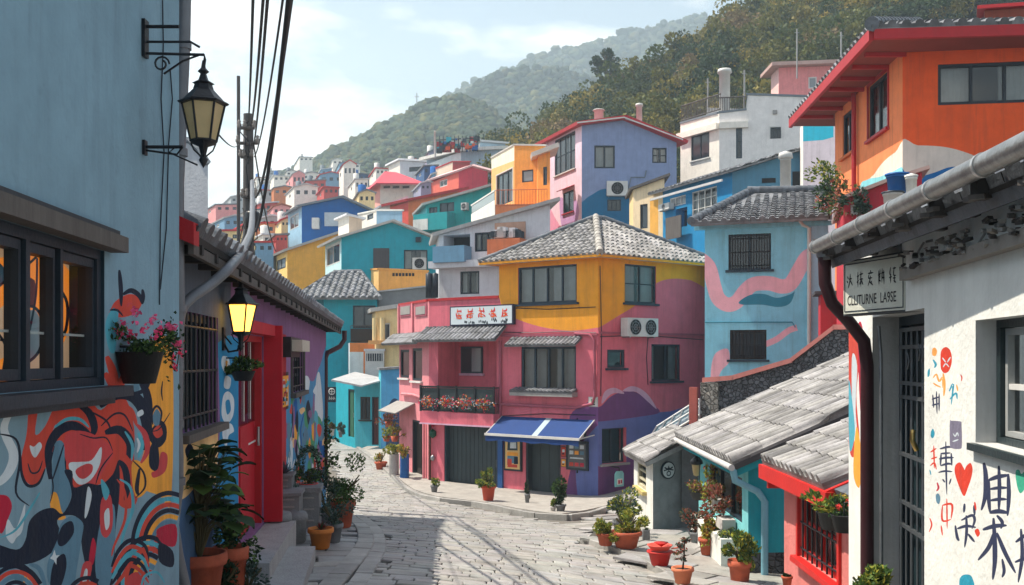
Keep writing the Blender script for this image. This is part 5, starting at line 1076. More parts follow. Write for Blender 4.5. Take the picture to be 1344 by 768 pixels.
for x in (502, 514, 527): win(H, 'F', (x, 243, x+11, 248), nv=1, fm=WHITE, fw=.08, dep=.1, glass=GDARK)
finish(H, 'none'); m = MB(); a, b = P(476, 245, 94), P(494, 240, 88); c_, d_ = P(557, 242, 88), P(550, 242, 94); ap = P(505, 225, 91.5); ap2 = P(520, 226, 91.5); RR = wallm('rose_roof', (205, 78, 92)); 
a.z = b.z = c_.z = d_.z = b.z
for pl in ([b, c_, ap2, ap], [a, b, ap], [c_, d_, ap2], [d_, a, ap, ap2]): slab(m, pl, .15, RR)
m.build('roof', H['root'])
H = house('white_block_house', 'white flat block with long strip window near the foot of the wood', (510, 108), (525, 105), (558, 104), [(525, 211), (558, 213)], [(510, 217), (525, 211)], (WW, GREYW), deep=8); win(H, 'F', (537, 219, 556, 225), nv=3, fm=FRAME, fw=.1, dep=.1, glass=GDARK); finish(H, 'slab', GREYW, ov=.3, th=.2)
H = house('white_mid_house', 'small white house with red wall piece under the rose roof', (488, 84), (500, 81), (530, 80), [(500, 272), (530, 262)], None, (WW, WW), deep=7); H['F'].paint([(513, 255), (540, 255), (540, 272), (513, 274)], CRIM, smooth=False); finish(H, 'slab', GREYW, ov=.3, th=.15)
H = house('flat_grey_house', 'flat grey blue rooftop box over the teal gable ridge', (470, 66), (494, 63), (528, 62), [(494, 277), (528, 277)], [(470, 282), (494, 277)], (WW, wallm('box_greyblue', (130, 165, 190))), deep=6); win(H, 'L', (482, 281, 490, 288), nv=1, fm=FRAME, fw=.08, dep=.08, glass=GDARK); finish(H, 'flat', WHT)
H = house('beige_roof_shed', 'beige rooftop shed behind the teal gable house', (444, 62), (458, 60), (475, 60), [(458, 284), (475, 288)], [(444, 289), (458, 284)], (WW, wallm('beige_shed', (200, 180, 160))), deep=5); finish(H, 'slab', GREYW, ov=.2, th=.12)
# --- small far houses on the lower slope, each its own thing
FARS = [(505, 250, 118, 14, 9, 'W', 'white'), (470, 252, 120, 15, 12, 'W', 'pale'), (455, 236, 135, 14, 15, 'W', 'tall white'), (430, 243, 140, 22, 10, 'B', 'blue grey'), (396, 262, 118, 24, 12, 'W', 'white shedlike'), (430, 258, 112, 16, 9, 'R', 'red roofed'),
 (410, 250, 128, 20, 9, 'R', 'red brown'), (388, 246, 140, 14, 13, 'P', 'pink and white'), (368, 258, 128, 22, 8, 'O', 'rust orange'), (350, 262, 130, 18, 9, 'G', 'grey'), (365, 240, 160, 16, 7, 'W', 'wide white'), (345, 250, 165, 14, 7, 'G', 'low grey'), (405, 238, 155, 18, 7, 'W', 'pale flat'),
 (425, 232, 165, 12, 7, 'B', 'little blue'), (448, 226, 175, 10, 8, 'B', 'dark blue'), (470, 238, 140, 16, 6, 'N', 'navy roofed'), (488, 258, 108, 12, 9, 'W', 'narrow white'), (497, 232, 130, 14, 8, 'W', 'stepped white'), (332, 290, 100, 26, 10, 'W', 'broad white'), (350, 300, 88, 24, 10, 'G', 'grey white'),
 (345, 278, 104, 22, 8, 'R', 'red edged'), (365, 284, 92, 18, 9, 'P', 'pink'), (335, 310, 80, 30, 12, 'O', 'orange'), (352, 322, 76, 26, 10, 'W', 'pale long'), (338, 335, 70, 24, 12, 'B', 'slate blue'), (372, 300, 84, 14, 8, 'C', 'cream'), (365, 320, 72, 14, 8, 'R', 'dull red'),
 (462, 222, 190, 12, 5, 'W', 'tiny white'), (440, 217, 200, 10, 5, 'W', 'lone white'), (398, 213, 215, 14, 5, 'W', 'white hilltop'), (380, 232, 180, 10, 5, 'W', 'small chalky'), (357, 232, 190, 12, 5, 'G', 'small grey'), (340, 240, 185, 12, 5, 'W', 'small pale'),
 (572, 240, 88, 14, 8, 'B', 'small blue'), (560, 232, 96, 16, 10, 'N', 'navy'), (556, 252, 84, 16, 8, 'L', 'lilac'), (542, 230, 112, 14, 12, 'W', 'upper white'), (567, 212, 112, 14, 9, 'L', 'pale lilac'), (478, 270, 84, 16, 12, 'C', 'cream tall'), (300, 300, 96, 26, 10, 'B', 'turquoise'), (290, 280, 110, 26, 8, 'P', 'rose'), (310, 268, 130, 20, 7, 'G', 'dusty grey'), (300, 320, 70, 40, 12, 'C', 'sand')]
FC = {'W': (WW, 'white walls'), 'B': (wallm('far_blue', (110, 150, 180)), ''), 'R': (wallm('far_red', (190, 80, 76)), ''), 'P': (wallm('far_pink', (222, 150, 150)), ''), 'O': (wallm('far_orange', (205, 125, 80)), ''), 'G': (wallm('far_grey', (165, 172, 176)), ''), 'N': (wallm('far_navy', (60, 95, 140)), ''), 'C': (CRM, ''), 'L': (LIL, '')}
RFM = [wallm('red_roof', (190, 50, 52)), GREYW, SLATEB, M('pale_tin', (.45, .46, .47)), TILE, wallm('rust_roof', (150, 85, 65))]
RNM = ['red roof', 'chalky roof', 'slate roof', 'tin roof', 'grey tile roof', 'rust roof']
rd = random.Random(12)
for i, (x, y, D, w_, h_, k, nm) in enumerate(FARS):
    w_ *= 1.75; h_ *= 1.35
    ri = rd.randrange(6); fm_ = FC[k][0]; x0, x1 = x-w_/2, x+w_/2; xc = x0+w_*rd.uniform(.25, .4); yt = y-h_; gb = rd.random() < .5
    pf = [(xc, yt), ((xc+x1)/2, yt-h_*.25), (x1, yt)] if gb else [(xc, yt), (x1, yt-rd.uniform(-1.5, 1.5))]
    H = house('hill_house', f'{nm} far house with {RNM[ri]}, '+('gabled' if gb else 'flat topped')+' among the hillside roofs', (x0, D*1.05), (xc, D), (x1, D), pf, None, (fm_, fm_), deep=10, group='small far houses on the hillside')
    H['root']['label'] = f'{nm} far house with {RNM[ri]}, '+('gabled' if gb else 'flat topped')+(' near the blue gable' if x < 470 else ' near the rose roof')
    z1 = H['pf'][0][1]; n = 2 if w_ < 24 else 3; sc = D/F
    for j in range(n):
        s = H['F'].len*(j+.5)/n; a = H['F'].len/n*.24; zt_ = z1-h_*sc*.25; window(H['root'], H['F'], (s-a, s+a, zt_-h_*sc*.32, zt_), nv=2, fm=FRAME, fw=.06, dep=.1, glass=GDARK if rd.random() < .6 else GPALE, px=False)
    s = H['L'].len*.5; window(H['root'], H['L'], (s-.6, s+.6, z1-h_*sc*.55, z1-h_*sc*.25), nv=1, fm=WHITE, fw=.08, dep=.1, glass=GDARK, px=False)
    finish(H, 'slab', RFM[ri], ov=.15, th=.12)
    if rd.random() < .5:
        mm_ = MB(); p_ = P(x-w_*.1, yt, D*1.02); mm_.lathe([(.35, -.5), (.35, .5), (0, .6)], p_+Vector((0, 0, .2)), rd.choice([WHITE, DBLU, SLATEB]), 8); mm_.build('roof_tank', H['root'])
# ================================================================ tall mural house, left foreground
COR = wallm('coral_mural', (204, 72, 58)); NAV = wallm('navy_mural', (26, 36, 56)); SLT = wallm('slate_mural', (92, 132, 156)); PAL = wallm('pale_mural', (200, 212, 220)); ORM = wallm('orange_mural', (240, 164, 60)); AQM = wallm('aqua_mural', (80, 168, 190)); CRM2 = wallm('crimson_mural', (184, 34, 62)); ROS = wallm('rose_mural', (200, 70, 74))
wallx = lambda y: -2.34-.061*(y-7)
def mural_house():
    t = thing('mural_house', 'tall pale blue house with swirling coral and navy mural, nearest at left', 'house', (-2.3, 5, -2.3)); f = Face((wallx(-1.5), -1.5), (wallx(7), 7)); z5 = lambda *p: [(x/2.867, 500+y/2.867) for x, y in p]; z7 = lambda *p: [(140+x/5.12, 370+y/5.12) for x, y in p]
    pp = lambda mat, *p, n=4: f.paint(z5(*p), mat, n=n); bb = lambda mat, w, *p, tp=True: f.brush(z5(*p), w/2.867, mat, tp)
    pp(ORM, (555, -120), (645, -130), (645, 440), (600, 430), (530, 400), (525, 330), (545, 250), (560, 150), (545, 40), (530, -60))
    bb(PAL, 36, (50, 100), (15, 180), (50, 270), (40, 330), (0, 380), (-60, 400)); pp(CRM2, (-20, 440), (25, 432), (45, 470), (30, 520), (5, 575), (-30, 520)); pp(PAL, (30, 520), (60, 555), (95, 460), (85, 560), (62, 590), (45, 612), (22, 580))
    pp(COR, (112, 80), (145, 80), (132, 200), (170, 170), (215, 80), (255, 100), (205, 170), (182, 260), (168, 340), (140, 388), (105, 385), (80, 340), (82, 280), (100, 200)); bb(NAV, 12, (78, 280), (82, 350), (105, 394), (145, 385), (170, 330)); bb(NAV, 7, (105, 310), (118, 345), (145, 340), (160, 300))
    pp(PAL, (112, 243), (128, 248), (148, 230), (158, 245), (148, 268), (132, 289), (118, 272), n=3)
    pp(COR, (235, 90), (330, 72), (380, 110), (440, 50), (480, 80), (505, 180), (505, 300), (520, 420), (505, 470), (470, 480), (440, 450), (425, 360), (400, 380), (350, 400), (330, 440), (280, 420), (260, 380), (245, 330), (235, 250), (190, 270), (180, 250), (215, 150))
    bb(NAV, 36, (190, 370), (182, 265), (215, 195), (270, 168), (320, 190), (350, 225)); bb(AQM, 14, (205, 175), (250, 145), (300, 145), (335, 175)); bb(NAV, 30, (290, 85), (335, 120), (355, 175), (345, 210)); bb(NAV, 46, (375, 95), (440, 52), (500, 58), (540, 110), (555, 200), (540, 260)); bb(COR, 24, (395, 150), (440, 105), (490, 110), (515, 170)); bb(NAV, 8, (380, 170), (430, 125), (470, 130), (500, 190))
    bb(NAV, 36, (395, 195), (450, 185), (490, 235), (480, 300)); bb(AQM, 12, (470, 190), (498, 240), (495, 300)); bb(NAV, 8, (330, 110), (400, 150), (420, 200)); bb(COR, 26, (430, 262), (470, 290), (498, 350), (505, 440)); bb(NAV, 26, (445, 300), (470, 330), (480, 400), (470, 450)); bb(NAV, 9, (250, 250), (245, 330), (262, 385))
    pp(ROS, (248, 200), (320, 190), (400, 230), (425, 270), (410, 305), (350, 392), (300, 388), (262, 330), (243, 280)); pp(PAL, (260, 310), (300, 305), (345, 298), (381, 248), (377, 310), (342, 372), (297, 390), (268, 350)); pp(ROS, (285, 335), (325, 312), (348, 318), (345, 345), (318, 368), (295, 362)); bb(NAV, 6, (425, 270), (380, 330), (360, 390)); bb(NAV, 6, (300, 200), (350, 215), (400, 215), (425, 265))
    pp(SLT, (205, 240), (240, 235), (245, 330), (268, 380), (266, 440), (240, 500), (205, 490), (190, 430), (194, 380)); pp(ORM, (194, 425), (215, 425), (232, 490), (248, 515), (215, 522), (190, 480)); bb(NAV, 6, (205, 245), (190, 320), (200, 400), (188, 460)); bb(NAV, 7, (240, 240), (215, 320), (195, 380))
    pp(NAV, (242, 338), (272, 340), (278, 400), (330, 385), (380, 390), (425, 350), (447, 300), (450, 420), (435, 560), (420, 770), (350, 770), (310, 640), (300, 530), (262, 505), (215, 525), (232, 590), (190, 650), (100, 690), (-40, 680), (-40, 610), (60, 635), (95, 600), (110, 530), (150, 490), (200, 478), (235, 500), (268, 440), (262, 385))
    pp(SLT, (215, 600), (228, 540), (270, 508), (312, 535), (308, 590), (290, 700), (272, 770), (190, 770), (178, 690)); pp(NAV, (216, 595), (235, 545), (270, 528), (278, 570), (250, 612), (225, 622)); pp(NAV, (200, 690), (240, 650), (250, 700), (225, 780), (190, 780)); bb(SLT, 26, (-20, 740), (40, 715), (80, 770), (90, 830)); bb(NAV, 26, (-30, 700), (50, 690), (110, 720), (150, 790)); bb(SLT, 18, (110, 690), (150, 710), (175, 790)); bb(ORM, 12, (90, 760), (100, 730), (110, 770))
    f.paint(z5((205, 635), (211, 657), (225, 655), (213, 668), (212, 692), (202, 674), (188, 668), (198, 656)), PAL, smooth=False)
    pp(SLT, (370, 570), (392, 490), (430, 470), (432, 620), (412, 770), (372, 770), (358, 690)); pp(CRM2, (350, 590), (362, 625), (350, 690), (335, 680), (340, 630)); pp(ROS, (300, 770), (312, 690), (340, 680), (345, 710), (325, 780)); pp(PAL, (310, 760), (320, 710), (330, 715), (322, 770))
    pp(ROS, (385, 440), (415, 430), (425, 500), (420, 560), (400, 590), (380, 570), (376, 500)); pp(PAL, (392, 500), (410, 480), (412, 540), (398, 560)); pp(AQM, (380, 370), (400, 390), (412, 420), (398, 450), (385, 420)); pp(PAL, (330, 400), (345, 430), (330, 500), (318, 510)); bb(COR, 10, (440, 370), (470, 420), (470, 520), (430, 620), (420, 660)); bb(AQM, 12, (450, 370), (490, 400), (500, 480), (470, 560), (450, 640))
    for cx, cy, r0, n_, a0, a1 in ((640, 640, 190, 8, 175, 290), (560, 760, 150, 7, 170, 300)):
        for i in range(n_):
            r = r0-19*i; cc = (NAV, AQM, COR, NAV, ORM, SLT, COR, NAV, PAL)[i % 9]
            bb(cc, 17, *[(cx+r*.75*math.cos(R(a0+(a1-a0)*k/5)), cy+r*1.15*math.sin(R(a0+(a1-a0)*k/5))) for k in range(6)], tp=False)
    for i, cc in enumerate((NAV, COR, AQM, NAV, COR)): bb(cc, 16, (420-i*0, 700+i*22), (445+i*4, 640+i*24), (490, 600+i*24), (545-i*4, 620+i*24), (560, 680+i*20))
    for cx, cy, r0, n_, a0, a1 in ((60, 830, 120, 6, 190, 330), (330, 840, 90, 5, 180, 300)):
        for i in range(n_):
            r = r0-18*i; bb((NAV, COR, SLT, NAV, PAL, ROS)[i], 15, *[(cx+r*.9*math.cos(R(a0+(a1-a0)*k/5)), cy+r*1.1*math.sin(R(a0+(a1-a0)*k/5))) for k in range(6)], tp=False)
    pp(ORM, (500, 300), (560, 330), (560, 400), (520, 440), (500, 400)); bb(NAV, 8, (500, 300), (540, 345), (545, 400), (510, 440)); bb(NAV, 10, (0, 200), (60, 220), (75, 300), (60, 420), (110, 470)); bb(AQM, 9, (150, 420), (120, 470), (60, 560), (0, 590))
    pp(CRM2, (590, 560), (660, 540), (660, 620), (610, 610)); pp(NAV, (600, 610), (650, 640), (650, 700), (600, 680)); pp(ROS, (480, 740), (520, 720), (540, 780), (490, 780)); bb(AQM, 10, (530, 780), (545, 735), (590, 720), (620, 760))
    bb(ROS, 22, (515, 165), (545, 200), (555, 260), (530, 310)); bb(AQM, 16, (520, 195), (535, 240), (520, 290)); bb(PAL, 10, (516, 215), (524, 240), (516, 270)); pp(NAV, (560, 200), (600, 150), (625, 170), (625, 220), (600, 250), (575, 240)); pp(COR, (575, 190), (600, 165), (612, 200), (590, 215)); pp(NAV, (565, 250), (590, 225), (600, 300), (590, 340), (562, 320)); pp(ROS, (605, 270), (630, 280), (622, 340), (580, 365), (570, 345), (595, 330)); bb(NAV, 5, (640, 120), (600, 180), (570, 190)); pp(SLT, (575, 130), (590, 105), (605, 130), (598, 165), (580, 165)); bb(NAV, 9, (575, 165), (572, 120), (590, 95), (608, 120), (600, 170))
    bb(NAV, 16, (525, 330), (515, 400), (520, 430)); bb(NAV, 30, (520, -10), (550, 40), (560, 110), (545, 150)); pp(PAL, (516, 120), (535, 108), (540, 125), (520, 135)); bb(COR, 30, (395, -30), (420, 10), (430, 45)); bb(COR, 30, (470, -30), (450, 20), (430, 45)); bb(NAV, 12, (440, -20), (438, 20), (430, 40)); bb(NAV, 6, (612, 0), (608, 40), (612, 75))
    qq = lambda mat, *p: f.paint(z7(*p), mat, n=4); qb = lambda mat, w, *p: f.brush(z7(*p), w/5.12, mat, True)
    qq(COR, (25, 190), (60, 130), (150, 82), (215, 105), (235, 150), (190, 210), (100, 240), (20, 215)); qb(NAV, 30, (85, -80), (95, 40), (98, 165)); qb(NAV, 34, (110, 85), (165, 58), (220, 95), (240, 150)); qb(NAV, 26, (240, 50), (246, 100), (240, 150)); qb(ROS, 14, (140, 170), (150, 145), (175, 150)); qb(AQM, 80, (60, 180), (30, 300), (40, 480)); qb(NAV, 16, (20, 190), (70, 190), (110, 230)); qb(COR, 60, (0, 500), (40, 600), (60, 700), (90, 760)); qb(COR, 34, (110, 600), (100, 680), (60, 760)); qb(SLT, 40, (200, 640), (200, 760)); qb(NAV, 30, (300, 580), (280, 680), (230, 740), (100, 760))
    W = (f.hit(-190, 400)[0], f.hit(137, 400)[0], -.150, .59); sA, sB, zA, zB = W; f.holes.append((sA, sB, zA, zB, .20)); m = MB()
    f.wall(m, [(0, -2.9), (f.len, -2.9), (f.len, 2.85), (0, 2.85)], wallm('powder_blue_paint', (122, 154, 172), dirt=.4), revm=FRAMEB)
    e = Vector((-8, 7, 0)); c = f.W(f.len, 0, 0); c0 = f.W(0, 0, 0); e0 = Vector((-8, -1.5, 0)); up = lambda p, z: Vector((p.x, p.y, z)); wp = wallm('powder_blue_paint', (158, 186, 200))
    for a, b in ((c, e), (e, e0), (e0, c0)): m.poly([up(a, -2.9), up(b, -2.9), up(b, 2.85), up(a, 2.85)], wp)
    m.build('wall', t); m = MB(); prism(m, [c+Vector((.06, .06, 0)), e+Vector((0, .1, 0)), e0+Vector((0, -.1, 0)), c0+Vector((.06, -.1, 0))], 2.853, 2.95, CONC); m.build('roof', t)
    # the window
    m = MB(); f.box(m, sA, sB+.10, .003, .10, zB, zB+.085, WOODGREY); f.box(m, sA, sB+.08, .002, .06, zB+.088, zB+.12, M('lintel_dark', (.05, .055, .065), rough=.8)); m.build('lintel', t)
    w_ = MB(); bm_ = M('window_blue_black', (.018, .03, .045), rough=.45, var=.3, bump=.1)
    for (a, b, z, y) in ((sA, sB, zA, zA+.045), (sA, sB, zB-.05, zB)): f.box(w_, a, b, -.12, -.02, z, y, bm_)
    for s, h in ((sB, .06), (f.hit(88, 400)[0], .035), (f.hit(45, 400)[0], .045), (f.hit(-20, 400)[0], .035), (f.hit(-80, 400)[0], .04)): f.box(w_, s-h, s, -.115, -.018, zA+.046, zB-.051, bm_)
    xs = [f.hit(q, 400)[0] for q in (-80, -20, 45, 88)]+[sB]
    for a, b in zip(xs[:-1], xs[1:]):
        f.box(w_, a+.01, a+.035, -.10, -.035, zA+.05, zB-.055, bm_); f.box(w_, b-.085, b-.06, -.10, -.035, zA+.05, zB-.055, bm_); f.box(w_, a+.036, b-.086, -.10, -.035, zB-.10, zB-.055, bm_); f.box(w_, a+.036, b-.086, -.10, -.035, zA+.05, zA+.10, bm_)
    wo_ = w_.build('window', t); m = MB(); f.box(m, sA, sB-.06, -.085, -.078, .115, .127, WHITE); m.build('glazing_bar', wo_)
    m = MB(); m.poly([f.W(sA, -.07, zA), f.W(sB, -.07, zA), f.W(sB, -.07, zB), f.W(sA, -.07, zB)], GCLEAR); m.build('pane', wo_)
    m = MB(); f.box(m, sA, sB+.09, .003, .13, zA-.06, zA-.003, bm_); f.box(m, sA, sB+.03, -.12, .05, zA-.10, zA-.062, bm_); m.build('sill', wo_)
    p2 = Face(tuple(f.W(0, -.19, 0)[:2]), tuple(f.W(f.len, -.19, 0)[:2])); zw = lambda *p: [(x/3.073, 290+y/3.073) for x, y in p]; OG = M('orange_reflection', s2l(250, 140, 40), rough=.7, emit=.45); CG = M('sand_reflection', s2l(235, 190, 150), rough=.7, emit=.2)  # orange and sand glow without a lamp, painting a reflection
    p2.paint(zw((-80, 180), (30, 140), (110, 60), (200, 120), (300, 240), (290, 400), (240, 520), (200, 540), (200, 420), (150, 380), (40, 330), (-80, 400)), OG); p2.paint(zw((85, 240), (140, 240), (140, 340), (85, 335)), M('maroon_reflection', s2l(120, 60, 60)), n=3); p2.paint(zw((0, 560), (90, 530), (110, 620), (40, 680), (-60, 620)), OG); p2.paint(zw((190, 420), (230, 440), (240, 560), (200, 600)), SLT)
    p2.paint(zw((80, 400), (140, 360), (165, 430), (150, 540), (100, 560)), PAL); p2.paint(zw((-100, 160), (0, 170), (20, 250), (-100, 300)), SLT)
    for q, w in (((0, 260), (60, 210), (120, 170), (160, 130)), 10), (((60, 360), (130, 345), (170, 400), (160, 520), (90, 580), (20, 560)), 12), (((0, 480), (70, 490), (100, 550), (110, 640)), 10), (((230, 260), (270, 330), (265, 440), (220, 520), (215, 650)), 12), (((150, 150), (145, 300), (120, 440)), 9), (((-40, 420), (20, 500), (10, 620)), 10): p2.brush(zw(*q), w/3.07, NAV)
    m = MB(); p2.wall(m, [(sA, zA), (sB, zA), (sB, zB), (sA, zB)], CG); m.build('reflection_panel', wo_)  # glowing panel added behind the glass as a painted reflection in the panes
    # cables on the wall
    m = MB()
    for q in (((211, 0), (212, 60), (209, 130), (213, 200), (208, 300), (207, 400)), ((221, 90), (224, 130), (219, 190), (216, 300), (208, 380))): m.tube([f.W(f.hit(*p)[0], .012, f.hit(*p)[1]) for p in q], .005, FRAME, 5)
    m.build('cable', t); return f
fM = mural_house()
# ================================================================ lanterns
AMBG = M('amber_glass', s2l(238, 215, 168), rough=.2, var=.15, bump=0, transl=.5); LITG = M('lit_amber_glass', (1.0, .50, .08), rough=.3, var=0, bump=0, emit=2.2)
def lantern(c, s, lit, name, label, wallpt, arm, n=6):
    """c: centre of the glass body; s: radius of the roof"""
    t = thing(name, label, 'wall lantern', wallpt); m = MB(); ph = .3
    m.lathe([(s*.98, s*1.05), (s*1.05, s*1.0), (s*.98, s*.93), (s*.8, s*1.15), (s*.42, s*1.55), (s*.36, s*1.75), (s*.46, s*1.8), (s*.2, s*1.95), (s*.12, s*2.2), (s*.24, s*2.3), (s*.1, s*2.45), (s*.05, s*2.75), (0, s*2.8)], c, IRON, n, smooth=False, phase=ph)
    m.poly([Vector(c)+Vector((s*.97*math.cos(ph+2*math.pi*k/n), s*.97*math.sin(ph+2*math.pi*k/n), s*.94)) for k in range(n)], IRON); m.build('lantern_roof', t)
    m = MB(); r0, r1 = s*.52, s*.86
    V0 = [Vector(c)+Vector((r0*math.cos(ph+2*math.pi*k/n), r0*math.sin(ph+2*math.pi*k/n), -s*.62)) for k in range(n)]; V1 = [Vector(c)+Vector((r1*math.cos(ph+2*math.pi*k/n), r1*math.sin(ph+2*math.pi*k/n), s*.93)) for k in range(n)]
    for k in range(n): m.tube([V0[k], V1[k]], s*.05, IRON, 5); m.tube([V0[k], V0[(k+1) % n]], s*.06, IRON, 5)
    m.lathe([(s*.55, -s*.62), (s*.5, -s*.72), (s*.2, -s*.85), (s*.1, -s*1.25), (s*.2, -s*1.4), (s*.1, -s*1.6), (0, -s*1.75)], c, IRON, 8); m.poly(V0[::-1], IRON)
    for k in range(4): a = ph+k*math.pi/2; m.tube([Vector(c)+Vector((s*.5*math.cos(a), s*.5*math.sin(a), -s*.7)), Vector(c)+Vector((s*.38*math.cos(a), s*.38*math.sin(a), -s*1.0)), Vector(c)+Vector((0, 0, -s*1.35))], s*.035, IRON, 5)
    m.build('cage', t); m = MB()
    for k in range(n): q = [V0[k], V0[(k+1) % n], V1[(k+1) % n], V1[k]]; cc = sum(q, Vector())/4; m.poly([cc+(p-cc)*.97-(cc-Vector(c))*.04 for p in q], LITG if lit else AMBG)
    m.build('pane', t); m = MB()
    m.lathe([(0, -.3*s), (s*.16, -.25*s), (s*.2, 0), (s*.12, s*.3), (0, s*.4)], c, M('bulb', (1, .62, .2), emit=6, bump=0, var=0) if lit else WHITE, 8); m.build('bulb', t)
    m = MB(); arm(m); m.build('bracket', t)
    if lit:
        l = bpy.data.lights.new('lantern_light', 'POINT'); l.energy = 6; l.color = (1, .55, .2); l.shadow_soft_size = .05; lo = bpy.data.objects.new('lantern_light', l); col.objects.link(lo); lo.location = Vector(c)+Vector((0, 0, -.0)); lo.parent = t; lo.location = Vector(c)-Vector(wallpt); lo['kind'] = 'light'
    return t
D1 = 6.18; X = lambda px, D=D1: (px-CX)/F*D; Z = lambda py, D=D1: -(py-CY)/F*D
def arm1(m):
    w = wallx(D1)+.004; m.box((w+.01, D1, Z(51)), (.02, .07, Z(27)-Z(76)), IRON)
    m.tube([(w, D1, Z(35)), (X(235), D1, Z(35))], .011, IRON, 6); m.tube([(w, D1, Z(55)), (X(250), D1, Z(55)), (X(262), D1, Z(62))], .008, IRON, 6); m.tube([(w, D1, Z(70)), (X(268), D1, Z(72)), (X(269), D1, Z(78)), (X(267), D1, Z(92))], .009, IRON, 6)
    m.tube([(w+.01+.05*math.cos(a)*(1-a/14)+.1, D1, Z(84)+.05*math.sin(a)*(1-a/14)) for a in [k*.5 for k in range(16)]], .007, IRON, 5); m.tube([(X(262), D1, Z(72)), (X(240), D1, Z(80)), (X(215), D1, Z(97))], .007, IRON, 5)
    m.tube([(w, D1, Z(193)), (X(240), D1, Z(193))], .011, IRON, 6); m.tube([(w, D1, Z(197)), (X(232), D1, Z(203)), (X(240), D1, Z(193))], .007, IRON, 5); m.box((w+.008, D1, Z(194)), (.016, .05, .09), IRON); m.tube([(X(230), D1, Z(193)), (X(222), D1, Z(200)), (X(258), D1+.02, Z(216))], .006, IRON, 5)
lantern(Vector((X(267), D1, Z(166))), .148, False, 'street_lantern', 'large black lantern on scrolled iron arms high on the pale blue wall', (wallx(D1), D1, Z(60)), arm1)
cx_ = lambda y: -1.747-.107*y
D2 = 9.5
def arm2(m):
    w = cx_(D2); m.box((w+.012, D2, Z(445, D2)), (.022, .06, .22), IRON); m.tube([(w, D2, Z(447, D2)), (X(300, D2), D2, Z(462, D2)), (X(312, D2), D2, Z(460, D2)), (X(316, D2), D2, Z(449, D2))], .012, IRON, 6); m.tube([(w, D2, Z(437, D2)), (X(304, D2), D2, Z(452, D2))], .009, IRON, 5)
lantern(Vector((X(316, D2), D2, Z(422, D2))), .168, True, 'lit_lantern', 'glowing amber lantern beside the red door', (cx_(D2), D2, Z(440, D2)), arm2, n=5)
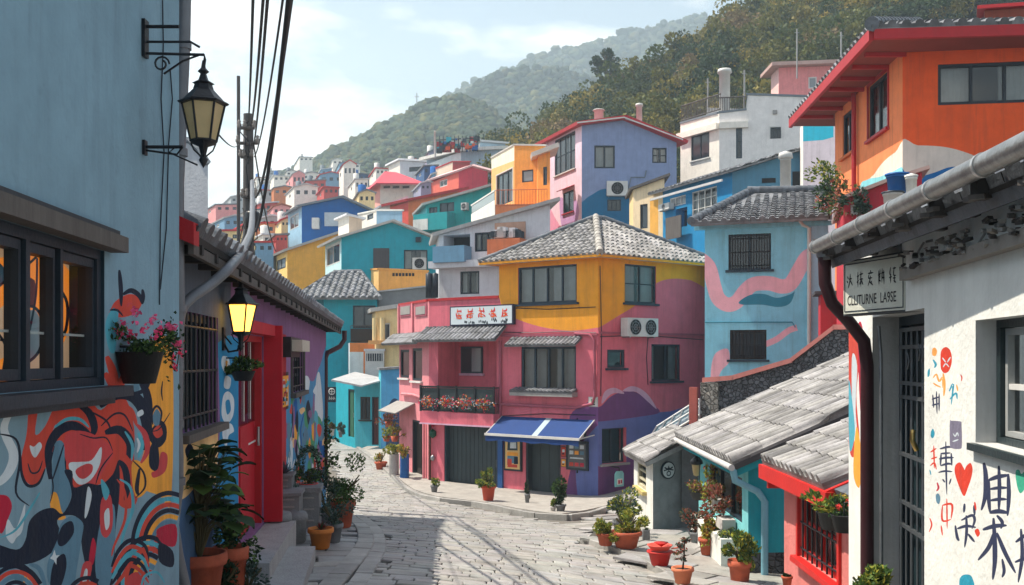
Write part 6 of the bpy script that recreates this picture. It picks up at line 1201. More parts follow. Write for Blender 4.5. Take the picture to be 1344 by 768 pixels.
# ================================================================ low cottage with painted wall
LOWB = wallm('cottage_blue', (60, 138, 178)); LPUR = wallm('cottage_purple', (136, 98, 142)); TAN = wallm('cottage_tan', (228, 188, 132)); GRB = M('grey_blue_boards', s2l(72, 84, 100), rough=.8, kind='planks')
def low_cottage():
    y0, y1 = 7.02, 21.9; t = thing('painted_cottage', 'low cottage with painted purple and blue wall, tiled eave and red door', 'house', (cx_(12), 12, -2.4)); f = Face((cx_(y0), y0), (cx_(y1), y1))
    P_ = f.paint
    P_([(200, 300), (303, 300), (303, 440), (286, 470), (286, 572), (200, 590)], GRB, smooth=False); P_([(200, 580), (286, 566), (287, 640), (286, 800), (200, 800)], TAN, smooth=False)
    P_([(200, 690), (215, 660), (240, 655), (256, 640), (270, 628), (284, 640), (292, 665), (300, 800), (200, 800)], wallm('hill_blue', (66, 98, 136))); P_([(243, 590), (249, 582), (254, 590), (250, 600), (245, 600)], NAV)
    P_([(286, 450), (300, 440), (314, 445), (316, 820), (284, 820), (283, 640), (289, 560)], wallm('panel_blue', (34, 128, 178)), smooth=False)
    for q in (((292, 468), (300, 470), (301, 482), (296, 490), (291, 480)), ((293, 520), (300, 514), (307, 524), (306, 545), (298, 556), (291, 545)), ((296, 494), (303, 497), (301, 510), (294, 508)), ((294, 560), (303, 556), (307, 566), (300, 572), (297, 588), (292, 572))): P_(list(q), PAL)
    P_([(296, 528), (301, 525), (303, 538), (298, 544)], wallm('panel_blue', (34, 128, 178))); P_([(296, 474), (299, 475), (297, 483)], ORM)
    P_([(372, 560), (374, 500), (384, 520), (392, 512), (402, 498), (412, 500), (420, 480), (432, 478), (440, 800), (370, 800)], wallm('lower_blue', (70, 140, 186))); P_([(413, 540), (415, 500), (418, 488), (421, 500), (424, 548), (417, 556)], PAL); P_([(408, 575), (412, 552), (418, 546), (424, 560), (425, 590), (416, 620), (407, 610)], wallm('mural_green', (70, 150, 110)))
    rd = random.Random(5); cs = [PAL, ORM, COR, AQM, NAV, LPUR, TAN, wallm('mural_green', (70, 150, 110)), SLT, DBLU, AQM, SLT]
    for k in range(95):
        x = rd.uniform(374, 427); y = rd.uniform(500 if x < 415 else 555, 650); a = rd.uniform(1.5, 4); b = rd.uniform(5, 20); n_ = rd.randint(4, 6)
        P_([(x+a*math.cos(6.28*i/n_)*rd.uniform(.5, 1.3), y+b*math.sin(6.28*i/n_)*rd.uniform(.5, 1.3)) for i in range(n_)], rd.choice(cs), n=3)
    for k in range(14):
        x = rd.uniform(376, 426); y = rd.uniform(530, 640); f.brush([(x, y), (x+rd.uniform(-5, 5), y+20), (x+rd.uniform(-5, 5), y+45)], rd.uniform(1.2, 2.6), rd.choice(cs), True)
    window(t, f, (236, 412, 286, 562), 3, 1, fw=.06, fm=FRAMEB, dep=.16, curt=.4, grille=9, sill=WOODGREY); window(t, f, (382, 451, 398, 514), 2, 3, fw=.07, fm=FRAME, dep=.14, grille=5, sill=WOODGREY, trim=WOODGREY)
    q = (f.hit(313, 500)[0], f.hit(346, 500)[0], -2.02, .26); RD = M('door_red', s2l(178, 28, 44), rough=.7, var=.1, dirt=.25); door(t, f, q, RD, fm=RED, planks=3, px=False, glass_top=.42, dep=.10)
    m = MB(); f.box(m, q[1]+.002, q[1]+.10, -.1, .22, -2.02, .40, RD); f.box(m, q[0]-.05, q[1]+.0, .003, .14, .27, .40, RD); f.box(m, q[1]+.103, q[1]+1.9, .003, .05, -2.02, .33, RD); m.build('door_surround', t)
    m = MB(); f.box(m, q[0]+.05, q[1]-.05, -.095, -.085, -1.02, -1.0, WHITE)
    for k in range(3): s = q[0]+(q[1]-q[0])*(k+1)/4; f.box(m, s-.012, s+.012, -.094, -.086, -.72, .19, WHITE)
    m.build('door_bars', t)
    m = MB(); f.wall(m, [(0, -3.6), (f.len, -3.6), (f.len, .62), (0, .86)], LPUR); a, b = f.W(0, 0, 0), f.W(f.len, 0, 0); up = lambda p, z: Vector((p[0], p[1], z)); c, d = (-9, 21.9), (-9, 7.02)
    m.poly([up(b, -5), up(c, -5), up(c, 1.4), (-6, 21.9, 2.0), up(b, .62)], LPUR); m.poly([up(a, -3), up(d, -3), up(d, 1.4), (-6, 7.02, 2.2), up(a, .86)], LPUR); m.build('wall', t)
    # roof: tiles seen edge on from below, dark boards and rafters underneath
    m = MB(); e0, e1 = Vector((-2.25, 7.1, .90)), Vector((-3.80, 22.3, .70)); r1, r0 = Vector((-6.4, 22.3, 2.0)), Vector((-5.6, 7.1, 2.35)); tiles(m, [e0, e1, r1, r0], TILED, w=.26, course=.34, r=.085, step=.04, seed=71, under=M('dark_boards', (.035, .032, .032), rough=.85, kind='planks'), th=.05); slab(m, [r0, r1, Vector((-9.2, 22.3, 1.2)), Vector((-9.2, 7.1, 1.4))], .05, TILED); m.build('roof', t)
    dn = (e1-e0).normalized(); sd_ = Vector((-dn.y, dn.x, 0))
    for k in range(27):
        m = MB(); p = e0+dn*(.2+k*.56); p = p+Vector((0, 0, -.14)); m.hexa([p+sd_*0, p+dn*.07, p+dn*.07+sd_*.7, p+sd_*.7]+[v+Vector((0, 0, .07)) for v in (p, p+dn*.07, p+dn*.07+sd_*.7, p+sd_*.7)], M('dark_boards', (.035, .032, .032))); m.build('rafter', t)
    m = MB(); m.hexa([e0+Vector((-.02, 0, -.16)), e1+Vector((-.02, 0, -.16)), e1+Vector((-.06, 0, -.16)), e0+Vector((-.06, 0, -.16)), e0+Vector((-.02, 0, -.08)), e1+Vector((-.02, 0, -.08)), e1+Vector((-.06, 0, -.08)), e0+Vector((-.06, 0, -.08))], WOODGREY); m.build('eave_board', t)
    m = MB(); m.hexa([e0+Vector((0, -.06, -.10)), r0+Vector((0, -.06, -.10)), r0+Vector((0, .06, -.10)), e0+Vector((0, .06, -.10)), e0+Vector((0, -.06, .06)), r0+Vector((0, -.06, .06)), r0+Vector((0, .06, .06)), e0+Vector((0, .06, .06))], RED); m.build('bargeboard', t)
    # far downpipe
    m = MB(); m.tube([P(452, 434, 22.2), P(452, 446, 22.2), P(446, 455, 22), P(430, 463, 21.7), P(427, 470, 21.6), P(427, 640, 21.6)], .055, M('maroon_pipe', (.05, .015, .02), rough=.45), 8); m.build('drain_pipe', t)
    # two doorsteps
    for x1, a_, b_, z1 in ((-2.46, 9.9, 12.5, -2.04), (-2.06, 9.5, 11.7, -2.21)):
        m = MB(); m.hexa([(cx_(a_)+.01, a_, -3), (x1+.05, a_, -3), (x1-.25, b_, -3), (cx_(b_)+.01, b_, -3), (cx_(a_)+.01, a_, z1), (x1+.05, a_, z1), (x1-.25, b_, z1), (cx_(b_)+.01, b_, z1)], M('step_stone', (.34, .34, .34), rough=.75, bump=.5, dirt=.4)); m.build('doorstep', t)
    return f
fC = low_cottage()
def board(f, rc, label, name, mats, bits, rounded=False, seed=1, off=.03, cat='board', th=.04, white=None):
    q = f.rect(*rc); t = thing(name, label, cat, f.W((q[0]+q[1])/2, off, q[2])); m = MB(); f.box(m, q[0], q[1], .003, off, q[2], q[3], mats[0]); m.build('frame', t); m = MB(); e = min(q[1]-q[0], q[3]-q[2])*.09
    f.box(m, q[0]+e, q[1]-e, off+.001, off+.006, q[2]+e, q[3]-e, mats[1]); m.build('panel', t); m = MB(); rd = random.Random(seed); w_, h_ = q[1]-q[0]-2*e, q[3]-q[2]-2*e
    for i, (x, y, a, b, c) in enumerate(bits): s, z = q[0]+e+w_*x, q[2]+e+h_*y; m.poly([f.W(s-w_*a, off+.008+i*.0006, z-h_*b), f.W(s+w_*a, off+.008+i*.0006, z-h_*b*.9), f.W(s+w_*a*.95, off+.008+i*.0006, z+h_*b), f.W(s-w_*a*.9, off+.008+i*.0006, z+h_*b)], c)
    m.build('picture', t); return t
rd = random.Random(2)
board(fC, (361, 489, 374, 539), 'orange painted wooden board on the purple cottage wall', 'painted_board', (DKWOOD, ORM), [(rd.uniform(.1, .9), rd.uniform(.1, .9), rd.uniform(.05, .14), rd.uniform(.03, .07), rd.choice([NAV, PAL, AQM, COR])) for _ in range(22)], off=.05)
t = thing('wall_lamp_box', 'off-white box lamp under the eave above the painted board', 'lamp', fC.W(fC.hit(372, 455)[0], .1, fC.hit(372, 455)[1])); q = fC.rect(360, 443, 373, 469); m = MB(); fC.box(m, q[0], q[1], .003, .22, q[2], q[3], IRON); m.build('housing', t); m = MB(); fC.box(m, q[0]+.08, q[1]+.02, .222, .36, q[2]+.08, q[3]-.04, M('lamp_cream', (.5, .47, .40), rough=.5)); m.build('lamp_shade', t)
# white house rising behind the cottage roof, drain pipes between the houses
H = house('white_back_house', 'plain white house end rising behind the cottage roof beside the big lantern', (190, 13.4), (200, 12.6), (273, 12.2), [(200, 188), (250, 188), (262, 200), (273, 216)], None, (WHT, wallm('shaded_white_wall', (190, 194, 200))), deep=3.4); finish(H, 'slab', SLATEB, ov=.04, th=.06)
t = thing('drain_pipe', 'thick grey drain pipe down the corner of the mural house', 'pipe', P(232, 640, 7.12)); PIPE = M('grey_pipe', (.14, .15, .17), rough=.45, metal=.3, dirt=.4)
m = MB(); pts = [(242, -40), (240, 60), (236, 150), (232, 240), (232, 330), (233, 400), (231, 480), (230, 560)]; m.tube([P(x, y, 7.12) for x, y in pts], .052, PIPE, 12); m.tube([P(230, 556, 7.12), P(232, 600, 7.12), P(232, 640, 7.14), P(226, 690, 7.2), P(232, 730, 7.2), P(246, 790, 7.3)], .048, PIPE, 12)
m.build('pipe', t)
for x, y in ((240, 60), (235, 200), (232, 300), (233, 405), (230, 480), (230, 556), (232, 632)): m = MB(); m.tube([P(x, y-5, 7.12), P(x, y+5, 7.12)], .061, PIPE, 12); m.build('collar', t)
t = thing('conduit', 'curved grey cable conduit sweeping over the cottage eave to the drain pipe', 'conduit', P(233, 425, 7.22)); m = MB(); cc = [P(331, 238, 21.5), P(331, 290, 14), P(322, 322, 10.2), P(304, 348, 8.0), P(278, 372, 7.6), P(252, 390, 7.4), P(238, 406, 7.3), P(234, 430, 7.22)]
sm = []
for i in range(len(cc)-1):
    for k in range(5): u = k/5; p0, p1, p2, p3 = cc[max(i-1, 0)], cc[i], cc[i+1], cc[min(i+2, len(cc)-1)]; sm.append(.5*((2*p1)+(p2-p0)*u+(2*p0-5*p1+4*p2-p3)*u*u+(3*p1-p0-3*p2+p3)*u**3))
m.tube(sm+[cc[-1]], .042, PIPE, 10); m.build('tube', t)
# ================================================================ white cottage, right foreground
rx = lambda y: 1.496+.136*y
INK = M('ink_blue_paint', s2l(44, 52, 82), rough=.8); SHW = wallm('sunlit_white_wall', (226, 228, 224), dirt=.22)
def white_cottage():
    t = thing('white_cottage', 'white cottage wall with brush lettering, dark door and long gutter, nearest at right', 'house', (2.3, 5, -2.4)); f = Face((rx(7.4), 7.4), (rx(-1.5), -1.5)); z = lambda *p: [(1200+x/2.272, 430+y/2.272) for x, y in p]
    b = lambda w, mat, *p, tp=True: f.brush(z(*p), w/2.272, mat, tp, n=6)
    for w, p in ((15, ((207, 403), (213, 440), (212, 500), (200, 545))), (12, ((222, 452), (222, 510), (226, 552))), (13, ((222, 455), (250, 445), (282, 440))), (13, ((280, 436), (282, 500), (278, 562))), (12, ((252, 412), (254, 480), (252, 548))), (10, ((226, 482), (252, 478), (278, 478))), (10, ((226, 516), (252, 512), (276, 512))), (14, ((224, 552), (252, 548), (280, 553)))): b(w, INK, *p)
    for w, p in ((13, ((204, 603), (240, 592), (276, 590))), (15, ((236, 568), (240, 640), (240, 700), (234, 752))), (13, ((238, 610), (222, 655), (190, 694))), (13, ((246, 612), (270, 670), (302, 732))), (11, ((246, 560), (262, 580), (258, 600))), (10, ((262, 690), (268, 725), (262, 745)))): b(w, INK, *p)
    for w, p in ((11, ((302, 640), (330, 620), (360, 600))), (12, ((318, 600), (322, 680), (310, 760))), (10, ((300, 700), (330, 690), (360, 700)))): b(w, INK, *p)
    for w, p in ((7, ((76, 362), (100, 356), (112, 358))), (7, ((74, 392), (96, 388), (118, 388))), (6, ((94, 340), (95, 420), (97, 498))), (6, ((78, 376), (108, 374))), (7, ((78, 412), (100, 406), (112, 408))), (6, ((80, 376), (78, 412))), (6, ((110, 374), (112, 412))), (6, ((72, 432), (92, 428), (114, 430))), (5, ((84, 452), (92, 462))), (5, ((110, 450), (104, 468)))): b(w, INK, *p)
    for w, p in ((9, ((122, 590), (128, 625), (134, 636))), (9, ((140, 575), (172, 560), (180, 575), (172, 600))), (9, ((128, 600), (155, 592), (184, 596))), (9, ((155, 560), (156, 610), (150, 656))), (8, ((160, 615), (180, 640))), (8, ((150, 525), (148, 552))), (8, ((178, 530), (180, 560)))): b(w, INK, *p)
    for w, p in ((5, ((52, 214), (76, 206))), (5, ((55, 200), (58, 240))), (5, ((66, 190), (68, 258))), (5, ((74, 196), (74, 250))), (5, ((52, 232), (76, 226)))): b(w, INK, *p)
    RB = wallm('brush_red', (214, 62, 44)); OB = wallm('brush_orange', (236, 160, 80)); TB = wallm('brush_teal', (40, 150, 180)); TG = wallm('brush_green', (60, 170, 140)); ID = wallm('faded_violet', (120, 116, 138))
    f.paint(z((148, 503), (132, 470), (121, 435), (122, 412), (136, 402), (147, 418), (150, 424), (156, 412), (168, 404), (174, 422), (170, 448), (160, 478)), RB, n=4); f.paint(z((78, 100), (80, 70), (94, 58), (108, 70), (112, 100), (104, 128), (90, 136), (80, 124)), RB)
    b(4, PAL, (84, 90), (94, 104)); b(4, PAL, (108, 88), (98, 104)); b(4, PAL, (86, 118), (94, 108), (104, 118)); f.paint(z((54, 64), (62, 60), (68, 70), (64, 84), (54, 82)), OB); f.paint(z((106, 282), (112, 278), (138, 280), (141, 290), (142, 350), (136, 362), (112, 360), (106, 350)), ID); b(4, PAL, (116, 316), (122, 324), (128, 314), (132, 324)); b(4, PAL, (114, 340), (132, 334))
    b(8, OB, (86, 136), (90, 170), (88, 205)); b(6, OB, (56, 150), (66, 140), (74, 160), (84, 150), (84, 180)); b(5, OB, (56, 165), (66, 172), (80, 178)); b(7, TB, (56, 96), (64, 110), (60, 120)); b(6, TB, (104, 190), (116, 170), (110, 230)); b(6, TB, (106, 214), (124, 196), (128, 214)); b(5, OB, (126, 170), (130, 190)); b(4, RB, (138, 140), (142, 150), (140, 160)); f.paint(z((40, 130), (46, 122), (46, 140), (40, 148)), TB)
    f.paint(z((50, 310), (56, 302), (61, 318), (55, 330), (49, 324)), TB); f.paint(z((64, 500), (72, 495), (78, 508), (74, 526), (66, 520)), SLT); b(5, RB, (48, 372), (66, 360)); b(5, RB, (58, 352), (60, 420)); b(5, RB, (50, 392), (68, 386)); b(5, RB, (48, 412), (60, 404), (66, 424)); b(6, CRM2, (68, 462), (72, 478), (66, 488)); b(7, RB, (84, 530), (112, 528), (110, 570)); b(6, RB, (84, 530), (84, 575), (110, 572)); b(5, RB, (97, 510), (98, 600)); b(5, RB, (80, 590), (84, 620)); f.paint(z((180, 606), (190, 600), (196, 614), (188, 624)), RB); b(6, RB, (180, 520), (184, 545)); b(5, RB, (46, 568), (52, 588), (44, 610)); b(4, TB, (46, 424), (50, 440))
    f.paint(z((302, 430), (312, 424), (320, 436), (335, 424), (345, 445), (330, 480), (316, 494), (306, 470)), TG); f.paint(z((134, 760), (140, 742), (156, 736), (172, 744), (178, 780), (140, 800)), TB)
    # mural strip on the far pilaster
    for mt, p in ((COR, ((1113, 420), (1122, 430), (1128, 470), (1124, 520), (1128, 580), (1118, 600), (1113, 560))), (PAL, ((1118, 470), (1125, 480), (1123, 540), (1128, 590), (1120, 570))), (AQM, ((1114, 500), (1119, 530), (1122, 570), (1115, 590))), (ORM, ((1124, 560), (1131, 600), (1128, 640), (1120, 620))), (CRM2, ((1126, 430), (1133, 440), (1132, 560), (1128, 520)))): f.paint(list(p), mt)
    sD = lambda y: (7.4-y)/8.9*f.len
    dh = (sD(6.62), sD(5.38), -2.6, .27); f.holes.append((*dh, .24)); wh = (sD(4.54), sD(3.2), -.385, .172); f.holes.append((*wh, .17))
    m = MB(); f.wall(m, [(0, -3), (f.len, -3), (f.len, .70), (0, .70)], SHW, revm=wallm('reveal_grey', (190, 192, 192))); a = f.W(0, 0, 0); m.poly([a+Vector((0, 0, -3.5)), (9, 8.4, -3.5), (9, 8.4, 3), a+Vector((0, 0, .7))], SHW); m.poly([a+Vector((0, 0, -3.5)), a+Vector((0, 0, -2.9)), f.W(f.len, 0, -2.9), f.W(f.len, 0, -3.5)], SHW); m.build('wall', t)
    # door
    m = MB(); s0, s1, z0, z1 = dh; d = -.22; f.box(m, s0, s1, d-.05, d, z0, z1, M('door_dark_teal', (.012, .028, .036), rough=.45)); o = m.build('door', t); m = MB()
    f.box(m, s0, s0+.06, d+.001, d+.05, z0, z1, FRAMEB); f.box(m, s1-.05, s1, d+.001, d+.05, z0, z1, FRAMEB); f.box(m, s0+.06, s1-.05, d+.001, d+.05, z1-.06, z1, FRAMEB); m.build('door_frame', t); m = MB()
    BAR = M('door_bar_grey', (.18, .2, .22), rough=.35, metal=.7)
    for k in range(9): s = s0+.10+(s1-s0-.2)*k/8; m.tube([f.W(s, d+.06, -1.55 if k % 2 else -2.6), f.W(s, d+.06, z1-.08)], .008 if k % 2 else .011, BAR, 6)
    for zz in (z1-.09, z1-.2, -.16, -.25, -.62, -.93, -1.08, -1.5): f.box(m, s0+.07, s1-.06, d+.05, d+.07, zz-.012, zz+.012, BAR)
    rd = random.Random(6)
    for k in range(5): s = rd.uniform(s0+.3, s1-.25); zz = rd.uniform(-.4, .1); m.tube([f.W(s, d+.07, zz), f.W(s+.04, d+.07, zz+.05), f.W(s, d+.07, zz+.1)], .007, BAR, 5)
    m.build('door_grille', t); m = MB(); m.tube([f.W(s0+.55, d+.08, -.56), f.W(s0+.57, d+.11, -.5), f.W(s0+.55, d+.1, -.44)], .016, M('brass', (.6, .42, .15), rough=.3, metal=1), 6); m.build('handle', t)
    # window
    fr = M('window_black_teal', (.02, .035, .04), rough=.4); m = MB(); s0, s1, z0, z1 = wh; d = -.15
    f.box(m, s0, s1, d, d+.06, z0, z0+.03, fr); f.box(m, s0, s1, d, d+.06, z1-.035, z1, fr)
    for s, w_ in ((s0, .05), ((s0+s1)/2-.27, .05), (s1-.04, .04)): f.box(m, s, s+w_, d, d+.06, z0+.031, z1-.036, fr)
    o = m.build('window', t); m = MB(); mid = (s0+s1)/2-.27
    for a_, b_ in ((s0+.055, mid-.005), (mid+.055, s1-.045)):
        f.box(m, a_, a_+.03, d-.01, d+.04, z0+.035, z1-.04, WHITE if 0 else M('sash_grey', (.35, .37, .37), rough=.5)); f.box(m, b_-.03, b_, d-.01, d+.04, z0+.035, z1-.04, M('sash_grey', (.35, .37, .37))); f.box(m, a_+.03, b_-.03, d-.01, d+.04, z0+.035, z0+.06, M('sash_grey', (.35, .37, .37))); f.box(m, a_+.03, b_-.03, d-.01, d+.04, z1-.07, z1-.04, M('sash_grey', (.35, .37, .37))); f.box(m, a_+.03, b_-.03, d, d+.035, -.14, -.115, WHITE)
    m.build('sash', o); m = MB(); m.poly([f.W(s0, d+.01, z0), f.W(s1, d+.01, z0), f.W(s1, d+.01, z1), f.W(s0, d+.01, z1)], GLASS); m.build('pane', o)
    m = MB(); n = 60; V = []
    for i in range(n+1): s = s0+(s1-s0)*i/n; V += [f.W(s, -.27+.02*math.sin(i*.9)+.01*math.sin(i*2.3), z0), f.W(s, -.27+.02*math.sin(i*.9), z1)]
    m.add(V, [(2*i, 2*i+2, 2*i+3, 2*i+1) for i in range(n) if i % 30 < 24], CURT, smooth=True); m.poly([f.W(s0-.3, -.6, z0-.2), f.W(s1+.3, -.6, z0-.2), f.W(s1+.3, -.6, z1+.2), f.W(s0-.3, -.6, z1+.2)], DARK); m.build('curtain', o)  # mesh also holds a dark sheet added for the unlit room
    m = MB(); f.box(m, s0-.03, s1+.03, -.14, .03, z0-.035, z0-.003, fr); m.build('sill', o)
    # eave: gutter, rafters, broken cornice
    g0, g1 = Vector((2.03, 6.67, .74)), Vector((1.40, -1.4, .74)); dn = (g1-g0).normalized(); sd_ = Vector((dn.y, -dn.x, 0)); sd_ = -sd_ if sd_.x < 0 else sd_; GU = M('gutter_metal', (.30, .30, .30), rough=.35, metal=.75, var=.35, scale=14, dirt=.4)
    m = MB(); m.tube([g0, g1], .044, GU, 16)
    for k in range(15): p = g0+dn*(.05+k*.56); m.tube([p, p+dn*.022], .049, M('gutter_band', (.5, .5, .5), rough=.3, metal=.6), 16)
    m.build('gutter', t)
    m = MB(); BD = M('dark_boards', (.035, .032, .032)); slab(m, [g0+sd_*.08+Vector((.0, 0, -.07)), g1+sd_*.08+Vector((.0, 0, -.07)), g1+sd_*3+Vector((0, 0, .9)), g0+sd_*3+Vector((0, 0, .9))], .02, BD); m.build('roof_boards', t)
    m = MB(); tiles(m, [g0+sd_*.08+Vector((0, 0, -.045)), g1+sd_*.08+Vector((0, 0, -.045)), g1+sd_*3+Vector((0, 0, .95)), g0+sd_*3+Vector((0, 0, .95))], TILED, w=.22, r=.04, seed=81); m.build('roof', t)
    rd = random.Random(9)
    for k in range(14):
        m = MB(); p = g0+dn*(.12+k*.5)+sd_*.04+Vector((0, 0, -.10 if k > 2 else -.07)); q = [p, p+dn*.075, p+dn*.075+sd_*.45+Vector((0, 0, .0)), p+sd_*.45]; m.hexa(q+[v+Vector((0, 0, .11)) for v in q], WOODGREY if k % 3 == 0 else BD)
        for j in range(2): c = p+dn*rd.uniform(-.02, .09)+sd_*.0+Vector((0, 0, rd.uniform(-.02, .1))); m.box(c, (.03, .06, .02), WOODGREY, rd.uniform(0, 1))
        m.build('rafter', t)
    m = MB()
    for k in range(230):
        s = rd.uniform(1.75, 5.6); zz = .50+rd.uniform(-.025, .09); a_ = rd.uniform(.01, .03); c = f.W(s, rd.uniform(.0, .09), zz); m.box(c, (a_, a_*1.6, a_*.6), rd.choice([CONC, WOODGREY, BD, M('broken_tile', (.22, .2, .18), rough=.9)]), rd.uniform(0, 3), tilt=Matrix.Rotation(rd.uniform(-.5, .5), 3, 'X'))
    f.box(m, 1.75, f.len, .002, .06, .44, .50, M('cornice_mortar', (.24, .22, .2), rough=.95, bump=1, bscale=15)); m.build('cornice', t)
    m = MB(); mp_ = M('maroon_pipe', (.05, .015, .02)); m.tube([P(1082, 338, 6.6), P(1083, 372, 6.6), P(1092, 398, 6.6), P(1114, 422, 6.6), P(1134, 448, 6.6), P(1138, 480, 6.6), P(1138, 900, 6.6)], .043, mp_, 12); m.lathe([(.05, -.03), (.07, .06), (.075, .09)], P(1082, 332, 6.6), STEEL, 12); m.tube([P(1153, 428, 6.5), P(1156, 470, 6.5), P(1157, 900, 6.5)], .012, STEEL, 6); m.build('drain_pipe', t)
    m = MB()
    for px, py, l in ((1218, 318, 20), (1256, 310, 14), (1300, 305, 20)): s, z_ = f.hit(px, py); m = MB(); m.tube([f.W(s, .02, z_), f.W(s, .05, z_-.05), f.W(s, .03, z_-l*.004)], .006, CONC, 5); m.build('wall_hook', t)
    return f
fW = white_cottage()
def hang_sign():
    a, b = Vector((2.13, 6.40, 0)), Vector((2.285, 5.76, 0)); f = Face((a.x, a.y), (b.x, b.y)); q = f.rect(1108, 336, 1188, 404); t = thing('cottage_sign', 'white box sign with black lettering hung under the right gutter', 'sign', f.W(.3, 0, q[3])); m = MB()
    L0, L1, z0, z1 = 0, f.len, f.hit(1150, 412)[1], f.hit(1150, 336)[1]; f.box(m, L0, L1, -.09, 0, z0, z1, M('sign_case', (.05, .055, .06), rough=.5)); m.build('case', t); m = MB(); f.box(m, L0+.012, L1-.012, .001, .006, z0+.012, z1-.012, M('sign_cream', (.62, .63, .55), rough=.5, var=.06)); m.build('panel', t)
    m = MB()
    for u in (L0+.024, L1-.03): f.box(m, u, u+.006, .0065, .009, z0+.026, z1-.026, FRAME)
    for z in (z0+.024, z1-.03): f.box(m, L0+.024, L1-.024, .0065, .009, z, z+.006, FRAME)
    INKB = M('sign_ink', (.02, .02, .022), rough=.6); w = f.len
    strokes_text(m, 'CLLITURNE  LA9SE', f.W(.055, .0066, z0+.065), f.u, Vector((0, 0, 1)), .088, INKB, dep=0.0005, weight=.01, nrm=f.n, sx=.70)
    gl = [[((0, .5), (.2, .35)), ((.1, .8), (.25, .6)), ((.55, .95), (.45, .4), (.2, .0)), ((.5, .55), (.9, .15)), ((.3, .6), (.8, .62))], [((.15, 1), (.15, 0)), ((0, .7), (.35, .75)), ((0, .3), (.3, .45)), ((.6, 1), (.6, 0)), ((.4, .8), (.95, .85)), ((.4, .5), (.95, .5)), ((.6, .5), (.95, .1)), ((.42, .15), (.6, .4))], [((.5, 1), (.5, .85)), ((.1, .8), (.9, .82)), ((.3, .75), (.2, .5), (.75, .5)), ((.5, .65), (.35, .3), (.1, .0)), ((.3, .3), (.85, 0)), ((.65, .3), (.5, .1))], [((.1, .9), (.15, 0)), ((0, .6), (.4, .7)), ((.3, .95), (.25, .3)), ((.6, 1), (.55, .1)), ((.45, .7), (.95, .75)), ((.5, .4), (.95, .42)), ((.8, .9), (.85, .0)), ((.1, .3), (.4, .2))], [((.2, 1), (.1, .6), (.3, .5)), ((.2, .6), (.2, 0)), ((0, .35), (.4, .4)), ((.5, .9), (.95, .92)), ((.7, 1), (.6, .5), (.95, .45)), ((.5, .3), (.9, .3)), ((.7, .45), (.7, 0)), ((.6, .15), (.95, 0))]]
    for i, g in enumerate(gl):
        ox = .05+i*(w-.1)/5; oz = z0+.175
        for st in g:
            o = stroke([(ox+p[0]*.072, oz+p[1]*.095) for p in (st if len(st) > 1 else st*2)], .011, 3, True); n = len(o)//2
            for k in range(n-1): m.poly([f.W(p[0], .0072, p[1]) for p in (o[k], o[k+1], o[-2-k], o[-1-k])], INKB)
    m.build('lettering', t); m = MB(); m.tube([f.W(L0+.1, -.04, z1), f.W(L0+.1, -.04, z1+.10)], .01, IRON, 5); m.tube([f.W(L1-.1, -.04, z1), f.W(L1-.1, -.04, z1+.12)], .01, IRON, 5); m.build('hanger', t)
hang_sign()
# shop sign on the pink house
def shop_sign():
    q = fF.rect(594, 401, 677, 427); t = thing('shop_sign', 'white sign with red and orange characters on the pink parapet', 'sign', fF.W((q[0]+q[1])/2, .1, q[2])); m = MB(); fF.box(m, q[0], q[1], .003, .14, q[2], q[3], M('sign_navy', (.02, .02, .05), rough=.5)); m.build('frame', t); m = MB(); fF.box(m, q[0]+.05, q[1]-.05, .141, .147, q[2]+.04, q[3]-.04, M('sign_paleblue', (.60, .68, .72), rough=.5, var=.05)); m.build('panel', t)
    m = MB(); SR = M('sign_red', s2l(205, 26, 36), rough=.6, bump=0); SO = M('sign_orange', s2l(226, 96, 30), rough=.6, bump=0); SB = M('sign_black', (.02, .03, .04), rough=.6, bump=0); rd = random.Random(14); w = q[1]-q[0]; h = q[3]-q[2]
    for i in range(5):
        cx = q[0]+w*(.155+.18*i); cz = q[2]+h*.60; S = h*(.44 if i < 4 else .38); sets = [((-.5, .2), (.5, .25)), ((-.35, .5), (-.3, .05)), ((.3, .5), (.28, .05)), ((0, .3), (0, -.5)), ((-.45, -.1), (.45, -.08)), ((-.3, -.12), (-.5, -.5)), ((.2, -.1), (.5, -.45)), ((-.4, -.4), (.4, -.42)), ((-.45, .02), (-.45, -.3))]
        for j, st in enumerate(sets):
            jx = [(x*rd.uniform(.7, 1.15)+rd.uniform(-.1, .1), y*rd.uniform(.75, 1.1)+rd.uniform(-.1, .1)) for x, y in st]; o = stroke([(cx+x*S*.95, cz+y*S*1.15) for x, y in jx], .055, 2, True); n = len(o)//2; mt = SO if j % 3 == 1 else SR
            for k in range(n-1): m.poly([fF.W(p[0], .149+j*.0006, p[1]) for p in (o[k], o[k+1], o[-2-k], o[-1-k])], mt)
    for (x, y, ws) in ((.26, .17, .03), (.34, .14, .05), (.38, .13, .03), (.50, .18, .05), (.56, .14, .03), (.60, .1, .01), (.70, .27, .05), (.73, .22, .03), (.84, .16, .04), (.90, .22, .02), (.88, .12, .03)):
        for k in range(3): s = q[0]+w*(x+ws*(k/2-.5)); z = q[2]+h*(y+.03*math.sin(k*9+x*50)); fF.box(m, s-.012, s+.022, .1475, .151, z-.03, z+.045, SB)
    m.build('lettering', t)
shop_sign()
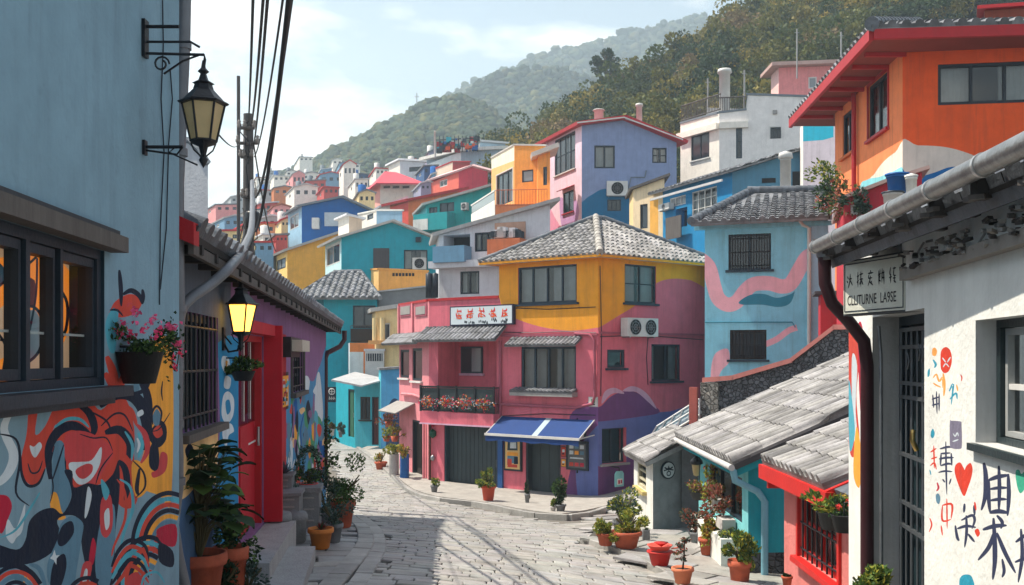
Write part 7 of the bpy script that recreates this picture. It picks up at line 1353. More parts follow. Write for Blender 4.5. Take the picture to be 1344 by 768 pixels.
# ================================================================ notices, clock, baubles on the pink house
rd = random.Random(3)
board(fF, (663, 572, 686, 618), 'framed yellow poster in a dark frame left of the dark shop door', 'framed_poster', (FRAME, M('poster_yellow', s2l(214, 180, 120), rough=.6)), [(.5, .75, .36, .16, FRAMEB), (.55, .76, .22, .1, PAL), (.5, .48, .4, .06, ORM), (.5, .3, .38, .12, SLT), (.3, .22, .16, .1, COR), (.75, .28, .14, .12, NAV), (.5, .1, .35, .05, COR)], off=.07)
board(fF, (745, 579, 773, 617), 'menu board with rows of small pictures beside the shop door', 'menu_board', (FRAME, M('board_grey', (.10, .11, .12), rough=.6)), [(x, y, .12, .08, c) for y, cs in ((.86, (PAL, SLT, PAL)), (.62, (PAL, ORM, SLT)), (.14, (COR, ROS, CRM2))) for x, c in zip((.2, .5, .8), cs)]+[(.5, .4, .4, .03, PAL)], off=.08)
for i, (y0, y1, mt, nm) in enumerate(((573, 584, SLT, 'small blue grey notice, top of the strip right of the shop door'), (586, 600, COR, 'small coral notice in the middle of the strip right of the shop door'), (602, 613, ORM, 'small orange notice, lowest of the strip right of the shop door'))):
    board(fF, (737, y0, 744, y1), nm, 'notice', (FRAME, mt), [(.5, .6, .3, .15, PAL), (.4, .3, .2, .1, NAV)], off=.03)
board(fR, (836, 450, 843, 459), 'tiny dark fixture above the small window', 'wall_light', (FRAME, FRAMEB), [], off=.12, cat='light') if False else None
board(fF, (772, 520, 779, 533), 'small white notice with green emblem at the belt pipe of the pink house', 'wall_notice', (WHITE, WHT), [(.5, .6, .3, .2, wallm('notice_green', (60, 150, 110))), (.5, .2, .3, .08, NAV)], off=.03) if False else None
board(fF, (773, 521, 785, 534), 'small square white notice with green marks near the pink corner', 'wall_notice', (M('notice_edge', (.5, .5, .5)), WHT), [(.35, .6, .1, .25, wallm('notice_green', (60, 150, 110))), (.65, .55, .12, .2, wallm('notice_green', (60, 150, 110))), (.5, .2, .3, .08, NAV)], off=.03)
def clock(f, px, py, r):
    s, z = f.hit(px, py); t = thing('wall_clock', 'round grey dial above the menu board', 'clock', f.W(s, .05, z)); D = lambda r_, d, n=24: [f.W(s+r_*math.cos(2*math.pi*k/n), d, z+r_*math.sin(2*math.pi*k/n)) for k in range(n)]
    m = MB(); m.poly(D(r, .1), FRAME); m.add(D(r, .1)+D(r, 0), [(i, (i+1) % 24, (i+1) % 24+24, i+24) for i in range(24)], FRAME); m.build('case', t); m = MB(); m.poly(D(r*.85, .104), M('dial', (.45, .45, .45))); m.build('dial', t); m = MB()
    f.box(m, s-.01, s+.01, .106, .11, z, z+r*.6, FRAME); f.box(m, s, s+r*.5, .106, .11, z-.01, z+.01, FRAME); m.build('clock_hand', t)
clock(fF, 764, 571, .16)
s, z = fR.hit(804, 578); t = thing('standing_sign', 'small white round topped sign with red marks below the blue wall opening', 'sign', fR.W(s, .5, z)); q = fR.rect(795, 617, 806, 637); m = MB()
pts = [(q[0], q[2]), (q[1], q[2]), (q[1], q[3]-.08), (q[1]-.06, q[3]), (q[0]+.06, q[3]), (q[0], q[3]-.08)]
m.add([fR.W(a, .42, b) for a, b in pts]+[fR.W(a, .38, b) for a, b in pts], [tuple(range(6)), tuple(range(11, 5, -1))]+[(i, (i+1) % 6, (i+1) % 6+6, i+6) for i in range(6)], wallm('sign_aqua', (130, 200, 200))); m.build('board', t); m = MB(); w_ = q[1]-q[0]
fR.box(m, q[0]+w_*.2, q[1]-w_*.2, .421, .43, q[2]+.06, q[2]+.24, WHT); fR.box(m, q[0]+w_*.3, q[0]+w_*.5, .431, .435, q[2]+.09, q[2]+.2, CRM2); fR.box(m, q[0]+w_*.58, q[0]+w_*.75, .431, .435, q[2]+.1, q[2]+.2, CRM2); m.build('picture', t); m = MB(); m.tube([fR.W((q[0]+q[1])/2, .4, q[3]), fR.W((q[0]+q[1])/2, .4, q[3]+.1), fR.W((q[0]+q[1])/2, 0, q[3]+.12)], .02, IRON, 6); m.build('bracket', t)
for (px, py, nm, lab) in ((570, 569, 'wall_ornament', 'green oval wall ornament with red top, left of the garage door'), (570, 601, 'meter_box', 'small pale round meter under the green ornament')):
    s, z = fF.hit(px, py); t = thing(nm, lab, 'ornament' if py < 590 else 'meter', fF.W(s, .02, z)); m = MB(); r = .12 if py < 590 else .08
    m.lathe([(0, -r*1.4), (r, -r*.6), (r, r*.6), (0, r*1.4)], fF.W(s, .08, z), wallm('ornament_green', (30, 80, 60)) if py < 590 else STEEL, 10); m.build('body', t)
    if py < 590: m = MB(); m.lathe([(0, 0), (.06, .05), (0, .16)], fF.W(s, .08, z+.2), CRM2, 8); m.build('finial', t)
# ================================================================ plants
GRN = [(.07, .14, .035), (.10, .18, .045), (.05, .10, .03)]; DGR = [(.02, .05, .02), (.03, .065, .03), (.015, .04, .018)]; YG = [(.32, .34, .05), (.20, .26, .05), (.42, .38, .06), (.12, .17, .04)]; ORL = [(.45, .22, .04), (.35, .16, .05), (.16, .15, .04), (.5, .3, .08)]; RDL = [(.30, .07, .05), (.20, .09, .05), (.12, .10, .04), (.38, .16, .12)]; BLG = [(.06, .11, .09), (.05, .09, .08), (.09, .14, .11)]
PK = [(.75, .06, .18), (.8, .12, .28), (.65, .04, .12)]
def pot(mb, b, r, h, mat, n=20, style=0):
    pr = [(r*.62, 0), (r*.70, h*.05), (r*.92, h*.78), (r*1.04, h*.78), (r*1.08, h*.84), (r*1.06, h), (r*.94, h), (r*.90, h*.86), (0, h*.86)] if style == 0 else [(r*.95, 0), (r, h*.02), (r, h*.95), (r*1.04, h), (r*.9, h), (r*.9, h*.9), (0, h*.9)] if style == 1 else [(r*.5, 0), (r*.85, h*.25), (r, h*.6), (r*.92, h*.9), (r*.98, h), (r*.85, h), (r*.8, h*.9), (0, h*.9)]
    mb.lathe(pr, b, mat, n)
def potted(px, py, rpx, hpx, label, kind='bush', cols=GRN, fol=(1.4, 1.3), n=260, leaf=.07, mat=None, style=0, name='potted_plant', lift=0, D=None, flowers=None, seed=1, group=None, up=.25):
    b = G(px, py, lift) if D is None else P(px, py, D); sc = b.y/F; r, h = rpx*sc, hpx*sc; t = thing(name, label, 'potted plant', b, group); m = MB(); pot(m, b, r, h, mat or TERRA, style=style); m.build('pot', t); m = MB(); m.lathe([(0, h*.88), (r*.88, h*.87)], b, SOIL, 14); m.build('soil', t); m = MB(); rd = random.Random(seed*7+int(px))
    fw_, fh = r*fol[0], r*fol[1]; c = b+Vector((0, 0, h*.9+fh*.75))
    if kind == 'bush':
        n = int(n*1.6)
        fol_patch(m, c, (fw_, fw_, fh), n, leaf, cols, seed+int(px), up=up)
        for k in range(9): a = rd.uniform(0, 6.28); m.tube([b+Vector((0, 0, h*.85)), b+Vector((fw_*.3*math.cos(a), fw_*.3*math.sin(a), h+fh*.5)), b+Vector((fw_*.7*math.cos(a), fw_*.7*math.sin(a), h*.9+fh*rd.uniform(.8, 1.4)))], .006+r*.02, M('stem', (.09, .08, .04), rough=.8), 4, False)
    elif kind == 'tree':
        top = b+Vector((rd.uniform(-.03, .03), 0, h+fh*2.2)); m.tube([b+Vector((0, 0, h*.8)), b+Vector((.02, 0, h+fh)), top], [r*.10, r*.07, r*.04], BARK, 6)
        for k in range(5): z_ = h+fh*(.7+.35*k); fol_patch(m, b+Vector((rd.uniform(-.5, .5)*fw_, rd.uniform(-.4, .4)*fw_, z_)), (fw_*.6, fw_*.6, fh*.3), n//5, leaf, cols, seed+k, up=0)
    elif kind == 'big':
        for k in range(n):
            a = rd.uniform(0, 6.28); hh = rd.uniform(.25, 1)**.8*fh*1.9; out = fw_*rd.uniform(.25, 1)*(1-.35*hh/(fh*1.9)); s0 = b+Vector((0, 0, h*.85)); p1 = s0+Vector((out*.3*math.cos(a), out*.3*math.sin(a), hh*.7)); p2 = s0+Vector((out*math.cos(a), out*math.sin(a), hh)); m.tube([s0, p1, p2], [.007, .005, .003], M('stem', (.09, .08, .04), rough=.8), 4, False); leafbig(m, p2, leaf*rd.uniform(.7, 1.3), a, rd, rd.choice(cols))
    elif kind == 'spiky':
        for k in range(n): a = rd.uniform(0, 6.28); e = rd.uniform(.2, 1.3); d = Vector((math.cos(a)*math.cos(e), math.sin(a)*math.cos(e), math.sin(e))); q = b+Vector((0, 0, h*.9)); L_ = fh*rd.uniform(.8, 1.3); s_ = Vector((-math.sin(a), math.cos(a), 0))*L_*.07; g = rd.uniform(.7, 1.3); cc = rd.choice(cols); m.add([q+d*L_*.1+s_, q+d*L_*.1-s_, q+d*L_*.6-s_*.8+Vector((0, 0, .02*L_)), q+d*L_, q+d*L_*.6+s_*.8+Vector((0, 0, .02*L_))], [(0, 1, 2, 4), (4, 2, 3)], LEAF, tuple(x*g for x in cc))
    m.build('foliage', t)
    if flowers:
        m = MB(); bloom(m, c, (fw_, fw_, fh), *flowers, rd); m.build('flowers', t)
    return t
def leafbig(m, p, s, a, rd, c):
    d = Vector((math.cos(a), math.sin(a), rd.uniform(-.5, .25))).normalized(); w = Vector((-math.sin(a), math.cos(a), rd.uniform(-.3, .3))).normalized(); n = d.cross(w)*-1; n = n if n.z > 0 else -n; g = rd.uniform(.7, 1.3); c = tuple(x*g for x in c); V = []
    for t_, ww, dz in ((0, .02, 0), (.25, .36, .06), (.5, .45, .08), (.75, .3, .04), (1, 0.01, -.06)):
        q = p+d*s*t_+n*s*dz; V += [q-w*s*ww+n*s*.05, q-n*s*.02, q+w*s*ww+n*s*.05]
    m.add(V, [(3*i+j, 3*i+j+1, 3*i+j+4, 3*i+j+3) for i in range(4) for j in (0, 1)], LEAF, c, smooth=True)
def bloom(m, c, rad, n, size, cols, rd):
    for k in range(n):
        v = Vector((rd.gauss(0, 1), rd.gauss(0, 1), abs(rd.gauss(0, 1))*.8+rd.uniform(-.5, .3))).normalized()*rd.uniform(.8, 1.15); p = Vector(c)+Vector((v.x*rad[0], v.y*rad[1], v.z*rad[2])); cc = rd.choice(cols)
        for j in range(14): leafq(m, p+Vector((rd.gauss(0, 1), rd.gauss(0, 1), rd.gauss(0, 1)))*size*.42, size*.62, rd, cc, PETAL, asp=.9)
FTERR = M('terracotta_bright', s2l(205, 84, 58), rough=.7, dirt=.25); GPOT = M('grey_pot', (.17, .18, .19), rough=.7, dirt=.3); OPOT = M('ochre_pot', s2l(196, 120, 52), rough=.65, dirt=.25); BPOT = M('blue_barrel', s2l(22, 92, 160), rough=.5, dirt=.3); WPOT = M('white_planter', (.5, .48, .46), rough=.7, dirt=.4); RPOT = M('red_bowl', s2l(190, 40, 34), rough=.5, dirt=.2)
potted(262, 797, 33, 72, 'large terracotta pot with tall broad leaved plant beside the drain pipe', 'big', DGR+GRN, (1.9, 2.4), 190, .17, D=8.3, seed=3)
potted(303, 792, 22, 75, 'medium clay pot with bushy herb between the leafy plant and the doorstep', 'bush', GRN+DGR, (1.4, 1.6), 420, .05, D=8.9, seed=4)
potted(326, 800, 20, 30, 'low grey pot with blue green conifer sprigs by the doorstep', 'bush', BLG, (1.2, 1.2), 420, .035, mat=GPOT, D=9.0, seed=5)
potted(288, 800, 16, 20, 'small clay pot hidden in dark ground foliage at the bottom left', 'bush', DGR, (2.0, 2.0), 420, .045, D=8.6, seed=6)
potted(421, 720, 16, 27, 'ochre pot with low dark red succulents', 'spiky', [(.25, .05, .05), (.06, .10, .05)], (1, .7), 70, .05, mat=OPOT, lift=.05, seed=7)
potted(438, 712, 12, 25, 'grey pot with bluish shrub beside the ochre pot', 'bush', BLG, (1.7, 1.7), 300, .045, mat=GPOT, lift=.05, seed=8)
potted(449, 692, 17, 36, 'clay pot with large round green shrub at the corner of the painted cottage', 'bush', GRN, (1.9, 1.7), 900, .05, lift=.05, seed=9, group=None)
potted(428, 694, 13, 25, 'dark bushy pot behind the ochre pot', 'bush', BLG+DGR, (1.8, 2.2), 450, .05, mat=GPOT, lift=.05, seed=10)
# stack of stone troughs by the red door
def troughs():
    rd = random.Random(5); k = 0
    for (px, py, D, w, h, lab) in ((366, 712, 12.5, .30, .38, 'round grey stone urn nearest the red door'), (386, 712, 13.0, .32, .40, 'rounded grey stone urn next to the ochre pot'), (372, 678, 13.2, .46, .34, 'square stone trough, middle of the stack beside the red door'), (398, 690, 13.8, .46, .55, 'wide stone block planter at the end of the stack'), (367, 650, 13.6, .36, .30, 'pale square stone box on top of the stack')):
        b = P(px, py, D); t = thing('stone_planter', lab, 'planter', b, 'stone planters beside the red door'); m = MB(); st = M('planter_stone', (.20, .21, .22), rough=.85, bump=.6, dirt=.4)
        if k < 2: m.lathe([(w*.42, 0), (w*.5, h*.1), (w*.5, h*.7), (w*.56, h*.75), (w*.56, h*.88), (w*.48, h), (w*.3, h*.98), (0, h*1.15)], b, st, 14)
        else:
            m.box(b+Vector((0, 0, h/2)), (w, w*1.1, h), st, rot=.12); m.box(b+Vector((0, 0, h*.95)), (w*1.12, w*1.22, h*.12), st, rot=.12)
            for j in range(3): m.box(b+Vector((-w*.02, -w*.56, h*(.2+.28*j))), (w*.9, .03, .02), CONC, rot=.12)
        m.build('body', t); k += 1
troughs()
potted(371, 634, 12, 12, 'small pot of purple grey spiky succulent on the top stone box', 'spiky', [(.12, .10, .14), (.08, .12, .10)], (1, 1.5), 90, .05, mat=GPOT, D=13.6, seed=11)
potted(405, 652, 12, 18, 'red pot with trailing leaves on the stone block planter', 'bush', BLG+GRN, (1.3, 1.1), 260, .05, mat=RPOT, D=14.0, seed=12)
potted(388, 664, 10, 16, 'clay bowl of grey green leaves between the stone box and the red pot', 'spiky', BLG, (1, 1.6), 60, .05, D=13.7, seed=13)
# low vine arch against the painted wall, ivy on the far drain pipe
t = thing('vine', 'dark vine climbing the wall above the stone planters', 'vine', P(400, 640, 14.5)); m = MB(); rd = random.Random(21)
for k in range(420):
    a = rd.uniform(0, math.pi); x = 400+16*math.cos(a)+rd.gauss(0, 1.6); y = 632-44*math.sin(a)+rd.gauss(0, 2.5); s, z = fC.hit(x, y); leafq(m, fC.W(s, rd.uniform(.03, .14), z), .06, rd, rd.choice(DGR+BLG))
m.tube([fC.W(fC.hit(400+16*math.cos(a), 632-44*math.sin(a))[0], .05, fC.hit(400+16*math.cos(a), 632-44*math.sin(a))[1]) for a in [k*math.pi/8 for k in range(9)]], .02, BARK, 5); m.build('foliage', t)
t = thing('ivy', 'ivy clump climbing the maroon drain pipe at the cottage corner', 'ivy', P(429, 620, 21.5)); m = MB()
for k, (x, y, r) in enumerate(((427, 560, .18), (432, 572, .2), (426, 584, .2), (431, 598, .22), (434, 612, .2), (428, 620, .2))): fol_patch(m, P(x, y, 21.4), (r, r*.7, r), 60, .08, DGR+GRN, 40+k)
m.build('foliage', t)
# centre
potted(641, 657, 9.5, 21, 'bright red pot with bushy plant in front of the garage door', 'bush', GRN+YG, (1.5, 1.2), 340, .10, mat=FTERR, lift=.12, seed=14)
potted(570, 646, 5, 9, 'tiny pot plant at the foot of the rust drain pipe', 'bush', GRN+YG, (1.4, 1.5), 120, .08, mat=GPOT, lift=.12, seed=15)
for (x, y, r, lab) in ((731, 670, .22, 'lowest dark potted shrub at the shop corner'), (737, 662, .2, 'middle leafy pot plant beside the shop door'), (738, 642, .16, 'upper small leafy plant right of the shop door')): pass
potted(736, 671, 7, 9, 'dark leafy climber in a low pot right of the shop door', 'bush', DGR+GRN, (1.6, 2.9), 420, .09, mat=GPOT, lift=.12, seed=16)
potted(726, 671, 4, 6, 'small yellow green pot plant before the shop step', 'bush', YG+GRN, (1.3, 1.4), 120, .07, mat=WPOT, lift=.12, seed=17)
potted(692, 660, 3.5, 12, 'slim dark green plant left of the shop door', 'bush', DGR, (1.0, 2.8), 130, .08, mat=GPOT, lift=.12, seed=18)
potted(500, 617, 8, 11, 'wide brown bowl with sparse yellow twigs at the kerb', 'bush', YG+ORL, (1.0, 1.2), 110, .09, mat=TERRA, seed=19)
potted(517, 623, 6.5, 27, 'tall white planter with yellow flowers beside the blue barrel', 'bush', YG, (1.7, 1.6), 220, .10, mat=WPOT, style=1, lift=.12, seed=20)
potted(531, 627, 6, 31, 'blue barrel planter with orange leaved plant by the pink side wall', 'bush', ORL+YG, (1.6, 1.7), 220, .10, mat=BPOT, style=1, lift=.12, seed=21)
for k, (x, y, c, lab, nm) in enumerate(((519, 572, YG, 'yellow green hanging planter, highest on the pink side wall', 1), (530, 572, ORL+YG, 'orange yellow hanging planter on the pink side wall', 2), (522, 553, RDL, 'red flowering planter under the side door hood', 3))):
    s, z = fS.hit(x, y); p = fS.W(s, .35, z); t = thing('wall_planter', lab, 'planter', p, 'planters on the pink side wall'); m = MB(); m.lathe([(.10, -.2), (.15, 0), (.13, 0)], p, TERRA, 10); m.build('pot', t); m = MB(); fol_patch(m, p+Vector((0, 0, .08)), (.36, .3, .28), 170, .11, c, 70+k); m.build('foliage', t)
    m = MB(); m.tube([p+Vector((0, 0, -.1)), fS.W(s, 0, z+.05)], .012, IRON, 4); m.build('hook', t)
for (x, y, r, c, lab, k) in ((418, 565, 7, DGR, 'dark shrub by the far teal wall', 1), (436, 572, 5, GRN+RDL, 'small red green pot plant at the far bend', 2), (447, 574, 5, BLG, 'grey green pot plant by the green door', 3)):
    potted(x, y, r*.6, 9, lab, 'bush', c, (1.7, 2.0), 160, .14, mat=GPOT if k != 2 else WPOT, D=47.5, seed=30+k)
# right terrace
L12 = .13
potted(795, 716, 12, 17, 'small terracotta pot with yellow green tuft, left of the wide pot', 'bush', YG, (1.1, .9), 380, .055, lift=L12, seed=40, up=.9)
potted(822, 719, 19.5, 22, 'wide terracotta pot with yellow green shrub beside the hut', 'bush', YG, (1.05, .85), 800, .055, lift=L12, seed=41, up=.9)
potted(816, 701, 12, 18, 'tall grey green bush behind the terracotta pots', 'bush', YG+BLG, (1.8, 1.9), 650, .06, mat=GPOT, lift=L12, seed=42)
def bowls():
    b = G(866, 742, L12); sc = b.y/F; t = thing('stacked_bowl', 'stack of red plastic bowls on the kerb terrace', 'bowl', b); m = MB(); r = 16*sc
    m.lathe([(r*.62, 0), (r*.7, .02), (r*.95, 17*sc), (r*1.08, 17*sc), (r*1.08, 19*sc), (r*.9, 19*sc), (0, 12*sc)], b, RPOT, 20)
    m.build('bowl', t); m = MB(); m.lathe([(r*.7, 20*sc), (r*1.0, 26*sc), (r*1.05, 27*sc), (r*.9, 27*sc), (r*.6, 21*sc), (0, 21*sc)], b, M('red_bowl_pale', s2l(214, 84, 70), rough=.5), 20); m.build('upper_bowl', t)
    m = MB(); m.tube([b+Vector((r*.95, 0, 22*sc)), b+Vector((r*1.5, 0, 23*sc))], .01, FTERR, 6); m.lathe([(0, 24*sc), (r*.5, 29*sc), (r*.6, 30*sc), (0, 26*sc)], b+Vector((0.02, 0, 0)), RPOT, 14); m.build('inner_bowl', t)
bowls()
potted(896, 766, 14, 21, 'pale terracotta pot with a thin dark leaved little tree', 'tree', BLG+RDL, (1.0, 1.25), 170, .055, lift=L12, seed=43, mat=M('terracotta_pale', s2l(205, 122, 88), rough=.75, dirt=.3))
potted(928, 728, 11, 22, 'terracotta pot with golden orange plant below the planted window', 'bush', ORL+YG, (1.6, 1.5), 480, .065, lift=L12, seed=44)
potted(914, 712, 10, 14, 'sprawling grey green and red plant beside the hut gate', 'bush', BLG+RDL, (1.8, 1.9), 420, .055, lift=L12, mat=GPOT, seed=45)
potted(971, 775, 15, 40, 'tall terracotta pot with yellow green shrub against the teal corner', 'bush', YG+GRN, (1.55, 1.35), 700, .065, D=13.3, seed=46)
potted(848, 708, 5, 13, 'small grey tin by the hut wall', 'bush', DGR, (.5, .4), 40, .04, lift=L12, mat=GPOT, style=1, seed=47)
for k, (x, y, D, rr, c, lab) in enumerate(((948, 668, 14.9, .30, RDL, 'reddish flowering bush on the cottage window ledge'), (938, 645, 15.8, .26, RDL+YG, 'upper red brown bush left of the cottage window'), (960, 700, 14.6, .26, YG+BLG, 'lower green yellow spray under the cottage window'))):
    p = P(x, y, D); t = thing('window_planter', lab, 'planter', p, 'planters along the teal cottage wall'); m = MB(); m.box(p+Vector((.05, 0, -rr*.7)), (.2, .45, .16), WPOT); m.build('box', t); m = MB(); fol_patch(m, p, (rr*.8, rr*1.1, rr*.9), 520, .065, c, 80+k); m.build('foliage', t)
def hanging(px, py, D, r, cols, label, flowers=None, n=350, leaf=.05, name='hanging_basket', chain=None, potm=None, deep=1.1, wall=None, down=0):
    p = P(px, py, D); t = thing(name, label, 'hanging basket', p); m = MB(); m.lathe([(r*.6, -r*deep), (r*.66, -r*deep), (r*1.0, 0), (r*1.05, 0), (r*.95, -r*.05), (0, -r*.1)], p, potm or M('black_basket', (.02, .022, .025), rough=.6), 16); m.build('basket', t)
    m = MB(); fol_patch(m, p+Vector((0, 0, r*.45-down*r*.6)), (r*1.5, r*1.2, r*.8), n, leaf, cols, int(px)); m.build('foliage', t)
    if flowers: m = MB(); bloom(m, p+Vector((0, 0, r*.6)), (r*1.45, r*1.2, r*.9), *flowers, random.Random(int(py))); m.build('flowers', t)
    m = MB()
    if wall: m.tube([Vector(wall), Vector((p.x, p.y, wall[2])) if chain is None else Vector(chain), p], .008, IRON, 5)
    m.build('hanger', t)
hanging(183, 462, 5.75, .135, DGR+GRN, 'black basket of crimson geraniums on the mural house wall', (15, .042, PK), 620, .035, wall=(wallx(5.75), 5.75, P(183, 455, 5.75).z), deep=1.35)
t = thing('trailing_flowers', 'pink trailing blooms hanging over the drain pipe beside the geranium basket', 'flowers', P(225, 450, 6.9)); m = MB(); rd = random.Random(31)
for k in range(170): leafq(m, P(rd.gauss(222, 9), rd.gauss(452, 18), rd.uniform(6.3, 6.95)), .035, rd, rd.choice(DGR))
m.tube([P(206, 462, 6.2), P(220, 440, 6.5), P(236, 455, 6.9), P(232, 485, 6.9)], .004, BARK, 4); m.build('foliage', t); m = MB()
for (x, y) in ((214, 442), (219, 424), (229, 446), (234, 452), (237, 462), (226, 470), (229, 480), (216, 452)): 
    m = MB()
    for j in range(14): leafq(m, P(x, y, 6.8)+Vector((rd.gauss(0, 1), rd.gauss(0, 1), rd.gauss(0, 1)))*.014, .024, rd, rd.choice(PK), PETAL, asp=.9)
    m.build('bloom', t)
hanging(319, 487, 9.7, .12, GRN+DGR, 'leafy basket hanging under the glowing lantern', None, 520, .05, wall=(cx_(9.7), 9.7, P(319, 470, 9.7).z), deep=.8)
hanging(918, 645, 16.6, .17, RDL+YG, 'red brown basket on a pole between the hut and the cottage', None, 380, .06, wall=(3.3, 16.6, P(918, 600, 16.6).z), deep=.8)
hanging(1092, 672, 8.9, .13, GRN+YG, 'dark basket of yellow green leaves on the red cottage window', (7, .03, [(.7, .5, .08), (.6, .6, .5)]), 480, .05, wall=(3.13, 8.9, P(1092, 660, 8.9).z), deep=1.2)
hanging(1108, 676, 8.3, .11, DGR+GRN, 'second basket with red flowers by the white pilaster', (7, .035, [(.7, .06, .05)]), 380, .045, wall=(3.2, 8.3, P(1108, 660, 8.3).z), deep=1.3)
potted(1142, 822, 16, 34, 'bush in a clay pot at the foot of the white pilaster', 'bush', GRN+YG, (1.9, 1.6), 800, .045, D=6.15, seed=50)
potted(1033, 770, 7, 14, 'small red clay pot under the red cottage window', 'bush', DGR, (.6, .4), 40, .04, D=10.3, seed=51)
for k, (x, y, D, r, c, lab) in enumerate(((1087, 230, 24, .42, YG+GRN, 'yellow green shrub at the corner of the orange house'), (1088, 255, 22.5, .35, DGR, 'dark drooping plant below the yellow green shrub'), (1112, 262, 20.6, .40, RDL+GRN, 'dry reddish plant on the red lean-to roof'), (1128, 268, 20.2, .28, BLG+DGR, 'blue green plant next to the dry reddish plant'))):
    p = P(x, y, D); t = thing('roof_shrub', lab, 'shrub', p, 'shrubs around the red lean-to'); m = MB(); fol_patch(m, p, (r, r*.8, r*1.1), 420, .09, c, 90+k, up=0); m.build('foliage', t); m = MB(); m.tube([p+Vector((0, 0, -r*1.6)), p], .03, BARK, 5); m.build('stem', t)
for (x, y, D, w, h, mt, lab, nm) in ((1178, 252, 18.6, .38, .48, BPOT, 'blue tub with a lid standing on the lean-to roof', 'tub'), (1172, 272, 18.2, .34, .42, WPOT, 'ribbed white bucket in front of the blue tub', 'bucket'), (1196, 256, 18.3, .2, .5, WHT, 'clear white jar right of the blue tub', 'jar')):
    p = P(x, y+12, D); t = thing(nm, lab, nm, p); m = MB(); m.lathe([(w*.38, -.5), (w*.4, 0), (w*.5, h*.9), (w*.54, h*.9), (w*.54, h), (w*.42, h), (0, h*.8)], p, mt, 14); m.build('body', t); m = MB(); m.lathe([(w*.6, h), (w*.6, h*1.06), (0, h*1.14)], p, mt if nm != 'bucket' else FRAME, 14); m.build('lid', t)
# house lamp outside the teal cottage
t = thing('porch_lamp', 'dark iron lamp hanging under the teal cottage eave', 'lamp', P(914, 606, 17)); p = P(914, 610, 17); m = MB(); m.lathe([(.0, .18), (.1, .08), (.12, .02), (.07, 0)], p, IRON, 8); m.build('lamp_top', t); m = MB(); m.lathe([(.08, 0), (.05, -.18), (0, -.2)], p, AMBG, 8); m.build('lamp_shade', t); m = MB(); m.tube([p+Vector((0, 0, .16)), p+Vector((.0, 0, .24)), Vector((3.3, 17, p.z+.24))], .012, IRON, 5); m.build('bracket', t)
# ================================================================ pole and wires
def pole():
    b = P(326, 150, 24); t = thing('utility_pole', 'tall weathered utility pole with crossarms behind the cottage roof', 'utility pole', (b.x, b.y, -4)); m = MB(); PG = M('pole_grey', (.09, .085, .085), rough=.9, bump=.8, dirt=.3); m.tube([(b.x, b.y, -4), (b.x, b.y, b.z)], [.17, .12], PG, 12); m.build('pole', t)
    for (y, x0, x1, dy) in ((168, 314, 334, 0), (188, 312, 338, .3), (206, 316, 330, 0), (258, 318, 336, .2)):
        m = MB(); m.tube([P(x0, y, 24-dy-.16), P(x1, y, 24+dy-.16)], .045, WOODGREY, 6); o = m.build('crossarm', t); c = MB()
        for x in (x0, (x0+x1)/2-3, x1): c.lathe([(0, 0), (.05, .02), (.06, .08), (.03, .12), (.05, .16), (0, .2)], P(x, y, 24-.16), M('porcelain', (.25, .22, .20), rough=.3), 8)
        c.build('insulator', o)
    m = MB(); m.lathe([(0, 0), (.16, .02), (.18, .35), (.15, .4), (0, .42)], P(331, 300, 23.7), IRON, 10); m.build('junction_box', t)
    m = MB(); rd = random.Random(2)
    for k in range(16): x = rd.uniform(315, 337); y = rd.uniform(160, 310); m.tube([P(x, y, 23.7), P(x+rd.uniform(-8, 8), y+rd.uniform(5, 18), 23.6), P(326, y+rd.uniform(10, 40), 23.8)], .014, IRON, 4, False)
    m.build('loose_wiring', t)
    t2 = thing('thin_pole', 'thin dark service pole left of the weathered utility pole', 'pole', (P(312, 100, 25).x, 25, -4)); p = P(313, 100, 25); m = MB(); m.tube([(p.x, p.y, -4), tuple(p)], .045, PG, 8); m.build('pole', t2)
    wires = [((333, -40, 9), (326, 160, 24), .2, .018, 'single'), ((348, -40, 10), (329, 165, 24), .3, .02, 'second'), ((354, -40, 8.5), (333, 190, 24), .2, .018, 'third'), ((388, -50, 7.5), (334, 258, 24), .5, .022, 'thick outer'), ((384, -50, 7.3), (331, 300, 23.8), .7, .024, 'thick inner'), ((378, -50, 9), (334, 206, 24), .3, .014, 'thin outer'), ((283, 172, 6.6), (314, 188, 24), .1, .007, 'fine'), ((322, 300, 23.8), (281, 318, 12), .4, .02, 'low'), ((333, 190, 24), (362, 330, 40), .4, .02, 'downhill')]
    for i, (a, c, sag, r, nm) in enumerate(wires):
        A, B = P(*a), P(*c); m = MB(); pts = [A+(B-A)*(k/20)+Vector((0, 0, -sag*4*(k/20)*(1-k/20))) for k in range(21)]; m.tube(pts, r, M('wire_black', (.012, .012, .014), rough=.6), 5); o = m.build('wire', loc=tuple(B)); tag(o, f'{nm} black wire '+('running overhead from the utility pole' if i < 6 else 'from the lantern corner to the pole' if i == 6 else 'dropping from the pole to the cottage roof' if i == 7 else 'leading downhill from the pole'), 'wire', 'overhead wires')
pole()
for i, (x, y0, y1, D, lab) in enumerate(((1046, 83, 38, 66, 'thin antenna mast above the pink hill house'), (1104, 84, 42, 60, 'thin antenna mast right of the pink hill house'), (977, 124, 92, 57, 'short thin mast on the white house terrace'), (929, 130, 103, 62, 'thin mast left of the white ribbed chimney'))):
    t = thing('antenna_mast', lab, 'antenna', P(x, y0, D), 'antenna masts on the hill houses'); m = MB(); m.tube([P(x, y0+20, D), P(x, y1, D)], .05, M('mast_grey', (.3, .3, .3), rough=.5), 6); m.build('mast', t); m = MB(); m.tube([P(x-3, y1+5, D), P(x+3, y1+5, D)], .02, STEEL, 4); m.build('aerial', t)
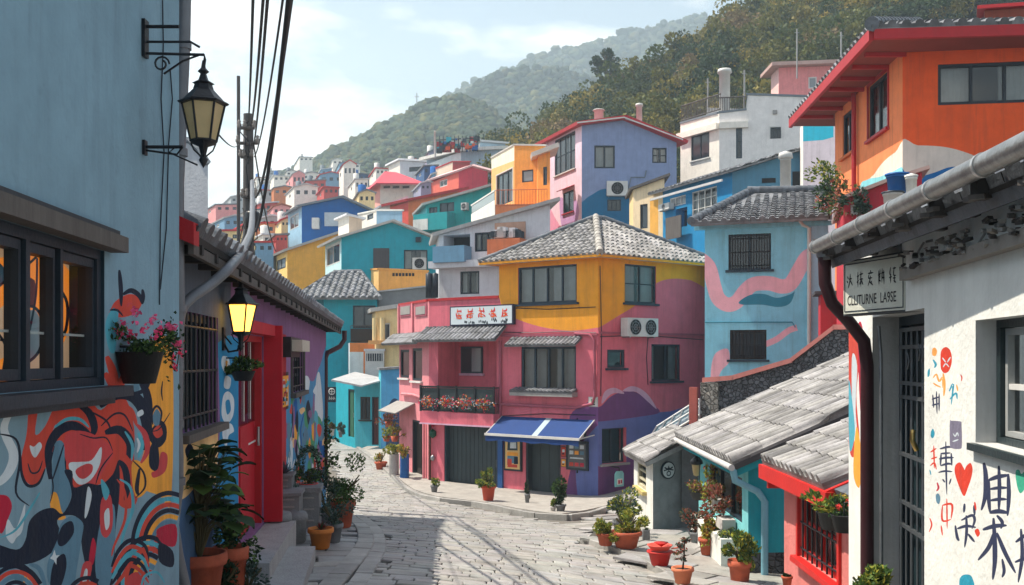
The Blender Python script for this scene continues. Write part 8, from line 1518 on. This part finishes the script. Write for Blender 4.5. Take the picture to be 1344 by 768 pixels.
# ================================================================ trees on the near hill
def crown(seed, n, R0, cols, leaf=.30):
    rg = np.random.default_rng(seed); k = 16; cen = rg.normal(0, .5, (k, 3))*np.array([1, 1, .6]); cr_ = rg.uniform(.28, .58, k); ix = rg.integers(0, k, n); v = rg.normal(0, 1, (n, 3)); v /= np.linalg.norm(v, axis=1)[:, None]; p = (cen[ix]+v*(cr_[ix]*rg.uniform(.75, 1.08, n))[:, None])*R0; p[:, 2] += R0*.95
    d = v*.6+rg.normal(0, .6, (n, 3)); d /= np.linalg.norm(d, axis=1)[:, None]; a = np.cross(d, rg.normal(0, 1, (n, 3))); a /= np.linalg.norm(a, axis=1)[:, None]; nn = np.cross(d, a); s = (leaf*rg.uniform(.6, 1.4, n))[:, None]
    V = np.stack([p-d*s*.6, p+a*s*.45+nn*s*.1, p+d*s*.6, p-a*s*.45+nn*s*.1], 1).reshape(-1, 3); pal = np.array(cols); cc = pal[rg.integers(0, len(pal), k)][ix]*rg.uniform(.7, 1.35, (n, 1)); me = bpy.data.meshes.new('crown'); me.vertices.add(n*4); me.vertices.foreach_set('co', V.ravel()); me.loops.add(n*4); me.loops.foreach_set('vertex_index', np.arange(n*4)); me.polygons.add(n); me.polygons.foreach_set('loop_start', np.arange(n)*4); me.polygons.foreach_set('loop_total', np.full(n, 4)); me.update()
    A = np.ones((n*4, 4), np.float32); A[:, :3] = np.repeat(cc, 4, axis=0); at = me.color_attributes.new('Col', 'FLOAT_COLOR', 'CORNER'); at.data.foreach_set('color', A.ravel()); me.materials.append(LEAF); return me
def trees():
    pal = [([(.085, .10, .022), (.13, .13, .027), (.06, .085, .022)], 'olive green'), ([(.20, .17, .035), (.26, .20, .04), (.13, .125, .03)], 'yellowish'), ([(.03, .055, .022), (.04, .07, .026), (.025, .045, .02)], 'dark green'), ([(.18, .13, .06), (.16, .13, .05), (.21, .15, .07)], 'reddish brown'), ([(.065, .09, .035), (.085, .11, .042), (.05, .075, .03)], 'greyish green')]
    protos = []
    for i, (c, nm) in enumerate(pal):
        for j in range(2): protos.append((crown(100+i*3+j, 2600, 2.4, c, .26), nm))
    mt = MB(); mt.tube([(0, 0, -2), (.05, 0, .6), (0, .08, 2.2)], [.22, .16, .07], BARK, 6)
    for k in range(4): mt.tube([(0, 0, .8+.2*k), (.7*math.cos(k*1.7), .7*math.sin(k*1.7), 2.0+.2*k)], [.08, .03], BARK, 4, False)
    tr = mt.build('trunk'); tm = tr.data; bpy.data.objects.remove(tr); pt, ridge = HILLS['near']; rd = random.Random(77); n = 0; spots = []
    for k in range(5000):
        if n >= 290: break
        px = rd.uniform(600, 1370); v = rd.uniform(.04, 1.0); x, y, z = [float(q) for q in pt(px, v)]; qy = CY-z/y*F
        if qy < -25 or qy > 300 or px < 668 and y < 118: continue
        if any((x-a)**2+(y-b)**2 < 2.6**2 for a, b in spots): continue
        spots.append((x, y)); me, nm = protos[rd.choice((0, 1, 2, 3, 0, 1, 2, 3, 8, 9, 4, 5, 6))]; t = thing('hill_tree', f'{nm} tree in the wood on the near hill', 'tree', (x, y, z), 'trees of the near hill wood'); s = rd.uniform(.65, 1.3); t.scale = (s*rd.uniform(.9, 1.15), s*rd.uniform(.9, 1.15), s*rd.uniform(.85, 1.2)); t.rotation_euler = (0, 0, rd.uniform(0, 6.28))
        for nm_, m_ in (('crown', me), ('trunk', tm)): o = bpy.data.objects.new(nm_, m_); col.objects.link(o); o.parent = t
        n += 1
    # lone tree on the skyline
    b = P(795, 150, 118); t = thing('lone_tree', 'tall lone tree with bare trunk standing above the near wood', 'tree', b); m = MB(); m.tube([b-Vector((0, 0, 3)), P(794, 120, 118), P(796, 90, 118), P(795, 72, 118)], [.32, .26, .16, .06], BARK, 8)
    for (x0, y0, x1, y1) in ((795, 112, 785, 96), (795, 105, 804, 92), (796, 95, 787, 82), (796, 90, 803, 78), (795, 84, 792, 72)): m.tube([P(x0, y0, 118), P(x1, y1, 118)], [.12, .04], BARK, 5, False)
    m.build('trunk', t); m = MB(); 
    for k, (x, y, r) in enumerate(((784, 92, .8), (788, 78, .9), (796, 70, .9), (804, 80, .9), (803, 93, .7), (795, 84, .8), (790, 104, .5), (782, 84, .5), (808, 87, .5))): fol_patch(m, P(x, y, 118), (r*1.15, r*1.15, r*.85), 340, .34, DGR+[(.06, .07, .03)], 60+k)
    m.build('crown', t)
trees()
t = thing('pylon', 'tiny lattice mast on the skyline of the hazy wood', 'mast', P(547, 150, 313)); m = MB(); m.tube([P(547, 152, 313), P(547, 122, 313)], .18, STEEL, 4); m.tube([P(544, 127, 313), P(550, 127, 313)], .15, STEEL, 4); m.build('mast', t)
HZ = bpy.data.materials.new('haze_air'); HZ.use_nodes = True; q = HZ.node_tree; q.nodes.clear(); vo_ = N(q, 'ShaderNodeOutputMaterial'); pv = N(q, 'ShaderNodeVolumePrincipled'); pv.inputs['Color'].default_value = (.70, .86, .98, 1); pv.inputs['Density'].default_value = .0009; pv.inputs['Anisotropy'].default_value = .35; L(q, pv.outputs[0], vo_.inputs['Volume'])
m = MB(); m.box((70, 400, 115), (760, 860, 262), HZ); hz = m.build('haze'); tag(hz, 'thin pale sea air between the camera and the far hills', 'haze', kind='stuff')
make_terrain()
